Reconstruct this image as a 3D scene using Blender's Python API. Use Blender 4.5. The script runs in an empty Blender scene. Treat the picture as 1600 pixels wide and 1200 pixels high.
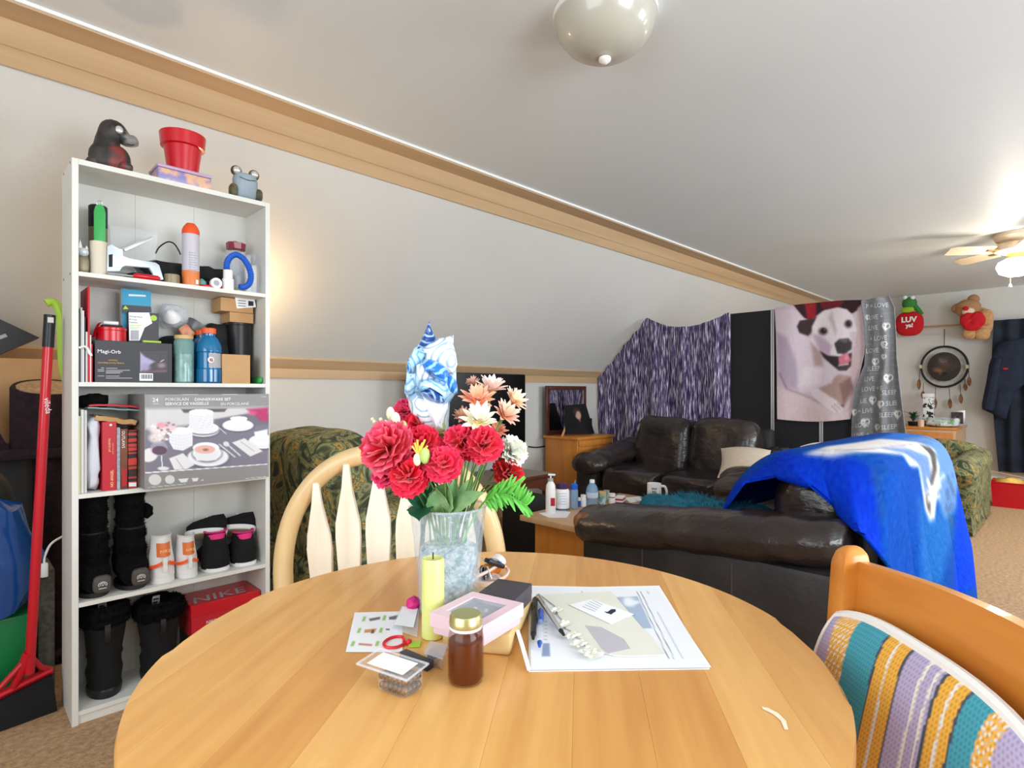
import bpy, bmesh, math, random
import numpy as np
from mathutils import Vector as V, Matrix, noise

SC = bpy.context.scene
COL = SC.collection
R = math.radians
# ------------------------------------------------------------------ camera
F, CX, HY, CH = 885.0, 800.0, 612.0, 1.10          # focal length (px), centre, horizon row, eye height (m)
FW = V((math.sqrt(.5), math.sqrt(.5), 0)); RT = V((math.sqrt(.5), -math.sqrt(.5), 0)); UP = V((0, 0, 1))
cam_d = bpy.data.cameras.new('camera'); cam = bpy.data.objects.new('camera', cam_d); COL.objects.link(cam)
cam.location = (0, 0, CH)
cam.rotation_euler = (R(90), 0, R(-45))
cam_d.sensor_width = 36.0; cam_d.lens = 36.0 * F / 1600.0
cam_d.shift_y = (HY - 600.0) / 1600.0
cam_d.clip_start = 0.02
SC.camera = cam
# ------------------------------------------------------------------ view, world, daylight
SC.view_settings.view_transform = 'Standard'; SC.view_settings.look = 'None'
SC.view_settings.gamma = 1.0; SC.view_settings.use_curve_mapping = False
SC.view_settings.exposure = 0.17
SC.cycles.diffuse_bounces = 6; SC.cycles.max_bounces = 10; SC.cycles.transparent_max_bounces = 16
SC.cycles.caustics_reflective = False; SC.cycles.caustics_refractive = False
SC.cycles.sample_clamp_indirect = 6.0
W = bpy.data.worlds.new('World'); SC.world = W; W.use_nodes = True
W.node_tree.nodes['Background'].inputs[0].default_value = (.75, .85, 1, 1)
W.node_tree.nodes['Background'].inputs[1].default_value = 1.0

def area_light(name, loc, rot, sx, sy, power, col=(1, 1, 1)):
    d = bpy.data.lights.new(name, 'AREA'); d.shape = 'RECTANGLE'; d.size = sx; d.size_y = sy; d.energy = power; d.color = col
    o = bpy.data.objects.new(name, d); COL.objects.link(o); o.location = loc; o.rotation_euler = rot
    return o
# daylight entering by the windows of the two walls behind the camera
area_light('daylight', (1.0, -1.93, 1.45), (R(90), 0, 0), 1.7, 1.1, 70, (.88, .95, 1))
area_light('daylight', (4.3, -1.93, 1.45), (R(90), 0, 0), 1.7, 1.1, 72, (.88, .95, 1))
area_light('daylight', (6.9, -1.93, 1.45), (R(90), 0, 0), 1.5, 1.1, 36, (.88, .95, 1))
area_light('daylight', (-1.43, .35, 1.45), (R(90), 0, R(-90)), 1.9, 1.2, 34, (.90, .96, 1))

# ------------------------------------------------------------------ photo pixel -> point on a plane of the room
def ray(px, py): return FW + RT * ((px - CX) / F) + UP * ((HY - py) / F)
CAM = V((0, 0, CH))
def onZ(px, py, z): d = ray(px, py); return CAM + d * ((z - CH) / d.z)
def onX(px, py, x): d = ray(px, py); return CAM + d * (x / d.x)
def onY(px, py, y): d = ray(px, py); return CAM + d * (y / d.y)
def atz(px, py, depth): return CAM + ray(px, py) * depth
def cw(x, z, h=0.0): return FW * z + RT * x + UP * h      # metres right of / ahead of the camera, height
def proj(p):
    q = V(p) - CAM; d = q.dot(FW)
    return CX + F * q.dot(RT) / d, HY - F * q.z / d
# ------------------------------------------------------------------ colours and materials
def lin(v): v /= 255.0; return v / 12.92 if v <= .04045 else ((v + .055) / 1.055) ** 2.4
def C(r, g, b): return (lin(r), lin(g), lin(b), 1)
MATS = {}
def mat(name, col=(200, 200, 200), rough=.55, col2=None, sc=8, lo=.4, hi=.6, bump=0, bsc=60, metal=0, trans=0, alpha=1,
        es=0, sheen=0, stretch=(1, 1, 1), ior=1.45, coat=0, detail=3, col3=None, attr=False, tex='noise', bstretch=None, spec=.5, dist=0):
    if name in MATS: return MATS[name]
    m = bpy.data.materials.new(name); m.use_nodes = True; nt = m.node_tree; N = nt.nodes; L = nt.links
    b = N['Principled BSDF']; I = b.inputs
    I['Base Color'].default_value = C(*col); I['Roughness'].default_value = rough; I['Metallic'].default_value = metal
    I['Transmission Weight'].default_value = trans; I['Alpha'].default_value = alpha; I['IOR'].default_value = ior
    I['Sheen Weight'].default_value = sheen; I['Coat Weight'].default_value = coat; I['Specular IOR Level'].default_value = spec
    tc = N.new('ShaderNodeTexCoord')
    def mapped(st):
        mp = N.new('ShaderNodeMapping'); mp.inputs['Scale'].default_value = st; L.new(tc.outputs['Object'], mp.inputs['Vector']); return mp.outputs[0]
    if attr:
        a = N.new('ShaderNodeAttribute'); a.attribute_name = 'Col'; src = a.outputs['Color']
        L.new(src, I['Base Color'])
    elif col2:
        if tex == 'voronoi':
            t = N.new('ShaderNodeTexVoronoi'); t.inputs['Scale'].default_value = sc; out = t.outputs['Distance']
        elif tex == 'rings':
            t = N.new('ShaderNodeTexVoronoi'); t.inputs['Scale'].default_value = sc
            w = N.new('ShaderNodeMath'); w.operation = 'MULTIPLY'; w.inputs[1].default_value = 34; L.new(t.outputs['Distance'], w.inputs[0])
            s = N.new('ShaderNodeMath'); s.operation = 'SINE'; L.new(w.outputs[0], s.inputs[0]); out = s.outputs[0]
        elif tex == 'wave':
            t = N.new('ShaderNodeTexWave'); t.inputs['Scale'].default_value = sc; t.inputs['Distortion'].default_value = dist or 6
            t.inputs['Detail'].default_value = 3; t.inputs['Detail Scale'].default_value = 1.4; out = t.outputs['Fac']
        else:
            t = N.new('ShaderNodeTexNoise'); t.inputs['Scale'].default_value = sc; t.inputs['Detail'].default_value = detail
            t.inputs['Distortion'].default_value = dist; out = t.outputs['Fac']
        L.new(mapped(stretch), t.inputs['Vector'])
        r = N.new('ShaderNodeValToRGB'); e = r.color_ramp.elements
        e[0].position = lo; e[1].position = hi; e[0].color = C(*col); e[1].color = C(*col2)
        if col3: x = e.new(min(1, hi + (hi - lo))); x.color = C(*col3)
        L.new(out, r.inputs[0]); L.new(r.outputs[0], I['Base Color'])
    if bump:
        t = N.new('ShaderNodeTexNoise'); t.inputs['Scale'].default_value = bsc; t.inputs['Detail'].default_value = 4
        L.new(mapped(bstretch or (1, 1, 1)), t.inputs['Vector'])
        bp = N.new('ShaderNodeBump'); bp.inputs['Strength'].default_value = min(1, bump); bp.inputs['Distance'].default_value = .004 * max(1, bump)
        L.new(t.outputs['Fac'], bp.inputs['Height']); L.new(bp.outputs[0], I['Normal'])
    if es:
        I['Emission Color'].default_value = C(*col); I['Emission Strength'].default_value = es
    MATS[name] = m; return m
PAINT = lambda: mat('printed_cloth', rough=.85, attr=True)
PRINT = lambda: mat('printed_card', rough=.45, attr=True)
# ------------------------------------------------------------------ geometry
class G:
    def __init__(s, v=(), f=()): s.v = [V(p) for p in v]; s.f = [tuple(q) for q in f]
    def add(s, o):
        n = len(s.v); s.v += o.v; s.f += [tuple(i + n for i in q) for q in o.f]; return s
    def __add__(s, o): return G(s.v, s.f).add(o)
    def tr(s, m): s.v = [m @ p for p in s.v]; return s
    def mv(s, x=0, y=0, z=0): d = V((x, y, z)); s.v = [p + d for p in s.v]; return s
    def rot(s, a, ax='Z', c=(0, 0, 0)):
        m = Matrix.Translation(c) @ Matrix.Rotation(R(a), 4, ax) @ Matrix.Translation(-V(c)); return s.tr(m)
    def sc(s, x, y, z): s.v = [V((p.x * x, p.y * y, p.z * z)) for p in s.v]; return s
    def jit(s, a, f=4, seed=0):
        s.v = [p + noise.noise_vector(p * f + V((seed, seed * 1.7, 0))) * a for p in s.v]; return s
def join(gs):
    o = G()
    for g in gs: o.add(g)
    return o
def box(x0, x1, y0, y1, z0, z1, b=0, seg=2):
    v = [(x, y, z) for z in (z0, z1) for y in (y0, y1) for x in (x0, x1)]
    f = [(0, 2, 3, 1), (4, 5, 7, 6), (0, 1, 5, 4), (2, 6, 7, 3), (0, 4, 6, 2), (1, 3, 7, 5)]
    g = G(v, f)
    return bevel(g, b, seg) if b else g
def bevel(g, b, seg=2):
    bm = bmesh.new(); vs = [bm.verts.new(p) for p in g.v]
    for q in g.f:
        try: bm.faces.new([vs[i] for i in q])
        except ValueError: pass
    bmesh.ops.bevel(bm, geom=bm.edges[:] + bm.verts[:], offset=b, segments=seg, profile=.5, affect='EDGES', clamp_overlap=True)
    bm.verts.index_update(); o = G([v.co.copy() for v in bm.verts], [[v.index for v in f.verts] for f in bm.faces]); bm.free(); return o
def cbox(c, s, b=0, rz=0): 
    g = box(-s[0] / 2, s[0] / 2, -s[1] / 2, s[1] / 2, -s[2] / 2, s[2] / 2, b)
    if rz: g.rot(rz)
    return g.mv(*c)
def lathe(prof, n=28, c=(0, 0, 0)):
    v = []; f = []
    for r, z in prof:
        for k in range(n):
            a = 2 * math.pi * k / n; v.append((c[0] + r * math.cos(a), c[1] + r * math.sin(a), c[2] + z))
    for i in range(len(prof) - 1):
        for k in range(n):
            k2 = (k + 1) % n; f.append((i * n + k, i * n + k2, (i + 1) * n + k2, (i + 1) * n + k))
    g = G(v, f)
    if prof[0][0] > 1e-4: g.f.append(tuple(range(n - 1, -1, -1)))
    if prof[-1][0] > 1e-4: g.f.append(tuple(range((len(prof) - 1) * n, len(prof) * n)))
    return g
def lathe_open(prof, n=28, c=(0, 0, 0)):
    g = lathe(prof, n, c); g.f = [q for q in g.f if len(q) == 4]; return g
def cyl(r, z0, z1, n=20, c=(0, 0), b=0):
    p = [(r, z0), (r, z1)] if not b else [(r - b, z0), (r, z0 + b), (r, z1 - b), (r - b, z1)]
    return lathe(p, n, (c[0], c[1], 0))
def tube(pts, r, n=8, closed=False, sx=1, cap=True):
    pts = [V(p) for p in pts]; m = len(pts); rs = r if isinstance(r, (list, tuple)) else [r] * m
    v = []; f = []; up = None
    for i, p in enumerate(pts):
        if closed: t = pts[(i + 1) % m] - pts[i - 1]
        else: t = pts[min(i + 1, m - 1)] - pts[max(i - 1, 0)]
        t = t.normalized() if t.length > 1e-9 else V((0, 0, 1))
        if up is None:
            up = V((0, 0, 1)) if abs(t.z) < .9 else V((1, 0, 0))
        s = t.cross(up)
        if s.length < 1e-6: s = t.cross(V((0, 1, 0)))
        s.normalize(); up = s.cross(t).normalized()
        for k in range(n):
            a = 2 * math.pi * k / n; v.append(p + (s * math.cos(a) * sx + up * math.sin(a)) * rs[i])
    for i in range(m if closed else m - 1):
        j = (i + 1) % m
        for k in range(n):
            k2 = (k + 1) % n; f.append((i * n + k, i * n + k2, j * n + k2, j * n + k))
    if not closed and cap: f += [tuple(range(n - 1, -1, -1)), tuple(range((m - 1) * n, m * n))]
    return G(v, f)
def spline(pts, n=6, closed=False):
    pts = [V(p) for p in pts]; m = len(pts); o = []
    for i in range(m if closed else m - 1):
        g = (lambda k: pts[k % m]) if closed else (lambda k: pts[max(0, min(m - 1, k))])
        a, b, c, d = g(i - 1), g(i), g(i + 1), g(i + 2)
        for k in range(n):
            t = k / n; o.append(.5 * ((2 * b) + (c - a) * t + (2 * a - 5 * b + 4 * c - d) * t * t + (3 * b - a - 3 * c + d) * t ** 3))
    if not closed: o.append(pts[-1])
    return o
def prism(poly, d0, d1, plane='xy', b=0):
    n = len(poly)
    def P(a, b_, d): return {'xy': (a, b_, d), 'xz': (a, d, b_), 'yz': (d, a, b_)}[plane]
    g = G([P(p[0], p[1], d0) for p in poly] + [P(p[0], p[1], d1) for p in poly],
          [tuple(range(n - 1, -1, -1)), tuple(range(n, 2 * n))] + [(i, (i + 1) % n, (i + 1) % n + n, i + n) for i in range(n)])
    return bevel(g, b) if b else g
def puff(c, s, e=(.5, .5), nu=28, nv=16, dent=0, seed=0, wr=0, wf=6):
    v = []; f = []
    sg = lambda x, p: math.copysign(abs(x) ** p, x)
    for i in range(nv + 1):
        t = -math.pi / 2 + math.pi * i / nv
        for k in range(nu):
            a = 2 * math.pi * k / nu
            p = V((s[0] / 2 * sg(math.cos(t), e[0]) * sg(math.cos(a), e[1]), s[1] / 2 * sg(math.cos(t), e[0]) * sg(math.sin(a), e[1]), s[2] / 2 * sg(math.sin(t), e[0])))
            if wr: p = p + noise.noise_vector(p * wf + V((seed * 3.1, seed, 0))) * wr
            v.append(p + V(c))
    for i in range(nv):
        for k in range(nu):
            k2 = (k + 1) % nu; f.append((i * nu + k, i * nu + k2, (i + 1) * nu + k2, (i + 1) * nu + k))
    return G(v, f)
def ball(c, r, n=14, s=(1, 1, 1)): return puff(c, (2 * r * s[0], 2 * r * s[1], 2 * r * s[2]), (1, 1), n, max(6, n // 2 + 1))
def loft(rings, cap=True, closed=True):
    n = len(rings[0]); v = [p for q in rings for p in q]; f = []
    for i in range(len(rings) - 1):
        for k in range(n if closed else n - 1):
            k2 = (k + 1) % n; f.append((i * n + k, i * n + k2, (i + 1) * n + k2, (i + 1) * n + k))
    if cap and closed: f += [tuple(range(n - 1, -1, -1)), tuple(range((len(rings) - 1) * n, len(rings) * n))]
    return G(v, f)
def surf(fn, nu, nv, th=0, keep=None):
    """sheet fn(u,v) -> point, u,v in 0..1; th gives it thickness along the normal"""
    P = [[V(fn(i / nu, j / nv)) for i in range(nu + 1)] for j in range(nv + 1)]
    v = [p for r in P for p in r]; w = nu + 1; f = []
    for j in range(nv):
        for i in range(nu):
            if keep is None or keep((i + .5) / nu, (j + .5) / nv): f.append((j * w + i, j * w + i + 1, (j + 1) * w + i + 1, (j + 1) * w + i))
    if th:
        q = []
        for j in range(nv + 1):
            for i in range(nu + 1):
                a = P[j][min(i + 1, nu)] - P[j][max(i - 1, 0)]; b = P[min(j + 1, nv)][i] - P[max(j - 1, 0)][i]
                nn = a.cross(b); nn = nn.normalized() if nn.length > 1e-12 else V((0, 0, 1)); q.append(P[j][i] - nn * th)
        n = len(v); v += q; ed = {}
        for t in f:
            for k in range(4):
                e = (t[k], t[(k + 1) % 4]); 
                if (e[1], e[0]) in ed: del ed[(e[1], e[0])]
                else: ed[e] = 1
        f2 = [tuple(n + i for i in reversed(t)) for t in f] + [(b, a, a + n, b + n) for a, b in ed]
        f = f + f2
    return G(v, f)
# ------------------------------------------------------------------ objects
def obj(name, g, m, parent=None, smooth=35, cols=None, label=None):
    me = bpy.data.meshes.new(name); me.from_pydata([tuple(p) for p in g.v], [], g.f); me.validate()
    if m: me.materials.append(MATS[m] if isinstance(m, str) else m)
    if cols is not None:
        a = me.color_attributes.new('Col', 'FLOAT_COLOR', 'POINT'); a.data.foreach_set('color', np.asarray(cols, dtype=np.float32).ravel())
    if smooth:
        me.polygons.foreach_set('use_smooth', [True] * len(me.polygons)); me.set_sharp_from_angle(angle=R(smooth))
    me.update()
    o = bpy.data.objects.new(name, me); COL.objects.link(o)
    if parent: o.parent = parent
    if label: o['label'] = label
    return o
def thing(name, label, cat, loc=(0, 0, 0), rz=0, group=None):
    o = bpy.data.objects.new(name, None); COL.objects.link(o); o.empty_display_size = .05
    o.location = loc; o.rotation_euler = (0, 0, R(rz)); o['label'] = label; o['category'] = cat
    if group: o['group'] = group
    return o
def tag(o, label, cat, loc=None, rz=0, group=None):
    o['label'] = label; o['category'] = cat
    if loc is not None: o.location = loc
    if rz: o.rotation_euler = (0, 0, R(rz))
    if group: o['group'] = group
    return o
def struct(name, g, m, parent=None, smooth=0):
    o = obj(name, g, m, parent, smooth)
    if not parent: o['kind'] = 'structure'
    return o
def text_geo(s, h, align='LEFT', depth=.0004, bold=0, cw_=1.0):
    """flat lettering of cap height h in the xz plane, facing -y, starting at the origin"""
    cu = bpy.data.curves.new('t', 'FONT'); cu.body = s; cu.size = h * 1.38; cu.align_x = align; cu.resolution_u = 2
    cu.offset = bold; cu.space_character = cw_
    o = bpy.data.objects.new('t', cu); COL.objects.link(o)
    bpy.context.view_layer.update()
    me = bpy.data.meshes.new_from_object(o.evaluated_get(bpy.context.evaluated_depsgraph_get()))
    g = G([(v.co.x, 0, v.co.y) for v in me.vertices], [tuple(p.vertices) for p in me.polygons])
    bpy.data.objects.remove(o); bpy.data.curves.remove(cu); bpy.data.meshes.remove(me)
    return g
# ------------------------------------------------------------------ painting flat prints (colours of the print itself) on a grid
class Canvas:
    def __init__(s, x0, y0, x1, y1, w, h, bg):
        s.x = np.linspace(x0, x1, w)[None, :].repeat(h, 0); s.y = np.linspace(y0, y1, h)[:, None].repeat(w, 1)
        s.w, s.h = w, h; s.c = np.zeros((h, w, 3)); s.c[:] = bg; s.rng = np.random.RandomState(3)
    def put(s, m, col, a=1.0): 
        m = np.clip(m, 0, 1)[..., None] * a; s.c = s.c * (1 - m) + np.array(col, float) * m; return s
    def poly(s, pts, col, soft=1.0, a=1.0):
        pts = np.array(pts, float); n = len(pts); ins = np.zeros(s.x.shape, bool); d = np.full(s.x.shape, 1e9)
        for i in range(n):
            (ax, ay), (bx, by) = pts[i], pts[(i + 1) % n]
            if ay != by:
                cr = ((ay > s.y) != (by > s.y)) & (s.x < (bx - ax) * (s.y - ay) / (by - ay) + ax); ins ^= cr
            L2 = (bx - ax) ** 2 + (by - ay) ** 2 + 1e-9; t = np.clip(((s.x - ax) * (bx - ax) + (s.y - ay) * (by - ay)) / L2, 0, 1)
            d = np.minimum(d, np.hypot(s.x - ax - t * (bx - ax), s.y - ay - t * (by - ay)))
        sd = np.where(ins, d, -d); return s.put(.5 + sd / (2 * soft), col, a)
    def ell(s, cx, cy, rx, ry, col, rot=0, soft=.15, a=1.0):
        c, k = math.cos(R(rot)), math.sin(R(rot)); u = ((s.x - cx) * c + (s.y - cy) * k) / rx; v = (-(s.x - cx) * k + (s.y - cy) * c) / ry
        return s.put(.5 + (1 - np.hypot(u, v)) / (2 * soft), col, a)
    def line(s, pts, w, col, a=1.0, soft=.7):
        d = np.full(s.x.shape, 1e9)
        for (ax, ay), (bx, by) in zip(pts[:-1], pts[1:]):
            L2 = (bx - ax) ** 2 + (by - ay) ** 2 + 1e-9; t = np.clip(((s.x - ax) * (bx - ax) + (s.y - ay) * (by - ay)) / L2, 0, 1)
            d = np.minimum(d, np.hypot(s.x - ax - t * (bx - ax), s.y - ay - t * (by - ay)))
        return s.put(.5 + (w / 2 - d) / (2 * soft), col, a)
    def grain(s, amt, mask=None):
        n = s.rng.randn(s.h, s.w, 1) * amt; s.c = s.c + (n if mask is None else n * mask[..., None]); return s
    def blur(s, n=1):
        for _ in range(n):
            p = np.pad(s.c, ((1, 1), (1, 1), (0, 0)), 'edge'); s.c = (p[:-2, 1:-1] + p[2:, 1:-1] + p[1:-1, :-2] + p[1:-1, 2:] + 2 * p[1:-1, 1:-1]) / 6
        return s
    def cols(s):
        a = np.clip(s.c, 0, 255) / 255.; a = np.where(a <= .04045, a / 12.92, ((a + .055) / 1.055) ** 2.4)
        return np.concatenate([a, np.ones(a.shape[:2] + (1,))], 2).reshape(-1, 4)
    def sheet(s, fn):
        """one vertex per canvas cell, fn(x, y) -> point"""
        v = [fn(s.x[j, i], s.y[j, i]) for j in range(s.h) for i in range(s.w)]
        w = s.w; f = [(j * w + i, (j + 1) * w + i, (j + 1) * w + i + 1, j * w + i + 1) for j in range(s.h - 1) for i in range(s.w - 1)]
        return G(v, f)
# ================================================================== the room
CE = 2.34; YK = 3.585; YB = 2.498; ZK = 1.253; XB = 8.85; XF = -1.5; YR = -2.0
mat('wall_paint', (214, 213, 208), .8, (211, 210, 205), sc=1.2, bump=.08, bsc=90)
mat('ceiling_paint', (226, 232, 234), .5, (223, 229, 231), sc=.8, bump=.06, bsc=70)
mat('carpet', (200, 164, 126), .95, (172, 136, 100), sc=55, lo=.35, hi=.65, bump=1.6, bsc=160)
mat('trim_pine', (206, 176, 138), .5, (196, 164, 124), sc=3, stretch=(.15, 4, 4), bump=.04, bsc=30)
mat('white_gloss', (236, 236, 234), .4)
mat('window_glass', (235, 245, 250), .05, alpha=.15)
struct('floor', box(XF, XB, YR, YK, -.1, 0), 'carpet')
struct('ceiling', box(XF, XB, YR, YB, CE, CE + .1), 'ceiling_paint')
struct('wall_left', box(XF, XB, YK, YK + .1, 0, ZK), 'wall_paint')
def slope_sheet():
    # the sloped drywall, with the slight unevenness the photo shows
    dx, dz = YK - YB, CE - ZK; L = math.hypot(dx, dz); n = V((0, dz, dx)) / L
    def fn(u, v):
        x = XF + (XB - XF) * u; y = YB + dx * v; z = CE - dz * v
        b = .022 * noise.noise(V((x * .8, v * 1.6, 3))) * math.sin(math.pi * v)
        return V((x, y, z)) + n * b
    return surf(fn, 60, 12, th=-.08)
struct('wall_left_slope', slope_sheet(), 'wall_paint', smooth=60)
struct('wall_back', prism([(YR, 0), (YK, 0), (YK, ZK), (YB, CE), (YR, CE)], XB, XB + .1, 'yz'), 'wall_paint')
def wall_with_holes(name, axis, d0, d1, a0, a1, holes):
    xs = [a0] + [q for h in holes for q in h[:2]] + [a1]; g = G()
    def bx(p, q, z0, z1): return box(p, q, d0, d1, z0, z1) if axis == 'x' else box(d0, d1, p, q, z0, z1)
    for i in range(0, len(xs), 2): g.add(bx(xs[i], xs[i + 1], 0, CE))
    for h in holes: g.add(bx(h[0], h[1], 0, h[2])); g.add(bx(h[0], h[1], h[3], CE))
    struct(name, g, 'wall_paint')
    for h in holes:
        n = 'window_%d' % (1 + len([o for o in COL.objects if o.name.startswith('window_') and not o.parent]))
        t = .05; m = (d0 + d1) / 2
        def b2(p, q, z0, z1, w=.05): return box(p, q, m - w, m + w, z0, z1) if axis == 'x' else box(m - w, m + w, p, q, z0, z1)
        w = struct(n, b2(h[0], h[0] + t, h[2], h[3]) + b2(h[1] - t, h[1], h[2], h[3]) + b2(h[0], h[1], h[2], h[2] + t) + b2(h[0], h[1], h[3] - t, h[3]) + b2((h[0] + h[1]) / 2 - t / 2, (h[0] + h[1]) / 2 + t / 2, h[2], h[3]), 'white_gloss')
        for p, q in ((h[0] + t, (h[0] + h[1] - t) / 2), ((h[0] + h[1] + t) / 2, h[1] - t)):
            obj('pane', b2(p, q, h[2] + t, h[3] - t, .004), 'window_glass', w, 0)
wall_with_holes('wall_right', 'x', YR - .1, YR, XF, XB, [(.1, 1.9, .85, 2.05), (3.4, 5.2, .85, 2.05), (6.1, 7.7, .85, 2.05)])
wall_with_holes('wall_front', 'y', XF - .1, XF, YR, YK, [(-.65, 1.35, .8, 2.05)])
struct('baseboard_back', box(XB - .015, XB, YR, YK, 0, .09, .004), 'white_gloss')
struct('baseboard_left', box(XF, XB, YK - .015, YK, 0, .09, .004), 'trim_pine')
# boards that cover the two bends of the sloped wall
def board_slope(t0, t1, th):
    d = V((0, YK - YB, ZK - CE)).normalized(); n = V((0, d.z, -d.y)); o = V((0, YB, CE))
    p = [o + d * t0, o + d * t1, o + d * t1 + n * th, o + d * t0 + n * th]
    return G([(x, q.y, q.z) for x in (XF, XB) for q in p], [(3, 2, 1, 0), (4, 5, 6, 7), (0, 1, 5, 4), (1, 2, 6, 5), (2, 3, 7, 6), (3, 0, 4, 7)])
SL = math.hypot(YK - YB, CE - ZK)
struct('trim_1', box(XF, XB, YB - .126, YB + .005, CE - .016, CE), 'trim_pine')
struct('trim_2', board_slope(0, .088, .020), 'trim_pine')
struct('trim_3', board_slope(.089, .158, .014), 'trim_pine')
struct('trim_4', board_slope(SL - .088, SL, .016), 'trim_pine')
struct('trim_5', box(XF, XB, YK - .016, YK, ZK - .066, ZK - .004), 'trim_pine')
struct('trim_6', box(XF, XB, YB - .138, YB - .126, CE - .012, CE), 'white_gloss')
# ------------------------------------------------------------------ parts given in room coordinates
def mw(t): return Matrix.Translation(t.location) @ t.rotation_euler.to_matrix().to_4x4()
def part(name, g, m, t, smooth=35, cols=None, label=None, sub=None):
    base = t if sub is None else None
    h = G(g.v, g.f).tr(mw(t if sub is None else sub).inverted())
    return obj(name, h, m, t, smooth, cols, label)
def bottom(g):
    xs = [p.x for p in g.v]; ys = [p.y for p in g.v]; zs = [p.z for p in g.v]
    return V(((min(xs) + max(xs)) / 2, (min(ys) + max(ys)) / 2, min(zs)))
def solo(name, g, m, label, cat, group=None, smooth=35, cols=None):
    b = bottom(g); o = obj(name, G(g.v, g.f).mv(*(-b)), m, None, smooth, cols)
    return tag(o, label, cat, b, 0, group)
def group_thing(name, label, cat, gs, group=None, rz=0):
    """thing whose parts [(name, geometry in room coordinates, material[, smooth[, cols]])] share one Empty at its base"""
    b = bottom(join([q[1] for q in gs])); t = thing(name, label, cat, b, rz, group)
    for q in gs: part(q[0], q[1], q[2], t, *(q[3:] if len(q) > 3 else ()))
    return t
def cpoly(pts): return [tuple(cw(x, z))[:2] for x, z in pts]
def slab(pts, z0, z1, b=0): return prism(cpoly(pts), z0, z1, 'xy', b)
def dupe(t, loc=None, rz=None, label=None, group=None):
    r = t.copy(); COL.objects.link(r)
    if loc is not None: r.location = loc
    if rz is not None: r.rotation_euler = (0, 0, R(rz))
    if label: r['label'] = label
    if group: r['group'] = group
    for ch in [o for o in COL.objects if o.parent == t]:
        c = ch.copy(); COL.objects.link(c); c.parent = r
        for g in [o for o in COL.objects if o.parent == ch]:
            d = g.copy(); COL.objects.link(d); d.parent = c
    return r
# ================================================================== round table
TT = .74
def wood(name, a, b, stretch, sc=3.0, rough=.35, bump=.05): return mat(name, a, rough, b, sc=sc, lo=.3, hi=.72, stretch=stretch, bump=bump, bsc=14, bstretch=stretch, detail=6, coat=.15)
for i, (a, b) in enumerate([((222, 168, 96), (206, 146, 76)), ((214, 156, 84), (198, 136, 68)), ((230, 178, 108), (214, 158, 88))]):
    wood('maple_%d' % i, a, b, (1.2, 14, 14))
tx, tz, tr = -.0273, .826, .4526
tc = cw(tx, tz)
ang = math.degrees(math.atan2(tc.y, tc.x))
table = thing('dining_table', 'round honey maple dining table with planked top', 'table', (tc.x, tc.y, 0), 45 - 6.9)
random.seed(5)
ed = [-tr, -.365, -.285, -.2, -.118, -.03, .062, .15, .235, .32, .39, tr]
for i in range(len(ed) - 1):
    a, b = ed[i] + .0001, ed[i + 1] - .0001; n = 14
    lo = [(math.sqrt(max(0, tr * tr - a * a)), a)]; pts = []
    ys = [a + (b - a) * k / n for k in range(n + 1)]
    pts = [(math.sqrt(max(0, tr * tr - y * y)), y) for y in ys] + [(-math.sqrt(max(0, tr * tr - y * y)), y) for y in reversed(ys)]
    # rounded rim: two layers
    def ring(s, z): return [V((p[0] * s, p[1] * (s if abs(p[1]) > .44 else 1), z)) for p in pts]
    g = loft([ring(.985, TT - .026), ring(1, TT - .018), ring(1, TT - .006), ring(.988, TT)])
    obj('plank', g, 'maple_%d' % ((i * 2 + i // 3) % 3), table, 30)
obj('apron', lathe([(.34, TT - .09), (.36, TT - .09), (.36, TT - .027), (.34, TT - .027)], 40), 'maple_1', table)
obj('pedestal', lathe([(.06, .08), (.085, .12), (.06, .2), (.05, .35), (.075, .5), (.05, .6), (.12, TT - .03)], 24), 'maple_1', table)
for k in range(4):
    obj('foot', tube([(.03, 0, .14), (.2, 0, .1), (.36, 0, .035), (.4, 0, .03)], [.04, .035, .03, .028], 8).rot(90 * k + 45), 'maple_1', table)
mat('scuff', (244, 226, 200), .5)
sc = [onZ(px, py, TT + .0006) for px, py in ((1190, 1104), (1200, 1106), (1216, 1114), (1228, 1126), (1232, 1140), (1226, 1140), (1220, 1126), (1208, 1116), (1192, 1108))]
part('paint_scuff', G(sc, [tuple(range(len(sc)))]), 'scuff', table, 0)
def T(px, py, z=TT): return onZ(px, py, z)
# ================================================================== bow-back chair beyond the table
wood('birch', (226, 196, 146), (214, 180, 128), (12, 12, 1.5), 2.5)
wood('birch_slat', (244, 234, 216), (234, 220, 196), (14, 14, 1.4), 2.5)
bc = cw(-.312, 1.42)
bow = thing('bow_back_chair', 'pale wooden bow-back chair with arrow-shaped slats, pushed up to the round table', 'chair', (bc.x, bc.y, 0), -45)
def bowz(x, hw=.274, z0=.64, h=.303): return z0 + h * max(0, 1 - abs(x / hw) ** 2.4) ** (1 / 2.1)
pts = [(-.232, 0, .45), (-.258, 0, .55)]
for k in range(0, 33):
    a = math.pi - math.pi * k / 32; x = .274 * math.copysign(abs(math.cos(a)) ** .83, math.cos(a)); pts.append((x, .03 + .02 * (bowz(x) - .64), bowz(x)))
pts += [(.258, 0, .55), (.232, 0, .45)]
obj('bow', tube(pts, .0245, 12), 'birch', bow)
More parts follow.
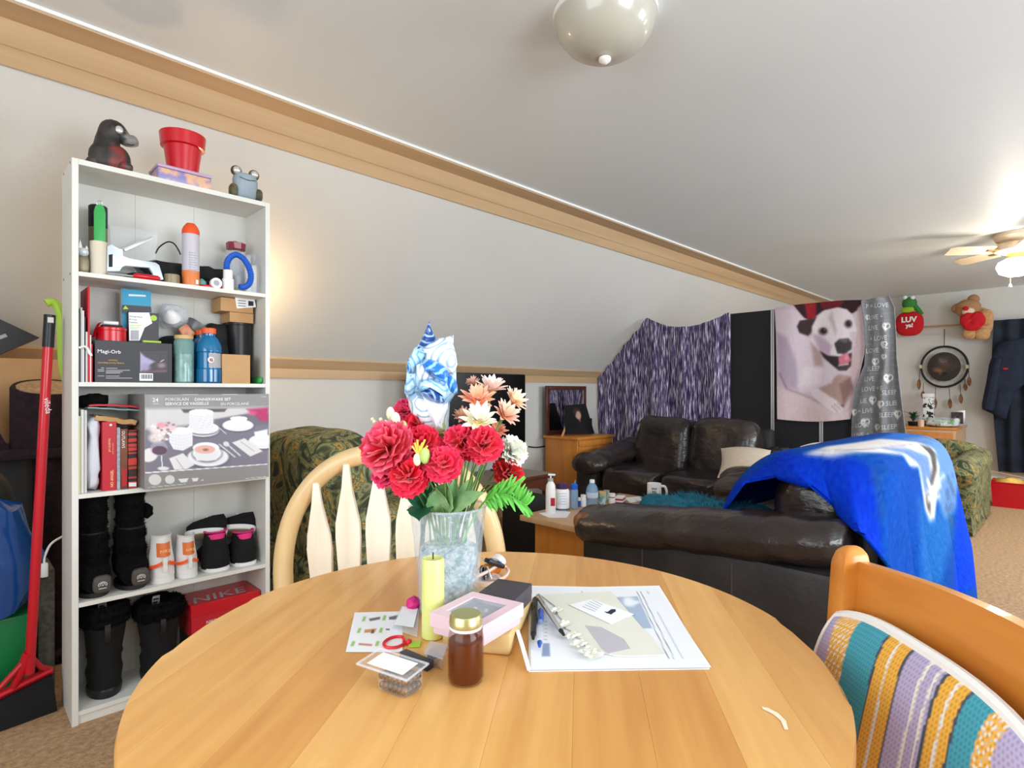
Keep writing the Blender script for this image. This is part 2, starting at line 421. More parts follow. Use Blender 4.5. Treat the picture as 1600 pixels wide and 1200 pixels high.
for k, x in enumerate((-.185, -.108, -.028, .052, .13, .2)):
    xb = x * .86; zt = bowz(x) - .01; L = zt - .45
    def P(w, q): return (xb + (x - xb) * q + w, .45 + L * q)
    pr = [P(-.021, 0), P(.021, 0), P(.024, .3), P(.031, .6), P(.030, .68), P(.013, .86), P(.008, 1), P(-.008, 1), P(-.013, .86), P(-.030, .68), P(-.031, .6), P(-.024, .3)]
    obj('slat', prism(pr, .008, .024, 'xz', .004).tr(Matrix.Shear('XZ', 4, (0, .05)).to_4x4() if False else Matrix()), 'birch_slat', bow)
obj('seat', puff((0, -.17, .435), (.44, .42, .045), (.35, .6)), 'birch', bow)
for sx in (-1, 1):
    for y, yb in ((-.32, -.37), (-.03, .05)):
        obj('leg', tube([(sx * .15, y, .43), (sx * .175, (y + yb) / 2, .2), (sx * .19, yb, .0)], [.016, .021, .013], 10), 'birch', bow)
obj('stretcher', tube([(-.17, -.17, .2), (.17, -.17, .2)], .011, 8), 'birch', bow)
# ================================================================== honey chair on the right with the striped cushion
wood('honey', (214, 142, 62), (190, 112, 38), (1.4, 10, 10), 2.2, rough=.3)
hc = cw(.532, .668)
hch = thing('panel_back_chair', 'honey-stained wooden chair with a wide solid top rail', 'chair', (hc.x, hc.y, 0), -135)
def post(sx):
    return loft([[V((sx * .222 + a * w, y + b * d, z)) for a, b in ((-1, -1), (1, -1), (1, 1), (-1, 1))] for z, y, w, d in
                 ((0, .02, .016, .018), (.45, 0, .018, .02), (.72, -.008, .019, .022), (.83, .0, .019, .022), (.85, .002, .015, .018), (.858, .004, .007, .009))])
for sx in (-1, 1): obj('back_post', bevel(post(sx), .005), 'honey', hch, 40)
def rail(z0, z1):
    return surf(lambda u, v: (-.205 + .41 * u, -.006 + .016 * math.sin(math.pi * u) + .008 * v, z0 + (z1 - z0) * v + (.01 * math.sin(math.pi * u) if v > .99 else 0)), 16, 4, .018)
obj('top_rail', rail(.72, .838), 'honey', hch)
for x in (-.12, -.04, .04, .12): obj('slat', box(x - .015, x + .015, -.006, .006, .46, .722, .003), 'honey', hch)
obj('seat', puff((0, -.21, .44), (.46, .44, .05), (.3, .4)), 'honey', hch)
for sx in (-1, 1): obj('leg', tube([(sx * .18, -.38, .43), (sx * .19, -.4, 0)], [.02, .014], 10), 'honey', hch)
for y in (-.3, -.1): obj('stretcher', tube([(-.18, y, .2), (.18, y, .2)], .01, 8), 'honey', hch)
# cushion
cush = thing('striped_cushion', 'striped mesh seat cushion with white piping leaning on the honey chair back', 'cushion', hch.location + V((0, 0, .468)), -135)
def cushion_pt(x, y, zz, th):   # x along the back, zz up the cushion, y thickness
    lean = 12; c, s = math.cos(R(lean)), math.sin(R(lean))
    return V((x - .042, -.085 + zz * s + y * c, zz * c - y * s))
def sq(a, p): return math.copysign(abs(a) ** p, a)
NU, NV = 150, 90
LAV, ORG, TEA, DRK, WHT = (184, 172, 208), (238, 178, 70), (70, 160, 180), (76, 84, 96), (236, 232, 224)
zb = [.908, .858, .815, .757, .753, .735, .731, .7125, .708, .681, .676, .664, .660, .6555, .651, .637, .633, .6205, .617, .590, .570, .52]
zc = [LAV, 'dash', TEA, DRK, ORG, WHT, ORG, DRK, LAV, WHT, LAV, WHT, LAV, DRK, ORG, WHT, ORG, DRK, TEA, 'dash', LAV]
g = G(); cols = []
HW, HH = .2, .158
def cush_sheet(side):
    v = []; cs = []
    for j in range(NV + 1):
        for i in range(NU + 1):
            a, b = -1 + 2 * i / NU, -1 + 2 * j / NV
            # rounded square
            x, z = a * HW * math.sqrt(1 - .30 * b * b * abs(b)) * (1 if True else 1), b * HH * math.sqrt(1 - .30 * a * a * abs(a))
            d = max(abs(a), abs(b)); t = .022 * (1 - d ** 6) ** .5
            v.append(cushion_pt(x, side * t, HH + z, 0))
            zz = .71 - x; col = LAV
            for k in range(len(zc)):
                if zb[k + 1] <= zz <= zb[k]:
                    col = zc[k]; break
            if col == 'dash': col = WHT if (int((zz * 1400)) % 5 < 2 and j % 3) else ORG
            if (i + j) % 2 == 0 and (j % 2 == 0): col = tuple(q * .82 for q in col)
            cs.append(tuple(lin(q) for q in col) + (1,))
    w = NU + 1
    f = [(j * w + i, j * w + i + 1, (j + 1) * w + i + 1, (j + 1) * w + i) for j in range(NV) for i in range(NU)]
    return G(v, f if side < 0 else [tuple(reversed(q)) for q in f]), cs
ga, ca = cush_sheet(-1); gb, cb = cush_sheet(1)
o = obj('cover', ga + gb, PAINT(), cush, 60, ca + cb)
mat('white_cotton', (238, 238, 236), .85, bump=.2, bsc=200)
bd = [(-1 + 2 * k / 16, -1) for k in range(16)] + [(1, -1 + 2 * k / 16) for k in range(16)] + [(1 - 2 * k / 16, 1) for k in range(16)] + [(-1, 1 - 2 * k / 16) for k in range(16)]
obj('piping', tube([cushion_pt(a * HW * math.sqrt(1 - .30 * b * b * abs(b)), 0, HH + b * HH * math.sqrt(1 - .30 * a * a * abs(a)), 0) for a, b in bd], .0085, 8, True), 'white_cotton', cush)
# ================================================================== things on the table
mat('candle_wax', (218, 224, 140), .4, (210, 216, 128), sc=6); mat('wick', (60, 50, 40))
mat('pink_card', (226, 196, 206), .6); mat('black_card', (62, 58, 66), .5); mat('bamboo', (214, 186, 130), .5, (200, 168, 110), sc=4, stretch=(1, 1, 14))
mat('clear_plastic', (235, 240, 245), .08, alpha=.13, spec=.7); mat('clear_film', (230, 235, 245), .12, alpha=.3, spec=.8)
mat('amber_liquid', (84, 34, 10), .15, (58, 22, 6), sc=3, spec=.6); mat('amber_glass', (120, 58, 20), .06, alpha=.3, spec=.8)
mat('brass_lid', (196, 186, 132), .32, metal=.75); mat('white_plastic', (240, 240, 240), .35); mat('black_plastic', (26, 27, 30), .4)
mat('nut', (128, 96, 58), .4, (88, 60, 32), sc=30); mat('paper', (240, 242, 246), .7); mat('envelope', (222, 222, 210), .75)
mat('red_plastic', (214, 28, 44), .4); mat('steel', (196, 198, 202), .28, metal=.55); mat('blue_plastic', (38, 88, 170), .3)
mat('ink', (40, 44, 60), .7); mat('grey_ink', (150, 166, 190), .7); mat('magenta', (206, 30, 120), .5); mat('lime', (168, 206, 70), .5); mat('lavender_film', (216, 212, 224), .2, alpha=.5)
# candle
p = cw(-.116, .832, TT)
group_thing('pillar_candle', 'tall slim yellow-green pillar candle beside the crystal vase', 'candle', [
    ('wax', lathe([(.0145, 0), (.0165, .002), (.0165, .113), (.015, .116), (.012, .1145), (0, .114)], 24).mv(*p), 'candle_wax'), ('wick', cyl(.0012, .113, .124, 6).mv(*p), 'wick')])
# tan box, pink box, black box
tan = [(-.002, .768), (.034, .942), (-.064, .962), (-.098, .788)]
solo('bamboo_box', slab(tan, TT, TT + .032, .006), 'bamboo', 'flat pale bamboo box under the pink and black gift boxes', 'box')
pk = [(-.111, .765), (-.037, .720), (.0162, .799), (-.059, .845)]
def inset(p, k):
    cx = sum(q[0] for q in p) / 4; cz = sum(q[1] for q in p) / 4; return [(cx + (q[0] - cx) * k, cz + (q[1] - cz) * k) for q in p]
g1 = slab(inset(pk, .94), TT + .033, TT + .05, .002)
i0, i1 = cpoly(inset(pk, .66)), cpoly(inset(pk, 1.0))
v = [(a[0], a[1], z) for z in (TT + .044, TT + .062) for a in i1] + [(a[0], a[1], z) for z in (TT + .0602, TT + .062) for a in i0]
f = [(0, 1, 5, 4), (1, 2, 6, 5), (2, 3, 7, 6), (3, 0, 4, 7)] + [(4 + k, 4 + (k + 1) % 4, 12 + (k + 1) % 4, 12 + k) for k in range(4)] + [(8 + k, 12 + k, 12 + (k + 1) % 4, 8 + (k + 1) % 4) for k in range(4)]
fl = [('box_base', g1, 'pink_card'), ('lid', G(v, f), 'pink_card', 20), ('lid_window', slab(inset(pk, .66), TT + .0597, TT + .0602), 'clear_film', 0),
      ('liner', slab(inset(pk, .86), TT + .0502, TT + .0512), 'black_card')]
cxy = (sum(q[0] for q in pk) / 4, sum(q[1] for q in pk) / 4)
for k, (dx, dz) in enumerate(((-.012, 0), (.004, -.008), (.012, .006), (-.004, .014), (-.02, -.012))):
    fl.append(('ornament', ball(cw(cxy[0] + dx, cxy[1] + dz, TT + .0545), .0035, 10), 'steel'))
group_thing('pink_gift_box', 'pale pink gift box with a clear window in its lid', 'box', fl)
bk = [(-.0226, .911), (.0316, .887), (.003, .812), (-.05, .8485)]
group_thing('black_gift_box', 'small charcoal gift box on the bamboo box beside the pink one', 'box', [
    ('box_base', slab(inset(bk, .97), TT + .033, TT + .045), 'black_card'), ('lid', slab(bk, TT + .043, TT + .06, .0015), 'black_card')])
# amber jar
p = cw(-.0575, .7045, TT)
jar = group_thing('amber_jar', 'small glass jar of dark amber liquid with a gold screw lid', 'jar', [
    ('liquid', lathe([(.0, .003), (.018, .003), (.0212, .008), (.0212, .052), (.0, .052)], 28).mv(*p), 'amber_liquid'),
    ('glass', lathe_open([(.016, 0), (.0205, .002), (.0228, .008), (.0228, .054), (.021, .062), (.0178, .067), (.0178, .072)], 28).mv(*p), 'amber_glass'),
    ('seal_ring', lathe([(.0195, .0665), (.0205, .068), (.0195, .070)], 28).mv(*p), 'white_plastic'),
    ('lid', lathe([(.0, .0705), (.0202, .0705), (.0207, .072), (.0207, .076), (.0202, .077), (.0202, .082), (.0185, .0845), (.0, .0845)], 32).mv(*p), 'brass_lid')])
# tub of nuts
bs = [(-.124, .662), (-.1075, .687), (-.146, .709), (-.1625, .684)]
ld = [(-.1207, .650), (-.102, .6895), (-.170, .730), (-.189, .690)]
fl = [('tub', slab(bs, TT, TT + .026, .003), 'clear_plastic'), ('lid', slab(ld, TT + .0265, TT + .029, .001), 'clear_plastic'), ('lid_rim', tube([tuple(cw(x, z, TT + .0285)) for x, z in ld], .0016, 6, True), 'clear_film'),
      ('paper_label', slab(inset(ld, .72), TT + .0292, TT + .0294), 'paper', 0)]
random.seed(2)
for i in range(6):
    for j in range(4):
        for k in range(2):
            u, w = (i + .5 + .2 * random.random()) / 6.3, (j + .5) / 4.2
            q = [bs[0][m] * (1 - u) * (1 - w) + bs[3][m] * u * (1 - w) + bs[1][m] * (1 - u) * w + bs[2][m] * u * w for m in (0, 1)]
            fl.append(('nut', ball(cw(q[0], q[1], TT + .0065 + .011 * k), .0042 + .001 * random.random(), 8), 'nut'))
group_thing('nut_tub', 'clear plastic tub of brown nuts with a white label on its lid', 'container', fl)
# printed card
cv = Canvas(540, 954, 628, 1020, 110, 84, (238, 240, 246))
for gx, gy in ((560, 965), (596, 964), (555, 984), (592, 984), (549, 1006), (588, 1006)): cv.poly([(gx - 2, gy - 4), (gx + 3, gy - 4), (gx + 1.5, gy + 4), (gx - 4, gy + 4)], (150, 196, 110), .8)
cv.poly([(568, 965), (588, 962), (588, 966), (571, 969)], (90, 92, 96), 1).poly([(604, 963), (620, 960), (618, 967), (604, 967)], (86, 88, 98), 1)
cv.poly([(564, 983), (584, 981), (582, 987), (564, 988)], (200, 140, 90), 1).poly([(576, 984), (580, 983), (580, 989), (575, 989)], (80, 60, 50), 1)
cv.poly([(558, 1005), (580, 1007), (579, 1010), (558, 1008)], (200, 120, 110), 1).poly([(600, 982), (606, 982), (606, 984), (600, 984)], (60, 60, 70), 1)
def card_pt(x, y): 
    # card corners in the photo: shear the canvas rectangle onto them
    u, w = (x - 540) / 88, (y - 954) / 66
    a = V((554, 957)) * (1 - u) + V((629, 955)) * u; b = V((540, 1019)) * (1 - u) + V((629, 1019)) * u
    q = a * (1 - w) + b * w; return T(q.x, q.y, TT + .0008)
o = solo('picture_card', cv.sheet(card_pt), PRINT(), 'white leaflet printed with small product pictures', 'leaflet', cols=cv.cols(), smooth=0)
# label packet, magenta puff, lime slip
solo('label_packet', prism([tuple(T(*q))[:2] for q in ((627, 950), (656, 953), (652, 998), (612, 984))], TT + .0015, TT + .004, 'xy', .0008), 'clear_film', 'clear sachet with a white paper label overlapping the leaflet', 'packet')
solo('paper_label', prism([tuple(T(*q))[:2] for q in ((629, 952), (653, 955), (646, 985), (616, 980))], TT + .0044, TT + .0047), 'paper', 'white paper slip on the clear sachet', 'paper slip', smooth=0)
p = T(646, 953); solo('pompom', puff(p + V((0, 0, .011)), (.024, .024, .022), (1, 1), wr=.002, wf=200), 'magenta', 'small magenta pompom behind the clear sachet', 'pompom')
solo('lime_slip', prism([tuple(T(*q))[:2] for q in ((640, 1005), (658, 1003), (656, 1012), (638, 1013))], TT + .001, TT + .0025), 'lime', 'lime green slip beside the red cable loop', 'paper slip', smooth=0)
# red cable
pts = spline([T(x, y, TT + .003) for x, y in ((632, 1003), (628, 995), (612, 996), (600, 1004), (604, 1011), (620, 1011), (633, 1005), (638, 1003))], 5)
group_thing('red_cable', 'looped bright red cable lying on the printed leaflet', 'cable', [('cord', tube(pts, .0021, 8), 'red_plastic'), ('plug', cbox(T(639, 1003, TT + .004), (.008, .006, .006), .001, 30), 'red_plastic')])
g = prism([tuple(T(*q, TT + .010))[:2] for q in ((624, 1018), (635, 1013), (678, 1031), (667, 1038))], TT, TT + .010, 'xy', .001)
solo('usb_battery', g, 'black_card', 'black rectangular charger stick in front of the candle', 'charger')
q4 = [tuple(T(*q, TT + .012))[:2] for q in ((662, 1024), (672, 1007), (699, 1012), (692, 1034))]
fl = [('case', prism(q4, TT, TT + .014, 'xy', .001), 'clear_plastic'), ('lid', prism(q4, TT + .0145, TT + .017), 'lavender_film')]
random.seed(9)
for k in range(18):
    a, b = random.uniform(.15, .85), random.uniform(.15, .85)
    P = [(V(q4[0]) * (1 - a) + V(q4[1]) * a) * (1 - b) + (V(q4[3]) * (1 - a) + V(q4[2]) * a) * b][0]
    fl.append(('clip', ball((P.x, P.y, TT + .004 + .007 * random.random()), .0032, 8, (1.4, .8, .8)), 'black_plastic'))
group_thing('clip_case', 'tiny clear case of shiny black clips by the amber jar', 'case', fl)
# keys, fob, pill bottle, cap, lanyard behind the vase
mat('amber_pill', (206, 120, 20), .2, alpha=.75); mat('pink_strap', (232, 196, 186), .5); mat('cap_plastic', (236, 238, 240), .25, alpha=.75)
p = T(768, 900)
solo('white_dish', lathe([(.0, .001), (.02, .0), (.03, .012), (.0285, .012), (.019, .003), (0, .003)], 28).mv(*T(757, 912)), 'white_plastic', 'small white dish behind the crystal vase', 'dish')
d = (T(786, 884) - T(758, 896)).normalized(); a = T(758, 893, TT + .0145)
n = tube([a, a + d * .004, a + d * .034, a + d * .036], [.012, .0135, .0135, .011], 16)
cp = tube([a + d * .037 + V((0, 0, .006)), a + d * .048 + V((0, 0, .012))], .0145, 18)
group_thing('pill_bottle', 'amber pill bottle with a translucent white cap lying behind the vase', 'bottle', [('bottle', n, 'amber_pill'), ('cap', cp, 'cap_plastic')])
pts = spline([T(x, y, TT + h) for x, y, h in ((742, 902, .018), (762, 893, .021), (778, 884, .024), (790, 886, .017), (794, 894, .012), (786, 903, .008), (772, 905, .006), (758, 904, .006))], 6)
solo('lanyard', tube(pts, .0032, 6, sx=1), 'pink_strap', 'pale pink looped strap curling behind the crystal vase', 'strap')
k0 = T(775, 884, TT + .034)
fb = cbox((0, 0, 0), (.04, .02, .009), .003).rot(25, 'Y').rot(-12).mv(*(T(773, 880, TT + .030)))
fl = [('fob_body', fb, 'black_plastic')]
for s in (-.010, .010): fl.append(('fob_button', lathe([(0, .0045), (.0045, .0045), (.0045, .0062), (.002, .0068), (0, .0064)], 16).mv(s, 0, 0).rot(25, 'Y').rot(-12).mv(*(T(773, 880, TT + .030))), 'blue_plastic'))
fl.append(('key_ring', tube([T(751, 880, TT + .02) + V((.011 * math.cos(t), .004 * math.sin(t), .011 * math.sin(t))) for t in [k * math.pi / 8 for k in range(16)]], .001, 6, True), 'steel'))
for i in range(4):
    fl.append(('key', cbox((0, 0, -.012), (.012, .0018, .024), .0008).rot(20 * i - 30, 'Y').rot(30 * i).mv(*T(750 + 3 * i, 886, TT + .028)), 'steel' if i % 2 else 'black_plastic'))
group_thing('key_fob', 'black car key fob with blue buttons and a bunch of keys', 'keys', fl)
# papers
def quad(px, z): return [tuple(T(*q))[:2] for q in px]
st = [((826, 916), (1026, 920), (1109, 1046), (826, 1050)), ((833, 921), (1030, 917), (1106, 1040), (834, 1044)), ((829, 917), (1028, 921), (1112, 1044), (829, 1047))]
for i, s in enumerate(st[:2]):
    solo('paper_sheet', prism(quad(s, 0), TT + .0012 * i + .0002, TT + .0012 * i + .0012, 'xy'), 'paper', ('lowest blank white sheet of the paper stack', 'blank white sheet between the lowest sheet and the printed form')[i], 'paper', 'blank sheets under the printed form', 0)
cv = Canvas(0, 0, 1, 1, 150, 110, (236, 239, 245))
Q = [V((829, 918)), V((1028, 919)), V((1112, 1043)), V((829, 1047))]
def bil(u, w): a = Q[0] * (1 - u) + Q[1] * u; b = Q[3] * (1 - u) + Q[2] * u; return a * (1 - w) + b * w
# inverse: paint in photo-pixel coordinates of the sheet
for j in range(cv.h):
    for i in range(cv.w):
        q = bil(i / (cv.w - 1), j / (cv.h - 1)); cv.x[j, i], cv.y[j, i] = q.x, q.y
K = lambda *p: [(820 + a / 5.333, 900 + b / 5.333) for a, b in p]
cv.poly(K((740, 178), (940, 168), (1062, 435), (960, 437)), (166, 184, 208), .8)
cv.ell(*K((870, 215))[0], 10, 7, (232, 238, 246), 20, .4).ell(*K((900, 225))[0], 12, 3, (232, 238, 246), -10, .4)
for q in (((935, 130), (1200, 690)), ((965, 130), (1245, 690))): cv.line(K(*q), .9, (70, 80, 96), soft=.5)
cv.line(K((1105, 300), (1315, 685)), 1.6, (180, 186, 200), .9); cv.line(K((475, 130), (475, 165)), .8, (80, 84, 96))
cv.line(K((1020, 130), (1035, 150)), 1.6, (190, 196, 206)); cv.line(K((990, 450), (1090, 570)), 1.2, (170, 180, 196))
cv.poly(K((150, 560), (205, 560), (212, 670), (140, 670)), (140, 156, 190), .8)
for k in range(6): cv.line(K((165, 380 + 30 * k), (185, 380 + 30 * k)), .8, (150, 160, 180))
vs = [T(cv.x[j, i], cv.y[j, i], TT + .0032) for j in range(cv.h) for i in range(cv.w)]
g = cv.sheet(lambda x, y: (0, 0, 0)); g.v = vs
solo('printed_form', g, PRINT(), 'printed white form with a blue-grey picture, on top of the paper stack', 'paper', cols=cv.cols(), smooth=0)
# curled corner
c0 = [T(x, y, TT + .0045) for x, y in ((824, 1048), (830, 1046), (812, 992), (799, 988))]
solo('curled_corner', surf(lambda u, w: (c0[0] * (1 - u) + c0[1] * u) * (1 - w) + (c0[3] * (1 - u) + c0[2] * u) * w + V((0, 0, .02 * math.sin(w * 1.5) * (1 - u * .7))), 8, 10, .0004), 'paper', 'curled-up white paper corner beside the bamboo box', 'paper', smooth=60)
E1 = [(845, 934), (955, 929), (1040, 1029), (1012, 1030), (985, 1031), (960, 1030), (945, 1026), (934, 1029), (926, 1018), (916, 1016), (908, 1003), (899, 999), (892, 990), (884, 987), (880, 975), (872, 966), (868, 952), (860, 946)]
ENV = solo('torn_envelope', prism([tuple(T(*q))[:2] for q in E1], TT + .0040, TT + .0055), 'envelope', 'torn-open cream envelope lying on the printed form', 'envelope', smooth=0)
for k, (x, y) in enumerate(((868, 955), (880, 977), (893, 995), (905, 1008), (918, 1019), (928, 1026))):
    g = surf(lambda u, w: T(x, y, TT + .006) + V(((u - .5) * .024, (w - .5) * .016, .004 * noise.noise(V((u * 3, w * 3, k))) + .003)), 5, 4, .0003)
    part('torn_flap', g, 'envelope', ENV, 0)
wv = [(914, 983), (940, 986), (975, 1005), (985, 1020), (950, 1028), (940, 1020)]
solo('envelope_window', prism([tuple(T(*q))[:2] for q in wv], TT + .0057, TT + .0060), 'lavender_film', 'crinkled clear window patch on the cream envelope', 'film', smooth=0)
Kp = [(889, 951), (925, 942), (990, 966), (955, 982)]
cd = group_thing('address_card', 'white address card with a small dark horse drawing', 'card', [
    ('card', prism([tuple(T(*q))[:2] for q in Kp], TT + .0062, TT + .0068), 'paper', 0)])
def blot(pts): return prism([tuple(T(*K(q)[0]))[:2] for q in pts], TT + .0069, TT + .0070)
part('drawing', blot(((660, 330), (690, 335), (720, 312), (755, 312), (760, 330), (735, 345), (720, 358), (700, 350), (680, 345))), 'ink', cd, 0)
for a in range(5): part('text_line', blot(((480 + 20 * a, 285 - 14 * a), (590 + 14 * a, 330 - 14 * a), (590 + 14 * a, 334 - 14 * a), (480 + 20 * a, 289 - 14 * a))), 'grey_ink', cd, 0)
# pens
def pen(name, label, a, b, r, mats, h0=.006):
    a = T(*a, TT + h0 + r); b = T(*b, TT + h0 + r); L = (b - a)
    f = lambda t: a + L * t
    t = group_thing(name, label, 'pen', [('barrel', tube([f(.05), f(.9)], r, 10), mats[0]), ('cap', tube([f(-.02), f(0), f(.32), f(.33)], [r * .8, r * 1.15, r * 1.15, r], 10), mats[1]), ('tip', tube([f(.9), f(1)], [r * .9, r * .5], 8), mats[2])])
    part('clip', tube([f(.03) + V((0, 0, r * 1.5)), f(.3) + V((0, 0, r * 1.4))], r * .28, 6), mats[1], t)
pen('ballpoint_pen', 'black ballpoint pen beside the printed form', (836, 937), (833, 998), .0042, ('black_plastic', 'black_plastic', 'black_plastic'))
pen('ballpoint_pen', 'clear-barrelled pen with blue cap and tip on the printed form', (845, 955), (843, 1010), .0042, ('clear_film', 'blue_plastic', 'blue_plastic'))
pen('ballpoint_pen', 'silver pen lying across the torn envelope edge', (841, 932), (881, 992), .004, ('steel', 'steel', 'black_plastic'), .0065)
# ================================================================== bookcase
YF, YBK = 2.33, 2.545
X0, X1, HB = .292, .935, 1.868
mat('melamine', (226, 226, 220), .5, (220, 220, 214), sc=3); mat('melamine_back', (214, 214, 208), .55); mat('screw', (90, 84, 78), .4)
bk_t = thing('bookcase', 'tall white open bookcase crammed with odds and ends and shoes', 'bookcase', ((X0 + X1) / 2, YF + .11, 0))
P = lambda n, g, m='melamine', **k: part(n, g, m, bk_t, 20, **k)
P('side_panel', box(X0, X0 + .018, YF, YBK + .006, 0, HB, .001)); P('side_panel', box(X1 - .018, X1, YF, YBK + .006, 0, HB, .001))
P('top_panel', box(X0 + .018, X1 - .018, YF, YBK, HB - .018, HB, .001))
SH = [1.497, 1.132, .761, .402, .044]
for z in SH: P('shelf', box(X0 + .018, X1 - .018, YF + (.0 if z > .1 else .002), YBK, z - .015, z, .001))
P('kick_board', box(X0 + .018, X1 - .018, YF + .008, YF + .02, 0, .029))
for a, b in ((0, .331), (.333, .665), (.667, 1)):
    P('back_panel', box(X0 + .018 + (X1 - X0 - .036) * a, X0 + .018 + (X1 - X0 - .036) * b, YBK, YBK + .004, .01, HB - .018), 'melamine_back')
for z in (HB - .009, 1.49): 
    for y in (YF + .03, YF + .17): P('screw_head', lathe([(0, 0), (.004, 0), (.003, .001)], 10).rot(-90, 'Y').mv(X0 - .0005, y, z), 'screw')
def bx(px, Y): return onY(px, 600, Y).x
def bz(px, py, Y): return onY(px, py, Y).z
def sbox(px0, px1, ytop, Y, Zs, d, b=.002, z1=None):
    return box(bx(px0, Y), bx(px1, Y), Y, Y + d, Zs, bz((px0 + px1) / 2, ytop, Y) if z1 is None else z1, b)
def fpoly(pts, Y, th, b=0): return prism([(onY(x, y, Y).x, onY(x, y, Y).z) for x, y in pts], Y, Y + th, 'xz', b)
def scol(px0, px1, Y): a, b = bx(px0, Y), bx(px1, Y); return (a + b) / 2, (b - a) / 2
def text_on(s, px, py, Y, h, bold=0, cwid=1.0, vert=False):
    g = text_geo(s, h, bold=bold, cw_=cwid); p = onY(px, py, Y)
    if vert: g.rot(90 if vert == 1 else -90, 'Y')
    return g.mv(p.x, Y - .0006, p.z)
for n, c in (('txt_white', (235, 235, 235)), ('txt_gold', (214, 160, 70)), ('txt_black', (30, 30, 34)), ('txt_cream', (240, 214, 150)), ('txt_orange', (250, 150, 90)), ('txt_grey', (170, 170, 176))): mat(n, c, .6)
mat('red_gloss', (196, 16, 34), .3, coat=.2); mat('kraft', (198, 158, 112), .75, (188, 146, 100), sc=5); mat('black_matte', (30, 30, 32), .7)
mat('silver_eye', (222, 222, 222), .15, metal=.6); mat('frog_blue', (150, 166, 178), .55, (134, 150, 160), sc=12); mat('ceramic', rough=.5, attr=True); mat('dark_glass', (30, 34, 40), .15)
# --- on top
def vcol(g, fn): return [tuple(lin(q) for q in fn(p)) + (1,) for p in g.v]
def animal():
    Y = 2.42; c = onY(176, 262, Y); zb = HB; x0 = c.x
    body = puff((x0 - .008, Y, zb + .045), (.125, .1, .105), (.75, 1), 24, 16)
    neck = tube(spline([(x0 - .02, Y, zb + .05), (x0 - .015, Y, zb + .1), (x0 - .006, Y, zb + .14), (x0 + .012, Y, zb + .148), (x0 + .045, Y - .004, zb + .126), (x0 + .072, Y - .006, zb + .134)], 5),
                [.045, .044, .042, .041, .039, .038, .037, .036, .036, .036, .037, .038, .039, .038, .036, .033, .030, .027, .025, .024, .023, .022, .021, .020, .018, .013][:26], 18)
    tail = puff((x0 - .052, Y + .01, zb + .02), (.05, .08, .045), (.8, 1)); feet = puff((x0 + .03, Y - .03, zb + .018), (.05, .05, .035), (.8, 1))
    g = (body + neck + tail + feet).jit(.002, 40)
    lowz = min(p.z for p in g.v); g.mv(0, 0, zb - lowz)
    def cf(p):
        n = noise.noise(p * 30); b = (58, 56, 54) if n > 0 else (44, 42, 40)
        if p.z < zb + .1 and x0 - .01 < p.x < x0 + .03 and p.y < Y: b = (132, 50, 46) if n > 0 else (84, 58, 54)
        elif p.x > x0 + .035 and p.z > zb + .09: b = (128, 126, 122)
        elif p.z < zb + .03: b = (96, 78, 70) if n > 0 else (60, 56, 52)
        return b
    t = thing('dark_animal_figurine', 'dark glazed animal figurine with silver eyes and upturned snout', 'figurine', (x0, Y, zb))
    part('body', g, 'ceramic', t, 60, vcol(g, cf))
    e = V((x0 + .013, Y - .036, zb + .153))
    part('eye', ball(e, .0125, 14, (1, .5, 1.1)), 'silver_eye', t); part('eye', ball(e + V((0, .07, 0)), .0125, 14, (1, .5, 1.1)), 'silver_eye', t)
    part('mouth_line', tube(spline([(x0 + .035, Y - .031, zb + .112), (x0 + .05, Y - .029, zb + .112), (x0 + .06, Y - .024, zb + .118)], 4), .0018, 6), 'black_matte', t)
animal()
mat('tin_print', (142, 134, 186), .35, (226, 176, 150), sc=22, lo=.45, hi=.6, col3=(190, 200, 130)); mat('tin_lid', (186, 160, 196), .35)
Y = 2.342; xa, xb = bx(245, Y), bx(332, Y)
group_thing('floral_tin', 'flat lilac tin box printed with flowers, under the red pot', 'tin', [('tin_body', box(xa + .003, xb - .003, Y, Y + .12, HB, HB + .045, .006), 'tin_print'), ('lid', box(xa, xb, Y - .003, Y + .123, HB + .045, HB + .057, .005), 'tin_lid')])
cxp, rp = scol(255, 315, 2.41); zt = HB + .0575
hp = bz(285, 213, 2.41) - zt
group_thing('flower_pot', 'glossy red plastic flower pot standing on the lilac tin', 'pot', [
    ('pot_body', lathe([(0, 0), (rp * .78, 0), (rp * .99, hp * .7), (rp * .93, hp * .7), (rp * .74, .004), (0, .004)], 32).mv(cxp, 2.41, zt), 'red_gloss'),
    ('rim', lathe([(rp * .99, hp * .66), (rp * 1.13, hp * .68), (rp * 1.2, hp), (rp * 1.14, hp), (rp * 1.02, hp * .7), (rp * .96, hp * .7)], 32).mv(cxp, 2.41, zt), 'red_gloss')])
Y = 2.362; c = onY(383, 309, Y); x0 = c.x
t = thing('frog_figurine', 'small grey-blue frog figurine with bulging silver eyes', 'figurine', (x0, Y, HB))
part('body', puff((x0, Y, HB + .052), (.094, .06, .104), (.5, .8), 24, 16), 'frog_blue', t)
mat('frog_skin', (96, 92, 62), .6, (60, 58, 48), sc=60)
for s in (-1, 1):
    part('eye_socket', ball((x0 + s * .034, Y, HB + .108), .021, 16, (1, .8, 1)), 'frog_skin', t); part('eye', ball((x0 + s * .034 - .001, Y - .009, HB + .108), .0155, 14, (1, .8, 1)), 'silver_eye', t)
    part('foot', puff((x0 + s * .048, Y - .008, HB + .026), (.03, .046, .052), (.8, .8)), 'frog_skin', t)
part('mouth', tube(spline([(x0 - .03, Y - .0275, HB + .078), (x0, Y - .030, HB + .072), (x0 + .03, Y - .0275, HB + .078)], 5), .0018, 6), 'frog_skin', t)
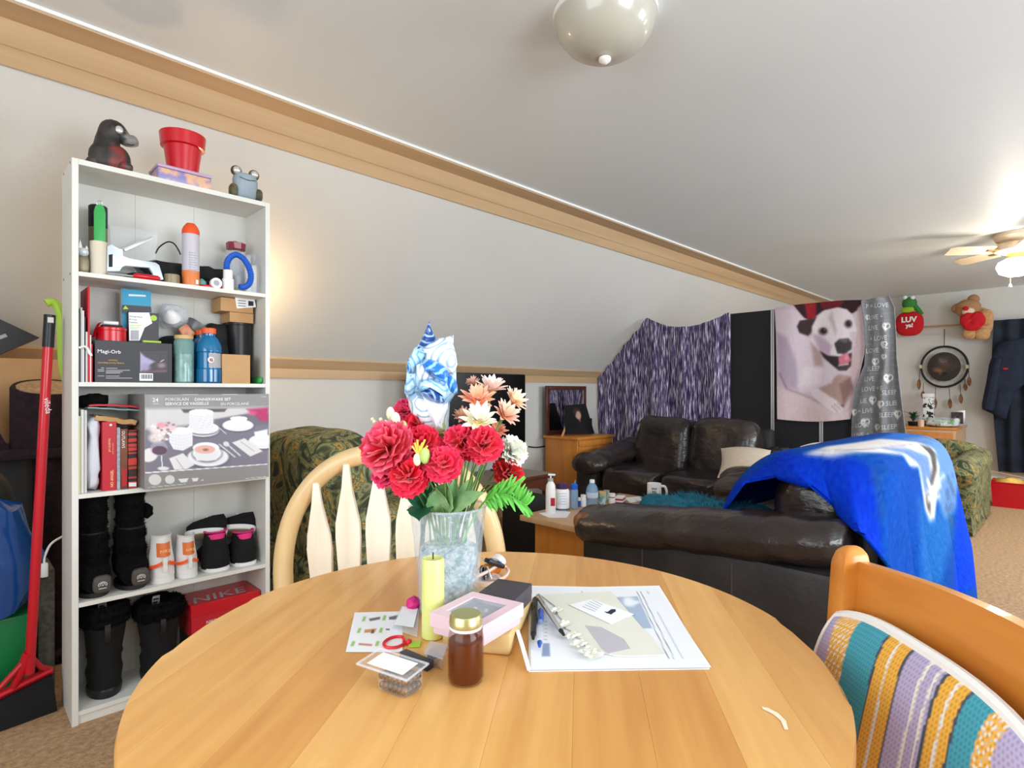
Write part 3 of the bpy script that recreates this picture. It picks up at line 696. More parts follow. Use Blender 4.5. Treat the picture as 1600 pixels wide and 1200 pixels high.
# --- shelf 1 : tools
Z = SH[0]
mat('beige_plastic', (214, 204, 184), .5); mat('green_plastic', (58, 168, 84), .35); mat('khaki_metal', (140, 128, 104), .4, metal=.3); mat('paleblue_paint', (206, 218, 228), .35, metal=.2)
mat('orange_plastic', (232, 84, 34), .4); mat('spray_body', (196, 192, 204), .35); mat('spray_orange', (226, 128, 66), .35)
mat('blue_hose', (28, 92, 196), .4); mat('maroon_glass', (150, 36, 58), .2, alpha=.8); mat('teal', (110, 186, 178), .5); mat('black_fabric', (34, 34, 36), .85, (22, 22, 24), sc=20, bump=.6, bsc=30)
Y = 2.36; cx_, r_ = scol(122, 139, Y)
group_thing('cat_ornament', 'tiny white and brown cat ornament in the bookcase corner beside the beige cup', 'ornament', [
    ('body', puff((cx_, Y + .01, Z + .03), (.034, .03, .06), (.6, .7)), 'khaki_metal'), ('head', ball((cx_, Y + .004, Z + .072), .0155, 14), 'paleblue_paint'), ('ear', lathe([(.007, 0), (0, .03)], 8).mv(cx_ - .008, Y + .006, Z + .083), 'white_plastic'), ('ear', lathe([(.006, 0), (0, .014)], 8).mv(cx_ + .009, Y + .006, Z + .083), 'white_plastic')])
cx_, r_ = scol(140, 168, 2.375); hc_ = bz(154, 378, 2.37) - Z
solo('beige_cup', lathe([(0, 0), (r_, 0), (r_ * 1.02, hc_), (r_ * .95, hc_), (r_ * .92, .004), (0, .004)], 24).mv(cx_, 2.375, Z), 'beige_plastic', 'plain beige plastic cup holding a green clip on the tool shelf', 'cup')
gz = bz(156, 318, 2.36)
g = prism([(-.016, 0), (.016, 0), (.0165, .17), (.012, .185), (.005, .19), (-.005, .19), (-.012, .185), (-.0165, .17)], -.004, .004, 'xz', .0015).mv(cx_ + .003, 2.375, Z + .005); kz = (gz - Z - .005) / .19
g.v = [V((p.x, p.y, Z + .005 + (p.z - Z - .005) * kz)) for p in g.v]
group_thing('green_clip', 'long green plastic clip standing in the beige cup', 'clip', [('strip', g, 'green_plastic'), ('hang_ring', tube([(cx_ + .003 + .008 * math.cos(a), 2.374, gz + .004 + .009 * math.sin(a)) for a in [k * math.pi / 8 for k in range(16)]], .0022, 6, True), 'steel')])
cx_, r_ = scol(138, 168, 2.47); zt = bz(153, 322, 2.47)
group_thing('thermos', 'khaki thermos flask with a black cap behind the beige cup', 'flask', [('flask_body', cyl(r_, 0, (zt - Z) * .7, 24, (cx_, 2.47)).mv(0, 0, Z), 'khaki_metal'), ('cap', cyl(r_ * 1.02, (zt - Z) * .7, zt - Z, 24, (cx_, 2.47), .004).mv(0, 0, Z), 'black_plastic')])
# staple gun
Y = 2.352
def fp(pts, dx=0): return pts
t = group_thing('staple_gun', 'pale blue and chrome staple gun lying on the tool shelf', 'tool', [
    ('body', fpoly([(168, 384), (176, 381), (186, 390), (193, 388), (191, 401), (204, 404), (243, 410), (249, 414), (256, 437), (240, 438), (240, 426), (234, 417), (196, 414), (190, 416), (188, 424), (167, 424)], Y, .016, .002), 'paleblue_paint'),
    ('lever', fpoly([(192, 388), (236, 369), (240, 372), (196, 393)], Y + .004, .008, .001), 'steel'), ('name_badge', fpoly([(170, 398), (176, 397), (176, 417), (170, 417)], Y - .0015, .002), 'black_matte')])
Y = 2.343; a, b = onY(168, 424, Y), onY(208, 429, Y); c = onY(250, 435, Y)
dz = Z + .009 - a.z
group_thing('screwdriver', 'red-handled screwdriver in front of the staple gun', 'tool', [('shank', tube([(a.x, Y, Z + .007), (b.x, Y, Z + .008)], .003, 8), 'steel'), ('handle', tube([(b.x, Y, Z + .008), (b.x + .01, Y, Z + .0105), (c.x - .008, Y, Z + .0105), (c.x, Y, Z + .009)], [.006, .0102, .0102, .006], 12), 'red_gloss')])
Y = 2.475; xa, xb = bx(167, Y), bx(243, Y); zt = bz(205, 360, Y)
g = loft([[V((x, y, z)) for x, y in ((xa + i, Y - .04 + i), (xb - i, Y - .04 + i), (xb - i, Y + .05 - i), (xa + i, Y + .05 - i))] for z, i in ((Z + .036, .012), (zt - .006, .002), (zt, 0))], True)
solo('clear_tray', g, 'clear_plastic', 'cloudy clear plastic food tray on the black pouch', 'tray')
xa, xb = bx(195, 2.46), bx(358, 2.46)
solo('black_pouch', puff(((xa + xb) / 2, 2.452, Z + .018), (xb - xa, .13, .035), (.35, .35), 40, 12, wr=.003, wf=25).mv(0, 0, .001), 'black_fabric', 'flat black fabric pouch lying along the tool shelf', 'pouch')
xa, xb = bx(225, 2.43), bx(362, 2.43)
solo('black_sheet_bundle', puff(((xa + xb) / 2 + .005, 2.475, Z + .066), ((xb - xa) * 1.15, .09, .062), (.5, .5), 36, 12, wr=.012, wf=30), 'black_fabric', 'crumpled black plastic bag heaped on the pouch behind the spray can', 'bag')
Y = 2.47; pts = spline([onY(x, y, Y) for x, y in ((243, 396), (249, 386), (262, 378), (272, 381), (279, 391), (282, 398))], 5)
solo('power_cable', tube(pts, .0028, 6), 'black_plastic', 'thin black cord arching behind the spray can', 'cord')
def roll(name, px0, px1, ytop, Y, m1, m2, label):
    c, r = scol(px0, px1, Y); h = bz((px0 + px1) / 2, ytop, Y) - Z
    group_thing(name, label, 'tape roll', [('tape', lathe([(r * .62, 0), (r, 0), (r, h), (r * .62, h), (r * .62, 0)], 24).mv(c, Y + r, Z), m1), ('core', lathe([(r * .56, 0), (r * .62, 0), (r * .62, h), (r * .56, h), (r * .56, 0)], 24).mv(c, Y + r, Z), m2)])
roll('tape_roll', 259, 284, 428, 2.336, 'khaki_metal', 'white_plastic', 'roll of clear packing tape between staple gun and spray can')
c, r = scol(285, 312, 2.37); h = bz(299, 348, 2.37) - Z; hb = bz(299, 366, 2.37) - Z
prof = [(r * .9, 0), (r, .004), (r, hb)]
t = group_thing('spray_can', 'white and orange aerosol can with a slanted orange cap', 'spray can', [('can', lathe(prof, 28).mv(c, 2.375, Z), 'spray_body'), ('cap', lathe([(r * 1.02, hb - .002), (r * 1.02, hb + .012), (r * .85, hb + (h - hb) * .6), (r * .5, hb + (h - hb) * .92), (.003, h)], 28).mv(c, 2.375, Z), 'orange_plastic')])
part('colour_band', lathe([(r * .92, .0012), (r * 1.012, .005), (r * 1.012, hb * .28), (r * 1.0, hb * .29)], 28).mv(c, 2.375, Z), 'spray_orange', t)
for k in range(9): part('text_line', box(c - r * .45, c + r * (.45 - .1 * (k % 3)), 2.375 - r - .0008, 2.375 - r * .86, Z + .05 + k * .009, Z + .0525 + k * .009), 'txt_grey', t, 0)
part('barcode', box(c + r * .35, c + r * .62, 2.375 - r * .95, 2.375 - r * .78, Z + .008, Z + .024), 'txt_white', t, 0)
Y = 2.36
solo('teal_pod', lathe([(0, 0), (.018, 0), (.016, .014), (.005, .024), (.0, .026)], 18).mv(bx(320, Y) - .002, Y + .03, Z + .013), 'teal', 'small teal pod behind the white tape roll', 'pod')
xa, xb = bx(313, Y), bx(347, Y)
solo('red_pouch', puff(((xa + xb) / 2, Y + .02, Z + .0065), (xb - xa, .06, .013), (.4, .4)), 'red_gloss', 'flat red pouch in front of the spray can', 'pouch')
c, r = scol(326, 345, Y); p = V((c, Y - .012, Z + r * .92))
group_thing('white_roll', 'small roll of white tape standing on its edge', 'tape roll', [('tape', lathe([(r * .5, -.009), (r * .92, -.009), (r * .92, .009), (r * .5, .009), (r * .5, -.009)], 24).rot(90, 'X').mv(*p), 'white_plastic'), ('core', lathe([(0, -.006), (r * .5, -.006), (r * .5, .006), (0, .006)], 20).rot(90, 'X').mv(*p), 'txt_grey')])
# blue hose on a white bottle
Y = 2.352; c, r = scol(348, 366, Y)
zb = bz(357, 422, Y)
pts = spline([onY(x, y, Y) for x, y in ((354, 421), (355, 410), (361, 401), (370, 398), (380, 404), (388, 416), (392, 430), (390, 442), (383, 448), (374, 448))], 8)
rs = [.0105 + (.0018 if i % 2 else 0) for i in range(len(pts))]
pts = [V((p.x, p.y, max(p.z, Z + .0125))) for p in pts]
group_thing('hose_bottle', 'white bottle with a curled ribbed blue hose as its spout', 'bottle', [('bottle', lathe([(r, 0), (r, (zb - Z) * .55), (r * .8, (zb - Z) * .6), (r * .8, zb - Z)], 20).mv(c, Y + .006, Z), 'white_plastic'), ('hose', tube(pts, rs, 12), 'blue_hose')])
c, r = scol(352, 382, 2.45); zt = bz(367, 394, 2.45)
solo('clear_jar', lathe_open([(r * .9, 0), (r, .004), (r, zt - Z - .004), (r * .96, zt - Z)], 22).mv(c, 2.45, Z), 'clear_film', 'clear plastic jar behind the blue hose', 'jar')
g = lathe([(r * .5, 0), (r * .95, .004), (r * 1.02, .03), (r * .6, .034), (.0, .03)], 9).jit(.004, 60).mv(c + .005, 2.45, zt + .006)
solo('maroon_holder', g, 'maroon_glass', 'crumpled maroon glass candle holder on the clear jar', 'candle holder', smooth=10)
c, r = scol(366, 378, 2.385)
group_thing('glass_vial', 'small glass vial with yellow contents under the blue hose', 'vial', [('glass', cyl(r, 0, .065, 14, (c, 2.39)).mv(0, 0, Z), 'clear_plastic'), ('contents', cyl(r * .7, .004, .022, 12, (c, 2.39)).mv(0, 0, Z), 'candle_wax')])
for px0, px1, yt, nm in ((382, 394, 398, 'slim white tube bottle behind the blue hose'), (393, 405, 398, 'frosted white bottle against the bookcase side')):
    c, r = scol(px0, px1, 2.44); h = bz(px0, yt, 2.44) - Z
    group_thing('white_bottle', nm, 'bottle', [('bottle', cyl(r, 0, h * .75, 18, (c, 2.44), .003).mv(0, 0, Z), 'white_plastic'), ('cap', cyl(r * .8, h * .75, h, 16, (c, 2.44)).mv(0, 0, Z), 'clear_film')])
# --- shelf 2
Z = SH[1]
mat('red_folder', (190, 26, 40), .5); mat('grey_paper', (206, 206, 204), .7); mat('dark_paper', (84, 84, 86), .7)
xs = .3115; zt = 1.2
fl = [('dark_paper', .005, 1.36, .14), ('grey_paper', .004, 1.38, .13), ('paper', .004, 1.37, .12), ('dark_paper', .003, 1.35, .12), ('grey_paper', .005, 1.30, .15), ('red_folder', .005, bz(140, 449, 2.36), .15), ('paper', .003, 1.29, .14), ('red_folder', .003, 1.26, .15)]
lab = ['black document folder against the bookcase side', 'grey file of papers next to the black folder', 'white file of papers between two dark folders', 'thin dark folder beside the white file', 'thick grey file beside the tall red folder', 'tall red document folder on the middle shelf', 'white papers between the red folders', 'short red folder beside the smoke-orb box']
for (m, w, z1, d), l in zip(fl, lab):
    solo('document_folder', box(xs, xs + w, YF + .012, YF + .012 + d, Z, z1, .0006).tr(Matrix()), m, l, 'folder', 'documents filed upright'); xs += w + .0008
g = tube(spline([(.3135, YF + .004, 1.245), (.325, YF + .0, 1.25), (.336, YF + .006, 1.24), (.345, YF + .008, 1.22)], 4), .0045, 6).jit(.004, 60)
solo('white_bag_wisp', g, 'white_plastic', 'crumpled white plastic handle hanging over the filed papers', 'bag')
Yb = 2.352; xa, xb = bx(148, Yb), bx(269, Yb); zt = bz(208, 534, Yb)
orb = thing('orb_box', 'black box with white Magi-Orb lettering', 'box', ((xa + xb) / 2, Yb + .05, Z))
mat('box_black', (40, 40, 46), .45); part('carton', box(xa, xb, Yb, Yb + .11, Z, zt, .001), 'box_black', orb, 20)
def ot(s, cx, cy, h, m, **k):  # position in the zoomed crop -> photo pixels
    part('lettering', text_on(s, 110 + cx / 6.667, 430 + cy / 6.667, Yb, h, **k), m, orb, 0)
ot('Magi-Orb', 280, 808, .0125, 'txt_white', bold=.00012)
ot('calming', 395, 890, .0062, 'txt_gold'); ot('cascading smoke illusion', 282, 916, .0062, 'txt_gold', cwid=.93)
for x0_, x1_, y_ in ((370, 490, 966), (370, 620, 987), (370, 545, 1002), (370, 520, 1016), (370, 510, 1048), (370, 645, 1068), (320, 352, 962), (285, 352, 980), (285, 352, 996), (285, 352, 1046)):
    part('text_line', fpoly([(110 + a / 6.667, 430 + b / 6.667) for a, b in ((x0_, y_), (x1_, y_), (x1_, y_ + 7), (x0_, y_ + 7))], Yb - .0007, .0003), 'txt_grey', orb, 0)
cv = Canvas(725, 790, 1010, 1015, 60, 48, (58, 54, 62))
cv.poly([(725, 800), (780, 850), (880, 900), (800, 950), (725, 1010)], (170, 160, 196), 12).ell(780, 960, 50, 40, (150, 140, 180), 0, .5).ell(950, 940, 40, 25, (140, 120, 130), 0, .6).poly([(740, 1000), (1000, 985), (1005, 1012), (735, 1012)], (110, 76, 80), 8)
cv.line([(940, 900), (975, 880)], 6, (220, 220, 226)).grain(5)
part('picture', cv.sheet(lambda x, y: onY(110 + x / 6.667, 430 + y / 6.667, Yb - .0004)), PRINT(), orb, 0, cv.cols())
part('barcode_label', fpoly([(218, 583), (239, 583.5), (239, 595), (218, 595)], Yb - .0006, .0004), 'paper', orb, 0)
for k in range(8): part('barcode_bar', fpoly([(220.5 + 2.2 * k, 585), (221.6 + 2.2 * k + .4 * (k % 2), 585), (221.6 + 2.2 * k + .4 * (k % 2), 592), (220.5 + 2.2 * k, 592)], Yb - .0008, .0001), 'txt_black', orb, 0)
Zo = zt + .0005
c, r = scol(149, 197, 2.41); h = bz(173, 512, 2.40) - Zo
t = group_thing('red_tin', 'round shiny red tin with a red ribbon on the smoke-orb box', 'tin', [('tin_body', cyl(r, 0, h * .75, 28, (c, 2.405)).mv(0, 0, Zo), 'red_gloss'), ('lid', cyl(r * 1.03, h * .75, h, 28, (c, 2.405), .002).mv(0, 0, Zo), 'red_gloss')])
part('ribbon', surf(lambda u, v: V((c - r * 1.1 + .02 * u - .006 * math.sin(v * 3), 2.39 + .03 * v, Zo + .012 + .05 * u + .012 * math.sin(u * 3))), 8, 6, .001), 'red_gloss', t, 60)
solo('black_wallet', box(c - .028, c + .03, 2.385, 2.43, Zo + h + .0005, Zo + h + .009, .002), 'black_matte', 'flat black wallet on the red tin', 'wallet')
solo('white_tube', tube([(c - .022, 2.405, Zo + h + .0165), (c + .02, 2.40, Zo + h + .0165)], .0068, 12), 'white_plastic', 'small white tube on the black wallet', 'tube')
Y = 2.392; xa, xb = bx(201, Y), bx(248, Y); z1 = bz(225, 488, Y)
hk = thing('hook_box', 'white, black and lime hook fastener pack', 'box', ((xa + xb) / 2, Y + .02, Zo))
part('carton', box(xa, xb, Y, Y + .032, Zo, z1, .001), 'black_card', hk, 20); part('hang_tab', fpoly([(191, 476), (236, 479), (237, 488), (192, 488)], Y + .01, .001), 'black_card', hk, 0)
part('white_panel', fpoly([(201, 488), (233, 488.5), (238, 505), (226, 512), (218, 532), (202, 532)], Y - .0006, .0005), 'paper', hk, 0)
part('lime_dot', lathe([(0, -.0004), (.0105, -.0004), (.0105, .0004), (0, .0004)], 20).rot(90, 'X').mv(onY(240, 497, Y).x, Y - .0012, onY(240, 497, Y).z), 'lime', hk, 0)
part('roof_logo', fpoly([(192, 483), (196, 477.5), (201, 483)], Y + .008, .0008), 'lime', hk, 0)
for k, s in enumerate(('Strong Hook', '& Loop', 'Fastener')): part('lettering', text_on(s, 202, 495 + 4.6 * k, Y - .001, .0055), 'txt_black', hk, 0)
for k in range(3): part('text_line', fpoly([(203, 508 + 2.6 * k), (220 - 2 * k, 508 + 2.6 * k), (220 - 2 * k, 509 + 2.6 * k), (203, 509 + 2.6 * k)], Y - .0009, .0003), 'lime', hk, 0)
part('diagram', fpoly([(204, 516), (217, 516), (217, 531), (204, 531)], Y - .0009, .0004), 'txt_grey', hk, 0)
Y = 2.436; mat('sky_blue_card', (66, 160, 200), .5); xa, xb = bx(190, Y), bx(236, Y); z1 = bz(213, 453, Y)
bb = group_thing('blue_box', 'sky blue box with pale end standing behind the hook pack', 'box', [('carton', box(xa, xb, Y, Y + .03, Zo, z1, .001), 'sky_blue_card'), ('end_panel', box(xa - .0006, xa, Y + .002, Y + .028, Zo, z1 - .001), 'beige_plastic')])
part('text_line', fpoly([(201, 459.5), (228, 461), (228, 463.5), (201, 462.5)], Y - .0007, .0004), 'txt_white', bb, 0)
Y = 2.375; xa, xb = bx(222, Y), bx(251, Y)
solo('lime_clip', box(xa, xb, Y - .012, Y + .006, Zo, Zo + .008, .003), 'lime', 'lime green plastic clip in front of the hook pack', 'clip')
# support heap, mask, bowl, packet
xa, xb = bx(252, 2.5), bx(334, 2.5)
hz = bz(290, 512, 2.47)
hz = 1.318
solo('black_cloth_heap', puff(((xa + xb) / 2, 2.505, (Z + hz) / 2), (xb - xa + .02, .07, hz - Z), (.3, .3), 30, 16), 'black_fabric', 'black cloth bundle stuffed behind the jar and bottles', 'cloth')
cpt = onY(268, 498, 2.48)
mk = thing('dust_mask', 'white cup dust mask with a heart print in a clear bag', 'mask', (cpt.x, 2.48, hz))
part('cup', lathe([(.0, .034), (.012, .032), (.026, .018), (.033, .0), (.031, .0), (.024, .016), (.011, .029), (0, .031)], 24).rot(55, 'X').rot(-20).mv(cpt.x, 2.478, cpt.z + .004), 'white_plastic', mk)
part('clear_bag', puff((cpt.x + .012, 2.495, cpt.z + .012), (.1, .05, .085), (.6, .6), 24, 14, wr=.012, wf=40), 'clear_film', mk, 30)
cpt = onY(302, 492, 2.47)
mat('pewter', (104, 106, 108), .4, metal=.3)
solo('grey_bowl', lathe([(.0, 0), (.03, .002), (.042, .018), (.047, .045), (.044, .045), (.038, .018), (.026, .006), (0, .005)], 30).rot(38, 'Y').mv(cpt.x + .0, 2.49, hz + .012).mv(0, 0, 0), 'pewter', 'dark grey bowl tipped on its side on the black cloth', 'bowl')
a = onY(292, 505, 2.44)
solo('snack_packet', puff((a.x + .004, 2.458, hz + .012), (.045, .016, .05), (.4, .4), wr=.004, wf=40).rot(-35, 'Y', (a.x, 2.458, hz + .012)), mat('packet_foil', (196, 70, 44), .35, (220, 190, 130), sc=14), 'red and cream snack packet leaning on the grey bowl', 'packet')
# jar with wooden lid
c, r = scol(272, 303, 2.372); zt = bz(287, 524, 2.372) - Z
mat('teal_glass', (150, 196, 190), .1, alpha=.45, spec=.8); mat('seaglass', (186, 214, 212), .25, (120, 160, 160), sc=40, lo=.45, hi=.55)
group_thing('lidded_jar', 'teal glass jar with a flat wooden lid', 'jar', [('glass', lathe_open([(r * .8, 0), (r, .006), (r, zt * .85), (r * .88, zt * .92)], 26).mv(c, 2.375, Z), 'teal_glass'), ('contents', lathe([(r * .7, .004), (r * .8, .01), (r * .8, zt * .6), (0, zt * .62)], 20).mv(c, 2.375, Z), 'seaglass'), ('lid', cyl(r * .95, zt * .92, zt, 26, (c, 2.375), .002).mv(0, 0, Z), 'bamboo')])
mat('blue_drink', (14, 110, 160), .12, (10, 96, 146), sc=4, coat=.4); mat('orange_cap', (240, 96, 40), .4)
def drink(px0, px1, Y, ytop, label):
    c, r = scol(px0, px1, Y); h = bz((px0 + px1) / 2, ytop, Y) - Z
    t = group_thing('sports_drink_bottle', label, 'bottle', [('bottle', lathe([(r * .85, 0), (r, .006), (r, h * .25), (r * .93, h * .27), (r * .93, h * .55), (r, h * .57), (r * .98, h * .68), (r * .75, h * .8), (r * .5, h * .86), (r * .5, h * .9)], 28).mv(c, Y, Z), 'blue_drink'), ('cap', lathe([(r * .52, h * .9), (r * .56, h * .905), (r * .56, h * .99), (r * .5, h)], 20).mv(c, Y, Z), 'orange_cap')], 'blue sports drinks')
    return t, c, r, h
t, c, r, h = drink(306, 346, 2.375, 513, 'blue sports drink with orange cap and G label in front')
Yl = 2.375 - r * .94
def arc_panel(a0, a1, z0, z1, rr): return surf(lambda u, v: V((c + rr * math.sin(a0 + (a1 - a0) * u), 2.375 - rr * math.cos(a0 + (a1 - a0) * u), z0 + (z1 - z0) * v)), 14, 2, -.0003)
part('label_panel', arc_panel(-.3, 1.2, Z + h * .28, Z + h * .54, r * .945), 'txt_grey', t, 60)
part('label_disc', lathe([(0, 0), (.0115, 0), (.0115, .0006), (0, .0006)], 24).rot(90, 'X').mv(c - .006, 2.375 - r * .97, Z + h * .42), 'txt_white', t, 0)
part('letter_g', text_geo('G', .012, bold=.0006).mv(c - .011, 2.375 - r * .97 - .0012, Z + h * .42 - .006), 'txt_black', t, 0)
part('bolt', prism([(0, .006), (.004, .006), (.002, .001), (.005, .001), (-.001, -.006), (.001, -.001), (-.002, -.001)], 0, .0003, 'xz').mv(c - .005, 2.375 - r * .97 - .0018, Z + h * .42), 'orange_cap', t, 0)
drink(297, 335, 2.452, 516, 'second blue sports drink standing behind the first')
Y = 2.345; xa, xb = bx(347, Y), bx(391, Y); z1 = bz(369, 554, Y)
solo('small_carton', box(xa, xb, Y, Y + .055, Z, z1, .001), 'kraft', 'small plain cardboard cube on the shelf edge beside the drink', 'box', smooth=20)
c, r = scol(361, 406, 2.47); zt = bz(385, 507, 2.47)
r = .047; c = .863
group_thing('black_canister', 'tall black canister under two cardboard boxes', 'canister', [('canister_body', cyl(r, 0, zt - Z - .01, 30, (c, 2.47)).mv(0, 0, Z), 'black_plastic'), ('rim', lathe([(r, zt - Z - .01), (r * 1.03, zt - Z - .008), (r * 1.03, zt - Z), (0, zt - Z)], 30).mv(c, 2.47, Z), 'black_plastic')])
Y = 2.43; za = zt + .001; zb = bz(385, 490, Y)
solo('cardboard_box', box(.812, .905, 2.425, 2.53, za, za + .04, .001), 'kraft', 'flat cardboard box lying directly on the black canister', 'box', 'cardboard boxes on the canister', 20)
z2 = za + .041; z3 = bz(370, 466, 2.41)
b2 = group_thing('cardboard_box', 'upper cardboard box with a white shipping label', 'box', [('carton', box(bx(345, 2.42), .902, 2.42, 2.53, z2, min(z3, SH[0] - .018), .001), 'kraft'), ('shipping_label', fpoly([(367, 464), (398, 468), (400, 480), (370, 482)], 2.4185, .0005), 'paper')], 'cardboard boxes on the canister')
for k in range(3): part('label_print', fpoly([(372, 469 + 4 * k), (384, 470 + 4 * k), (384, 471 + 4 * k), (372, 470 + 4 * k)], 2.4175, .0003), 'txt_black', b2, 0)
part('label_print', fpoly([(388, 470), (396, 471), (396, 478), (388, 478)], 2.4175, .0003), 'txt_black', b2, 0)
xa, xb = bx(328, 2.44), bx(366, 2.44)
solo('black_bag', puff(((xa + xb) / 2 + .0, 2.50, Z + .125), (.1, .08, .25), (.5, .6), 26, 18, wr=.012, wf=26), 'black_fabric', 'crumpled black cloth bag beside the black canister', 'bag')
solo('green_cloth', puff((.907, 2.39, Z + .015), (.018, .08, .03), (.6, .6), wr=.003, wf=40), 'green_plastic', 'scrap of green cloth wedged in the shelf corner', 'cloth')
# --- shelf 3 : books
Z = SH[2]
def upright(name, label, px0, px1, ytop, Yq, d, m, b=.001, cat='book'):
    g = sbox(px0, px1, ytop, Yq, Z, d, b); return solo(name, g, m, label, cat, 'books and papers standing upright', 20), g
mat('mag_green', (206, 214, 170), .5); mat('mag_white', (226, 224, 222), .5); mat('red_book', (188, 24, 44), .45); mat('grey_book', (176, 178, 190), .6, (150, 152, 166), sc=120, stretch=(1, 1, 1)); mat('brown_book', (132, 74, 48), .5, (90, 50, 40), sc=9)
mat('red_black_book', (206, 50, 36), .45, (28, 24, 24), sc=75, stretch=(.02, .02, 1), lo=.48, hi=.53, detail=1); mat('tan_book', (150, 116, 98), .6, (120, 88, 76), sc=60, stretch=(.1, .1, 1))
upright('magazine', 'thin green and white magazine against the bookcase side', 121, 126, 650, 2.345, .17, 'mag_green', cat='magazine')
upright('magazine', 'white magazine next to the green one', 126.5, 131, 640, 2.345, .17, 'mag_white', cat='magazine')
upright('magazine', 'grey-backed magazine beside the crumpled paper bag', 131.5, 136, 641, 2.35, .16, 'grey_paper', cat='magazine')
xa, xb = bx(137, 2.36), bx(158, 2.36)
solo('paper_bag', puff(((xa + xb) / 2, 2.41, Z + .125), (xb - xa, .1, .25), (.4, .6), 26, 24, wr=.010, wf=26).mv(0, 0, .006), mat('paper_bag_white', (208, 212, 222), .6, bump=.8, bsc=25), 'crumpled pale blue-white paper bag between magazines and red book', 'bag', smooth=25)
o, g = upright('novel', 'thick red hardback titled NO ANGEL', 160, 182, 659, 2.35, .14, 'red_book')
def spine(t, s, px, py, Yq, h, m, **k): g = text_on(s, px, py, Yq, h, vert=2, **k); part('lettering', g, m, t, 0)
spine(o, 'NO ANGEL', 177, 761, 2.35, .0085, 'txt_cream', bold=.0001); spine(o, 'JAY DOBYNS', 172.5, 706, 2.35, .0058, 'txt_cream'); spine(o, 'and nils johnson-shelton', 177, 710, 2.35, .003, 'txt_cream')
part('emblem', lathe([(0, 0), (.004, 0), (.004, .0004), (0, .0004)], 14).rot(90, 'X').mv(bx(173, 2.35), 2.3492, bz(173, 664, 2.35)), 'txt_white', o, 0)
upright('novel', 'slim pale grey lined notebook beside the red hardback', 182.5, 188, 668, 2.352, .14, 'grey_book')
o, g = upright('novel', 'brown and red hardback titled OUTLAWS', 188.5, 199.5, 670, 2.352, .14, 'brown_book')
gg = text_on('OUTLAWS', 190.5, 673, 2.352, .0092, vert=1, bold=.0001); part('lettering', gg, 'txt_white', o, 0)
part('spine_patch', fpoly([(191, 733), (198, 733), (198, 760), (191, 760)], 2.3515, .0004), 'red_folder', o, 0)
o, g = upright('novel', 'red paperback banded with black stripes', 200.5, 214, 672, 2.35, .14, 'red_black_book')
part('price_label', fpoly([(201.5, 754), (213, 754), (213, 760), (201.5, 760)], 2.3493, .0005), 'paper', o, 0)
upright('novel', 'worn brown book next to the dinnerware carton', 215, 222, 668, 2.36, .13, 'tan_book')
zt = 1.005
xa, xb = bx(150, 2.36), bx(214, 2.36)
def fold(u, v, z, amp, seed): 
    return V((xa + (xb - xa) * u, 2.352 + .13 * v, z + amp * noise.noise(V((u * 4, v * 3, seed))) - .012 * (u - .2) + .006))
solo('kraft_wrap', surf(lambda u, v: fold(u, v, 1.012, .008, 2) + V((0, 0, -.012 * u)), 16, 8, .016), 'kraft', 'folded brown paper lying across the book tops', 'paper', smooth=50)
xa, xb = bx(137, 2.355), bx(222, 2.355)
solo('teal_folder', surf(lambda u, v: fold(u, v, 1.04, .003, 5), 12, 6, .005), mat('teal_folder', (120, 150, 148), .6), 'thin grey-teal folder under the red folder on the books', 'folder', smooth=50)
solo('red_flat_folder', surf(lambda u, v: fold(u, v, 1.0475, .003, 5) + V((.004, .004, .006 * math.sin(u * 3))), 12, 6, .006), 'red_folder', 'red folder lying flat on top of the books', 'folder', smooth=50)
mat('black_fur', (14, 13, 14), .95, (8, 8, 9), sc=60, bump=1.5, bsc=120, spec=.15)
xa, xb = bx(121, 2.38), bx(158, 2.38)
solo('black_scarf', puff((xa + .05, 2.43, 1.068), (.085, .12, .045), (.6, .7), 30, 14, wr=.010, wf=35), 'black_fur', 'black knitted scarf stuffed in the corner above the magazines', 'scarf')
# dinnerware carton
YD = 2.283; xa, xb = bx(226, YD), bx(420, YD); z1 = bz(228, 616, YD)
din = thing('dinnerware_carton', 'grey dinnerware set carton with a photo of white plates', 'box', ((xa + xb) / 2, YD + .12, Z))
mat('grey_carton', (140, 138, 138), .5); part('carton', box(xa, xb, YD, YD + .25, Z, z1, .0015), 'grey_carton', din, 20)
cv = Canvas(0, 0, 1400, 1200, 230, 190, (142, 140, 140))
kx, ky = 6.667, 6.667
tl, trr, br, bl = (30, 100), (1350, 105), (1325, 1015), (45, 1120)
pic = [(45, 255), (1330, 240), (1318, 832), (45, 922)]
cv.poly(pic, (120, 116, 132), 2)
cv.poly([(45, 255), (1330, 240), (1330, 300), (900, 360), (500, 430), (45, 470)], (206, 204, 206), 20)
cv.poly([(420, 262), (900, 256), (870, 290), (450, 300)], (86, 80, 86), 8)
cv.poly([(760, 370), (1100, 310), (1330, 330), (1330, 420), (800, 470)], (110, 104, 120), 12)
cv.poly([(1100, 262), (1328, 245), (1326, 390), (1240, 380), (1180, 310)], (178, 40, 96), 14).ell(1160, 300, 40, 24, (206, 80, 130), 0, .6)
def plate(x, y, rx, ry): cv.ell(x, y + 6, rx * 1.03, ry * 1.08, (84, 82, 96), 0, .15); cv.ell(x, y, rx, ry, (232, 232, 238), 0, .06); cv.ell(x, y, rx * .75, ry * .72, (216, 216, 224), 0, .1); cv.ell(x, y - 3, rx * .72, ry * .66, (238, 238, 242), 0, .1)
plate(650, 480, 170, 70); plate(650, 460, 165, 62)
cv.poly([(505, 290), (755, 290), (755, 470), (700, 500), (560, 490), (505, 440)], (226, 226, 232), 3).ell(630, 295, 128, 34, (240, 240, 244), 0, .05)
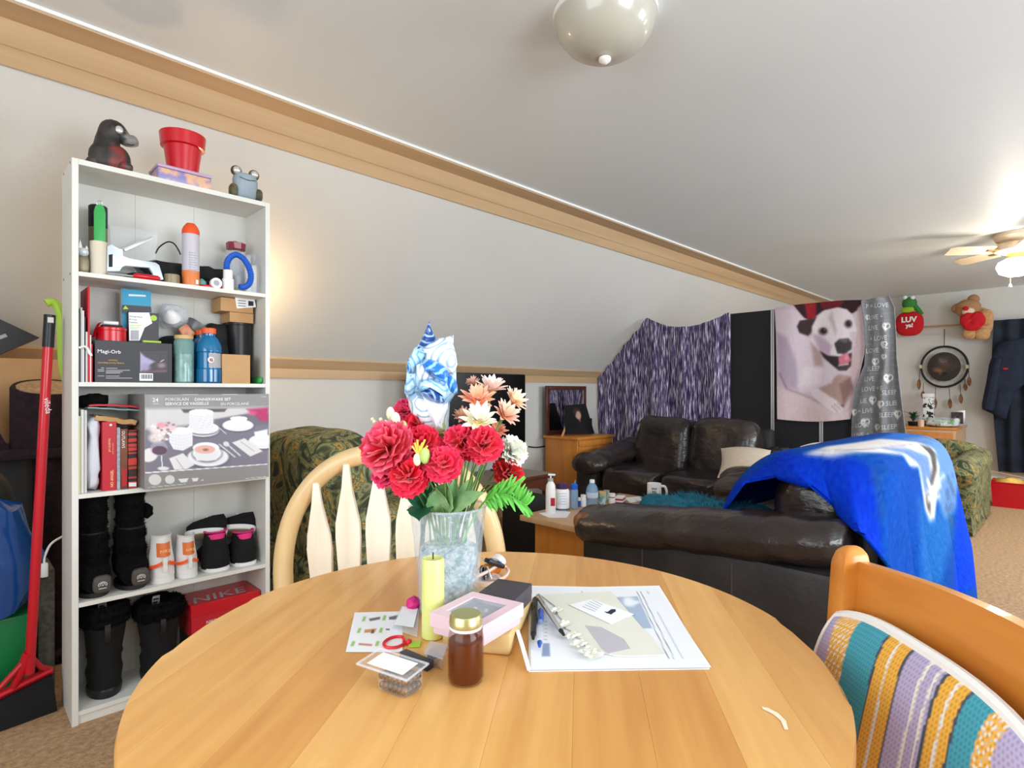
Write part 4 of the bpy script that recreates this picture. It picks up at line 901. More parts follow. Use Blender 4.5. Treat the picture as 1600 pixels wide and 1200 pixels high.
for k in range(6): cv.line([(510, 320 + 24 * k), (600, 340 + 24 * k), (752, 325 + 24 * k)], 3, (190, 190, 202), .6)
plate(1012, 430, 162, 62); cv.poly([(935, 360), (1110, 360), (1080, 440), (970, 445)], (228, 228, 234), 4).ell(1020, 358, 90, 22, (242, 242, 246), 0, .05)
cv.poly([(285, 490), (540, 470), (540, 640), (440, 695), (340, 680), (295, 600)], (228, 228, 234), 4).ell(412, 482, 126, 32, (240, 240, 244), 0, .05)
for k in range(5): cv.line([(300, 520 + 32 * k), (420, 545 + 32 * k), (538, 515 + 32 * k)], 3, (186, 186, 198), .6)
plate(1270, 600, 150, 75); cv.poly([(1180, 500), (1320, 470), (1320, 600), (1200, 600)], (230, 230, 236), 6)
cv.poly([(950, 610), (1080, 565), (1270, 700), (1140, 755)], (222, 220, 222), 4).line([(1040, 600), (1180, 700)], 12, (190, 188, 192))
plate(700, 760, 215, 100); plate(690, 720, 150, 84); cv.poly([(545, 660), (815, 660), (790, 790), (580, 800)], (226, 226, 232), 5)
cv.ell(680, 665, 138, 58, (240, 240, 244), 0, .05).ell(668, 682, 108, 44, (226, 176, 166), 0, .1).ell(675, 685, 30, 14, (160, 110, 90), 0, .3)
cv.poly([(295, 775), (440, 720), (560, 840), (480, 885), (350, 895)], (226, 224, 226), 4).line([(370, 780), (440, 880)], 14, (190, 190, 194))
for q in ((820, 630, 980, 760), (880, 610, 1035, 745)): cv.line([(q[0], q[1]), (q[2], q[3])], 16, (196, 196, 202))
cv.ell(890, 625, 32, 26, (216, 216, 222), 20, .2); cv.line([(820, 460), (890, 520)], 10, (190, 190, 196))
cv.ell(200, 470, 110, 60, (232, 214, 218), 0, .25).ell(215, 430, 50, 30, (234, 150, 166), 0, .3).ell(310, 450, 60, 40, (226, 196, 200), 0, .3).ell(170, 560, 85, 55, (222, 212, 210), 0, .3)
for k in range(24): cv.ell(110 + 230 * random.random(), 400 + 200 * random.random(), 18, 12, random.choice([(240, 232, 234), (206, 180, 186), (150, 130, 140)]), 0, .4)
cv.ell(90, 740, 90, 70, (228, 226, 226), -20, .1).ell(190, 670, 90, 80, (176, 172, 186), 0, .1, .6).ell(195, 692, 78, 46, (92, 66, 86), 0, .1).line([(215, 750), (225, 870)], 12, (222, 222, 228)).ell(235, 880, 60, 20, (222, 222, 228), 0, .2)
cv.poly([(45, 920), (1318, 830), (1318, 838), (45, 932)], (232, 232, 232), 1)
cv.poly([(45, 932), (1318, 840), (1322, 1020), (45, 1125)], (136, 134, 134), 1)
for x, y, rx, ry in ((148, 997, 66, 57), (303, 995, 50, 45)): cv.ell(x, y, rx, ry, (206, 206, 204), 0, .06)
cv.poly([(388, 990), (498, 980), (480, 1020), (420, 1028)], (220, 220, 220), 3).poly([(530, 982), (602, 976), (590, 1012), (545, 1016)], (220, 220, 220), 3)
cv.line([(80, 1078), (465, 1042)], 5, (206, 206, 206)).line([(1095, 985), (1300, 965)], 5, (214, 214, 214)).line([(435, 108), (590, 108)], 7, (216, 214, 214)).line([(850, 108), (1010, 108)], 7, (216, 214, 214)).line([(1205, 130), (1305, 132)], 4, (206, 206, 206))
cv.poly([(95, 125), (235, 125), (235, 240), (95, 240)], (150, 148, 148), 1)
def dpt(x, y):
    # canvas is the zoomed crop of the carton front; clamp to the carton's face
    p = onY(220 + x / kx, 600 + y / ky, YD - .0005); p.x = min(max(p.x, xa), xb); p.z = min(max(p.z, Z), z1); return p
part('front_print', cv.sheet(dpt), PRINT(), din, 0, cv.cols())
def dt(s, x, y, h, **k): part('lettering', text_on(s, 220 + x / kx, 600 + y / ky, YD - .001, h, **k), 'txt_white', din, 0)
dt('24', 120, 185, .0135, bold=.0003); dt('PORCELAIN', 252, 175, .0105, cwid=.98); dt('DINNERWARE SET', 560, 175, .0105, bold=.00025, cwid=1.05)
dt('SERVICE DE VAISSELLE', 252, 222, .0105, bold=.00025, cwid=1.0); dt('EN PORCELAINE', 832, 222, .0105, cwid=.95); dt('PIECES', 130, 212, .004); dt('x6', 625, 1010, .007)
# --- shelf 4 : boots and shoes
Z = SH[3]
mat('black_leather', (26, 25, 26), .45, (34, 32, 32), sc=14, bump=.3, bsc=40); mat('black_suede', (13, 12, 13), .9, (8, 8, 9), sc=30, bump=.5, bsc=90); mat('grey_toe', (74, 70, 66), .55); mat('logo_white', (206, 202, 198), .6)
mat('shoe_white', (226, 226, 226), .5); mat('sole_white', (232, 232, 230), .5); mat('orange_tab', (226, 120, 62), .5); mat('orange_bright', (255, 92, 30), .5); mat('pink_lining', (226, 44, 128), .6); mat('sole_tan', (206, 190, 160), .6)
def fur(t, name, objs, n, L, m='black_fur', seed=1):
    rg = random.Random(seed); g = G()
    for o_ in objs:
        ps_ = list(o_.data.polygons); wts = [p.area for p in ps_]
        for p in rg.choices(ps_, wts, k=n):
            vs_ = [o_.data.vertices[i].co for i in p.vertices]; w_ = [rg.random() for _ in vs_]; s_ = sum(w_); q = sum((v_ * a_ for v_, a_ in zip(vs_, w_)), V()) / s_
            d = (p.normal + V((rg.gauss(0, .45), rg.gauss(0, .45), rg.gauss(-.25, .4)))).normalized(); e = d.cross(V((rg.gauss(0, 1), rg.gauss(0, 1), rg.gauss(0, 1)))).normalized() * L * .09
            q2 = q + d * L * rg.uniform(.6, 1.2); g.add(G([q - e, q + e, q2], [(0, 1, 2)]))
    o = obj(name, g, m, t, 0); o['kind'] = 'stuff'; return o
def tall_boot(px0, px1, ybase, label, pom, L=.19):
    Y = YF + .02; c, r = scol(px0, px1, Y + .03); top = SH[2] - .017
    t = thing('fur_boot', label, 'boot', (c, Y + .08, Z), 0, 'tall black fur boots')
    w = r * .94
    foot = loft([[V((c + w * s * math.cos(a), Y + y + .5 * .0, Z + .012 + hh * (0.5 + .5 * math.sin(a)))) for a in [k * 2 * math.pi / 20 for k in range(20)]] for y, s, hh in ((.0, .55, .05), (.012, .8, .075), (.04, .95, .11), (.08, 1, .14), (.13, 1, .15), (.16, .9, .14), (.17, .6, .1))]).jit(.004, 60)
    part('foot', foot, 'black_fur', t, 60)
    sh = loft([[V((c + w * s * math.cos(a), Y + .092 + .072 * s * math.sin(a), z)) for a in [k * 2 * math.pi / 24 for k in range(24)]] for z, s in ((Z + .1, .98), (Z + .16, .95), (Z + .21, .93), (Z + .215, .86), (Z + .26, .84), (top - .03, .88), (top, .9))]).jit(.004, 45)
    part('shaft', sh, 'black_fur', t, 60)
    part('cuff_strap', lathe([(1, 0), (1.03, .003), (1, .006)], 24).sc(w * .9, .068, 1).mv(c, Y + .092, Z + .208), 'black_leather', t)
    part('sole', loft([[V((c + w * .97 * math.cos(a), Y + .085 + .088 * math.sin(a), z)) for a in [k * 2 * math.pi / 24 for k in range(24)]] for z in (Z, Z + .016)]), 'black_leather', t)
    cx2 = c + w * .28
    part('toe_patch', puff((cx2, Y + .004, Z + .043), (w * 1.1, .03, .06), (.6, .7)), 'grey_toe', t)
    for rr in (.012, .007): part('logo_ring', tube([(cx2 + rr * math.cos(a), Y - .0125, Z + .044 + rr * .75 * math.sin(a)) for a in [k * math.pi / 10 for k in range(-2, 13)]], .0013, 6), 'logo_white', t)
    part('logo_dot', ball((cx2, Y - .0115, Z + .042), .0028, 8), 'logo_white', t); part('logo_bar', box(cx2 - .011, cx2 + .011, Y - .0125, Y - .011, Z + .030, Z + .0325), 'logo_white', t)
    fur(t, 'fur_pile', [o_ for o_ in COL.objects if o_.parent == t and o_.name.split('.')[0] in ('foot', 'shaft')], 3600, .010)
    if pom: part('pompom', puff((c + w * .98, Y + .085, Z + .26), (.045, .05, .055), (1, 1), 20, 14, wr=.008, wf=60), 'black_fur', t)
tall_boot(119, 178, 938, 'tall black fluffy boot against the bookcase side', False)
tall_boot(181, 236, 925, 'tall black fluffy boot with a side pompom next to the white sneakers', True)
def shoe(name, label, px0, px1, ytop, Y, Zs, um, sm, group, L=.185, lining=None, tilt=None, sole_h=.022):
    c, r = scol(px0, px1, Y); h = bz((px0 + px1) / 2, ytop, Y) - Zs; w = r * 1.04
    t = thing(name, label, 'shoe', (c, Y + L / 2, Zs), 0, group)
    def ringx(y, s, hh, z0): return [V((w * s * math.copysign(abs(math.cos(a)) ** .8, math.cos(a)), y - L / 2, z0 + hh * (.5 + .5 * math.sin(a)))) for a in [k * 2 * math.pi / 20 for k in range(20)]]
    def outline(s): return [V((w * s * math.copysign(abs(math.cos(a)) ** .7, math.cos(a)), L / 2 * s * math.sin(a), 0)) for a in [k * 2 * math.pi / 26 for k in range(26)]]
    obj('sole', loft([[p * 1 for p in outline(.97)], [p + V((0, 0, .004)) for p in outline(1.02)], [p + V((0, 0, sole_h)) for p in outline(1)]]), sm, t)
    z0 = sole_h - .004; H = h - z0
    # heel shell: closed below, open collar
    rings = []
    for z, s, y0 in ((0, .96, .005), (.35, .93, .006), (.7, .78, .012), (.9, .72, .012), (1, .76, .006)):
        rings.append([V((w * s * math.cos(a), -L / 2 + y0 + L * .28 + L * .28 * math.sin(a) * (s / .96), z0 + H * z - (0.28 * H * (math.sin(a) > .3) * (z > .6)))) for a in [k * 2 * math.pi / 24 for k in range(24)]])
    inner = [[V((p.x * .86, (p.y + L * .22) * .86 - L * .22, p.z - d)) for p in rings[-1]] for d in (0, .03)]
    obj('upper', loft(rings + [inner[0]], cap=False), um, t, 50)
    obj('lining', loft(inner, cap=False) + G(inner[1], [tuple(range(24))]), lining or um, t, 50)
    obj('toe_box', loft([ringx(L * .42, .93, H * .72, z0), ringx(L * .6, .95, H * .6, z0), ringx(L * .8, .9, H * .46, z0), ringx(L * .93, .7, H * .36, z0), ringx(L * .98, .4, H * .22, z0)]), um, t, 50)
    return t, c, w, h, L
for px0, px1, lb in ((237, 279, 'white high-top sneaker with orange heel tab beside the fur boots'), (280, 315, 'white high-top sneaker with orange heel tab beside the pink-lined shoes')):
    t, c, w, h, L = shoe('white_sneaker', lb, px0, px1, 838, YF + .012, Z, 'shoe_white', 'sole_white', 'white sneakers', sole_h=.026)
    yb = -L / 2
    obj('heel_tab', surf(lambda u, v: (w * (-.5 + 1.0 * u), yb + .004 + .018 * (2 * u - 1) ** 2 + .008 * v, h * .56 + h * .28 * v), 10, 4, .003), 'orange_tab', t)
    g = text_geo('NIKE', h * .066, 'CENTER').mv(0, yb - .0008, h * .66); obj('lettering', g, 'txt_cream', t, 0)
    for s in (-1, 1): obj('side_stripe', surf(lambda u, v: (s * w * (.25 + .68 * u), yb + .0 + .035 * u * u - .003, h * (.42 - .10 * u * 1) + h * .07 * v), 6, 2, .002), 'orange_bright', t)
    obj('heel_strip', surf(lambda u, v: (w * (-.16 + .32 * u), yb - .0005 + .001, h * .25 + h * .3 * v), 2, 4, .002), 'sole_white', t)
for px0, px1, lb in ((322, 366, 'black shoe with hot pink lining beside the white sneakers'), (368, 408, 'black shoe with hot pink lining against the bookcase side')):
    t, c, w, h, L = shoe('pink_lined_shoe', lb, px0, px1, 832, YF + .015, Z, 'black_suede', 'sole_white', 'black pink-lined shoes', lining='pink_lining', sole_h=.016)
    obj('pull_tag', box(-.008, .008, -L / 2 + .03, -L / 2 + .032, h * .62, h * .9), 'logo_white', t)
    obj('collar_trim', tube([(w * .76 * math.cos(a), -L / 2 + .01 + L * .28 + L * .225 * math.sin(a), h * .985 - (.2 * h * (math.sin(a) > .3))) for a in [k * math.pi / 12 for k in range(12, 25)]], .0035, 6), 'pink_lining', t)
def skate(px, py, rz, label, tl):
    Y = 2.455; p = onY(px, py, Y)
    t = thing('skate_shoe', label, 'shoe', (p.x, Y, p.z), rz, 'black skate shoes'); t.rotation_euler = (R(tl[0]), R(tl[1]), R(rz))
    w, L = .036, .15
    out = lambda s: [V((w * s * math.copysign(abs(math.cos(a)) ** .75, math.cos(a)), L / 2 * s * math.sin(a), 0)) for a in [k * 2 * math.pi / 26 for k in range(26)]]
    obj('sole', loft([out(.98), [q + V((0, 0, .018)) for q in out(1.02)]]), 'sole_white', t); obj('tread', loft([[q + V((0, 0, -.002)) for q in out(.9)], out(.94)]), 'sole_tan', t)
    obj('upper', loft([[V((w * s * math.cos(a), y, .016 + hh * (.5 + .5 * math.sin(a)))) for a in [k * 2 * math.pi / 18 for k in range(18)]] for y, s, hh in ((-.072, .5, .05), (-.06, .85, .075), (-.02, .92, .07), (.02, .95, .055), (.05, .85, .045), (.07, .5, .03))]), 'black_suede', t)
    obj('side_stripe', tube(spline([(w * .95, -.05, .03), (w * 1.0, -.01, .045), (w * .99, .03, .03)], 4), .003, 6), 'sole_white', t)
    for k in range(3): obj('lace', tube([(-.02, .0 + .012 * k, .075 - .008 * k), (.02, .0 + .012 * k, .075 - .008 * k)], .003, 6), 'sole_white', t)
skate(322, 838, 68, 'black skate shoe with white stripe tipped onto the pink-lined pair', (0, 38))
skate(368, 832, 60, 'black skate shoe showing its tan sole on the pink-lined pair', (0, 42))
# --- bottom shelf
Z = SH[4]
def low_boot(px0, px1, ytop, label):
    Y = YF + .03; c, r = scol(px0, px1, Y + .02); top = bz((px0 + px1) / 2, ytop, Y + .02)
    t = thing('winter_boot', label, 'boot', (c, Y + .07, Z), 0, 'black winter boots'); w = r * .78
    def ring(z, s, y0, d): return [V((c + w * s * math.cos(a), Y + .07 + y0 + d * math.sin(a), z)) for a in [k * 2 * math.pi / 24 for k in range(24)]]
    H = top - Z
    part('sole', loft([ring(Z, .85, .01, .078), ring(Z + .02, .9, .01, .08), ring(Z + .03, .86, .01, .076)]), 'black_plastic', t)
    part('shaft', loft([ring(Z + .028, .84, .01, .074), ring(Z + .08, .92, .005, .07), ring(Z + H * .35, .84, 0, .062), ring(Z + H * .5, .9, 0, .064), ring(Z + H * .68, 1.02, 0, .068), ring(Z + H * .8, 1.05, 0, .07)]).jit(.005, 30), 'black_suede', t, 60)
    part('fur_collar', loft([ring(Z + H * .76, 1.08, 0, .068), ring(Z + H * .82, 1.32, 0, .078), ring(Z + H * .93, 1.3, 0, .078), ring(top, 1.1, 0, .07), ring(top - .004, .85, 0, .052), ring(top - .06, .8, 0, .05)], cap=False).jit(.007, 60), 'black_fur', t, 60)
    part('lining', G(ring(top - .055, .82, 0, .052), [tuple(range(24))]), 'black_fur', t)
    part('size_label', surf(lambda u, v: (c - .012 + .026 * u, Y + .07 + .046 + .004 * v, top - .05 + .045 * v), 2, 2, .0006), 'logo_white', t)
    for k in range(3): part('label_print', box(c - .009, c + .009 - .004 * (k % 2), Y + .114, Y + .1155, top - .042 + .012 * k, top - .037 + .012 * k), 'txt_black', t, 0)
    part('pull_loop', surf(lambda u, v: (c - .012 + .016 * u, Y - .004 - .006 * math.sin(math.pi * v), Z + H * (.62 + .2 * v)), 2, 8, .003), 'black_leather', t)
    for z in (.24, .42): part('strap', lathe([(1.0, 0), (1.02, .006), (1.0, .012)], 24).sc(w * .9, .066, 1).mv(c, Y + .072, Z + H * z), 'black_suede', t)
    fur(t, 'collar_pile', [o_ for o_ in COL.objects if o_.parent == t and o_.name.startswith('fur_collar')], 2600, .011)
low_boot(126, 208, 946, 'black winter boot with fuzzy collar against the bookcase side')
low_boot(212, 294, 940, 'black winter boot with fuzzy collar beside the red shoebox')
Y = 2.37; xa, xb = .655, .91
solo('plain_shoebox', box(xa + .005, xb - .005, Y + .01, YBK - .01, Z, Z + .118, .001), 'box_black', 'plain black shoebox under the red one', 'box', smooth=20)
Z += .119; z1 = Z + .125
sb = thing('shoebox', 'red shoebox with grey NIKE lettering on its lid', 'box', ((xa + xb) / 2, Y + .06, Z))
part('carton', box(xa + .003, xb - .003, Y + .003, YBK - .008, Z, z1 - .04, .001), 'red_folder', sb, 20); part('lid', box(xa, xb, Y, YBK - .005, z1 - .045, z1, .001), 'red_gloss', sb, 20)
g = text_geo('NIKE', .062, bold=.001, cw_=1.05); g.v = [V((xa + .012 + p.x * 1.02 + p.z * .25, Y + .022 + p.z * 1.15, z1 + .0008)) for p in g.v]; part('lettering', g, 'txt_grey', sb, 0)
part('end_label', text_on('NIKE', 322, 975, Y + .0025, .012), 'txt_white', sb, 0)
# ================================================================== clutter left of the bookcase
mat('plum_carpet', (46, 26, 34), .95, (34, 20, 28), sc=40, bump=1.2, bsc=120); mat('beige_carpet', (186, 156, 122), .95, (160, 130, 98), sc=50, bump=1, bsc=120)
mat('blue_film', (16, 70, 136), .14, alpha=.92, spec=.8, bump=.5, bsc=14); mat('green_bin', (14, 122, 66), .4); mat('grey_felt', (116, 112, 104), .9, (96, 92, 86), sc=60, bump=.8, bsc=140)
mat('red_paint', (196, 14, 34), .35, coat=.3); mat('bristle', (24, 24, 25), .9, bump=1.5, bsc=200); mat('scratched_leather', (28, 27, 26), .6, (196, 176, 130), sc=30, lo=.68, hi=.74)
# broom
Yb = 2.47; top = onY(78, 492, Yb); bot = onY(46, 1052, Yb + .03); mid = top * .35 + bot * .65
bz_ = .085; dirb = (bot - top).normalized()
br = thing('push_broom', 'red push broom with triangular brace leaning beside the bookcase', 'broom', (bot.x, bot.y, 0))
part('handle', tube([top + dirb * .1, bot], .0145, 14), 'red_paint', br); part('grip', tube([top + dirb * .0, top + dirb * .11], .0165, 14), 'black_plastic', br); part('hang_hole', box(top.x - .008, top.x + .008, Yb - .0195, Yb - .0175, top.z - .028, top.z - .01), 'logo_white', br, 0)
part('lettering', text_geo('vileda', .017).rot(84, 'Y').mv((top * .75 + bot * .25).x - .004, (top * .75 + bot * .25).y - .0155, (top * .75 + bot * .25).z + .02), 'txt_white', br, 0)
pa, pb = V((.055, 2.50, .085)), V((.262, 2.535, .13)); 
part('head_bar', tube([pa, pb], .014, 10), 'red_paint', br)
for q in (pa * .98 + pb * .02, pb): part('brace', tube([bot + V((0, 0, .06)), (bot + q) / 2 + V((0, 0, .015)), q], .009, 8), 'red_paint', br)
part('socket', tube([bot + V((0, 0, .07)), (pa + pb) / 2], [.018, .013], 12), 'red_paint', br)
part('bristles', loft([[pa + V((-.01, -.05, -.083)), pb + V((.01, -.05, -.128)), pb + V((.01, .05, -.128)), pa + V((-.01, .05, -.083))], [pa + V((0, -.03, -.012)), pb + V((0, -.03, -.014)), pb + V((0, .03, -.014)), pa + V((0, .03, -.012))]]), 'bristle', br, 0)
# lime handle
p = [onY(x, y, 2.58) for x, y in ((72, 474), (84, 472), (93, 486), (96, 510), (96, 560))]
solo('lime_scraper', tube(spline([q for q in p] + [V((p[-1].x, 2.58, .9)), V((p[-1].x, 2.58, .002))], 6), [.016] * 6 + [.018] * 12 + [.012] * 19, 10)if False else tube(spline(p[:4] + [V((.30, 2.58, 1.18)), V((.335, 2.585, 1.0)), V((.34, 2.585, .5)), V((.34, 2.585, .002))], 4), .014, 10), 'lime', 'lime green curved handle poking up behind the red broom', 'handle')
# cat tree
Yc = 3.02; cc = onY(75, 600, Yc); zc = bz(75, 604, Yc)
ct = thing('cat_tree', 'dark plum carpeted cat tree with an open-topped barrel', 'cat tree', (cc.x, Yc, 0))
part('post', cyl(.05, .03, zc - .22, 18, (cc.x, Yc)), 'plum_carpet', ct)
part('barrel', lathe([(.0, -.25), (.118, -.25), (.122, -.01), (.116, 0), (.104, -.005), (.1, -.2), (0, -.2)], 30).rot(16, 'X').mv(cc.x, Yc - .03, zc), 'plum_carpet', ct); part('barrel_lining', lathe([(.1035, -.002), (.0985, -.19), (0, -.19)], 28).rot(16, 'X').mv(cc.x, Yc - .03, zc), 'beige_carpet', ct)
part('platform', box(cc.x - .5, cc.x + .12, Yc - .1, Yc + .12, zc - .29, zc - .25, .01), 'plum_carpet', ct); part('ramp', surf(lambda u, v: (cc.x - .42 + .3 * u, Yc + .0 + .1 * v, zc - .25 + .37 * (1 - u ** 2)), 10, 2, .05), 'plum_carpet', ct)
part('base', box(cc.x - .4, cc.x + .12, Yc - .11, Yc + .12, 0, .035, .008), 'plum_carpet', ct)
# stacked boxes by the knee wall; lower two darkened to stand in for shade
zz = 0; 
for (x0, x1, y0, y1, h, m, l) in ((-.25, .42, 3.16, 3.5, .52, 'dark_paper', 'big box at the foot of the stack by the knee wall, darkened grey for shade'), (-.2, .40, 3.18, 3.5, .36, 'dark_paper', 'middle box of the stack behind the cat tree, darkened grey for shade'), (-.15, .37, 3.2, 3.46, .36, 'kraft', 'top cardboard box of the stack behind the cat tree')):
    solo('storage_box', box(x0, x1, y0, y1, zz, zz + h, .004), m, l, 'box', 'boxes stacked by the knee wall', 20); zz += h + .001
tb = group_thing('black_carton', 'large black carton with a pointed flap on the cardboard stack', 'box', [('carton', prism([(-.4, 0), (.14, 0), (.29, .09), (.16, .16), (-.4, .19)], 3.20, 3.36, 'xz').mv(0, 0, zz + .002), 'box_black')])
part('text_line', box(0, .11, -.0005, 0, 0, .014).rot(-30, 'Y').mv(.09, 3.1992, zz + .035), 'txt_grey', tb, 0)
# black scratched armchair, bag, bin, panel
solo('scratched_armchair', puff((-.12, 2.80, .42), (.62, .18, .84), (.35, .5), 30, 20).mv(0, 0, .0), 'scratched_leather', 'worn black armchair with scratched edges behind the blue bag', 'armchair')
g = loft([[V((.06 + (.15 * s) * math.cos(a), 2.48 + dy + .07 * s * math.sin(a), z)) for a in [k * 2 * math.pi / 26 for k in range(26)]] for z, s, dy in ((.36, .9, 0), (.42, 1.15, 0), (.52, 1.2, .0), (.62, 1.1, .01), (.70, .8, .02), (.745, .4, .03), (.75, .1, .03))]).jit(.034, 8).jit(.02, 24).mv(0, .13, 0)
solo('blue_bag', g, 'blue_film', 'bulging blue plastic bag resting on the green bin', 'bag', smooth=28)
gb = loft([[V((.04 + w * a, 2.64 + d * b, z)) for a, b in ((-1, -1), (1, -1), (1, 1), (-1, 1))] for z, w, d in ((0, .14, .05), (.33, .18, .065))]); gb = bevel(gb, .01)
solo('green_bin', gb, 'green_bin', 'green plastic bin on the floor behind the red broom', 'bin')
solo('scratching_block', box(.236, .284, 2.66, 2.86, 0, .45, .004), 'grey_felt', 'grey carpet-covered scratching block beside the bookcase', 'scratching block')
pp = onY(69, 895, 2.6)
group_thing('power_plug', 'white power plug on a cord behind the broom', 'plug', [('plug_body', cbox(pp + V((0, 0, .01)), (.022, .02, .05), .004), 'white_plastic'), ('cord', tube(spline([pp + V((0, 0, .03)), pp + V((.004, .01, .06)), pp + V((.03, .03, .1)), pp + V((.10, .06, .11)), pp + V((.12, .07, 0)), pp + V((.12, .07, -pp.z + .004))], 5), .004, 8), 'white_plastic')])
# ================================================================== vase and flowers
mat('crystal', (206, 222, 234), .08, alpha=.33, spec=.9, bump=2.2, bsc=60); mat('cellophane', (232, 242, 250), .12, (130, 176, 194), sc=70, lo=.45, hi=.62, alpha=.75, bump=3, bsc=90, spec=.9)
mat('petal', rough=.7, attr=True, sheen=.2); mat('stem_green', (96, 140, 60), .5); mat('leaf_green', (150, 192, 134), .5, (118, 168, 112), sc=30); mat('leaf_dark', (30, 92, 62), .5, (22, 76, 50), sc=30); mat('leaf_bright', (104, 196, 78), .5); mat('bud_cream', (232, 234, 196), .6); mat('bud_green', (176, 206, 120), .6); mat('stamen', (232, 206, 90), .6)
vx, vz = -.105, .932
VP = cw(vx, vz, TT)
n = 12
def vring(r, z, tw=0): return [VP + V((r * (1 + .035 * (k % 2)) * math.cos(2 * math.pi * k / 24 + tw), r * (1 + .035 * (k % 2)) * math.sin(2 * math.pi * k / 24 + tw), z)) for k in range(24)]
vase = thing('crystal_vase', 'faceted crystal vase full of artificial flowers', 'vase', VP)
part('bowl', loft([vring(.042, 0), vring(.046, .006), vring(.05, .06, .04), vring(.055, .12, .08), vring(.061, .172, .12)], cap=False) + G(vring(.042, 0), [tuple(range(24))]), 'crystal', vase, 15)
part('rim', tube([p for p in vring(.061, .172, .12)], .0022, 6, True), 'crystal', vase)
part('filling', loft([[VP + V((r * math.cos(a), r * math.sin(a), z)) for a in [k * 2 * math.pi / 40 for k in range(40)]] for r, z in ((.02, .004), (.038, .008), (.041, .03), (.043, .06), (.045, .09), (.046, .105), (.03, .112))]).jit(.006, 110), 'cellophane', vase, 20)
def fan_petal(base, d, side, nrm, L, w, curl, ruf, seed, nu=5, nv=4):
    """one petal: grows from base along d, widening to a ruffled edge"""
    v = []
    for j in range(nv + 1):
        t = j / nv; ww = w * (.18 + .82 * t ** .7)
        for i in range(nu + 1):
            s = -1 + 2 * i / nu
            l = L * t * (1 - .16 * s * s * t)
            q = base + d * l + side * (s * ww) + nrm * (curl * t * t + ruf * t * math.sin(s * 7 + seed * 2.3) - .15 * w * s * s * t)
            if j == nv: q = q + d * (ruf * .9 * (1 if i % 2 else -1))
            v.append(q)
    w_ = nu + 1
    return G(v, [(j * w_ + i, j * w_ + i + 1, (j + 1) * w_ + i + 1, (j + 1) * w_ + i) for j in range(nv) for i in range(nu)])
def basis(d):
    d = d.normalized(); a = d.cross(V((0, 0, 1)) if abs(d.z) < .9 else V((1, 0, 0))).normalized(); return d, a, d.cross(a).normalized()
def carnation(c, r, ax, cin, cout, seed, petals=46):
    random.seed(seed); ax, a, b = basis(ax); g = G(); cols = []
    for k in range(petals):
        t = (k + .5) / petals; th = math.acos(1 - t * 1.15) ; ph = k * 2.39996 + random.uniform(-.2, .2)
        d = (ax * math.cos(th) + (a * math.cos(ph) + b * math.sin(ph)) * math.sin(th)).normalized()
        e, s, nn = basis(d); rl = random.uniform(0, math.pi); s2 = s * math.cos(rl) + nn * math.sin(rl); n2 = d.cross(s2)
        if th > .8:  # outer petals lie flat around the bloom
            s2 = ax.cross(d).normalized(); n2 = d.cross(s2)
        p = fan_petal(c - ax * r * .25, d, s2, n2, r * random.uniform(1.05, 1.25), r * .42, 0, r * .06, k)
        for j in range(5):
            for i in range(6):
                q = (j / 4) ** 2.2 * random.uniform(.5, 1)
                col = [cin[m] * (1 - q) + cout[m] * q for m in range(3)]; cols.append(tuple(lin(max(0, min(255, x + random.uniform(-8, 8)))) for x in col) + (1,))
        g.add(p)
    return g, cols
def daisy(c, r, ax, cin, cout, seed, petals=22, width=.17):
    random.seed(seed); ax, a, b = basis(ax); g = G(); cols = []
    for k in range(petals):
        ring = k % 2; ph = k * 2 * math.pi / petals + random.uniform(-.1, .1); th = R(58 - 26 * ring + random.uniform(-8, 8))
        d = (ax * math.cos(th) + (a * math.cos(ph) + b * math.sin(ph)) * math.sin(th)).normalized(); s2 = ax.cross(d).normalized(); n2 = s2.cross(d)
        v = []; L = r * random.uniform(.9, 1.15)
        for j in range(6):
            t = j / 5; w = r * width * math.sin(math.pi * min(1, .12 + .88 * t)) ** .6 if t < 1 else r * .02
            for s in (-1, 0, 1): v.append(c + d * L * t + s2 * s * w + n2 * (-(abs(s)) * .05 * r + .12 * r * t * t)); q = t; cols.append(tuple(lin(cin[m] * (1 - q) + cout[m] * q) for m in range(3)) + (1,))
        g.add(G(v, [(j * 3 + i, j * 3 + i + 1, j * 3 + i + 4, j * 3 + i + 3) for j in range(5) for i in range(2)]))
    return g, cols
def leaf(base, tip, w, nrm, bend=.1, serr=.0, nu=6, nv=10):
    d = tip - base; L = d.length; d = d / L; s = d.cross(nrm).normalized(); n = s.cross(d)
    def fn(u, v):
        ww = w * math.sin(math.pi * min(1, .06 + .94 * v)) ** .75 if v < 1 else .0005
        ss = -1 + 2 * u
        return base + d * L * v + s * ss * ww * (1 + serr * math.sin(v * 40)) + n * (bend * L * math.sin(math.pi * v) + .22 * w * abs(ss))
    return surf(fn, nu, nv, .0004)
RED, RED2, MAG, MAG2 = (226, 0, 40), (244, 44, 88), (226, 6, 84), (248, 92, 140)
FL = []   # px, py, radius px, depth, kind, colours, label
def stem_to(c, ax, k): 
    a = 2.4 * k; f = VP + V((.022 * math.cos(a), .022 * math.sin(a), .012)); m = VP + V((.03 * math.cos(a), .03 * math.sin(a), .165)) * 1
    q = V((c.x, c.y, 0)) - V((VP.x, VP.y, 0)); m = VP + V((q.x * .35, q.y * .35, .165)); 
    if V((m.x - VP.x, m.y - VP.y, 0)).length > .046: m = VP + (V((m.x - VP.x, m.y - VP.y, 0)).normalized() * .046) + V((0, 0, .165))
    return spline([f, (f + m) / 2, m, (m + c) / 2 + V((0, 0, .006)), c - ax * .008], 5)
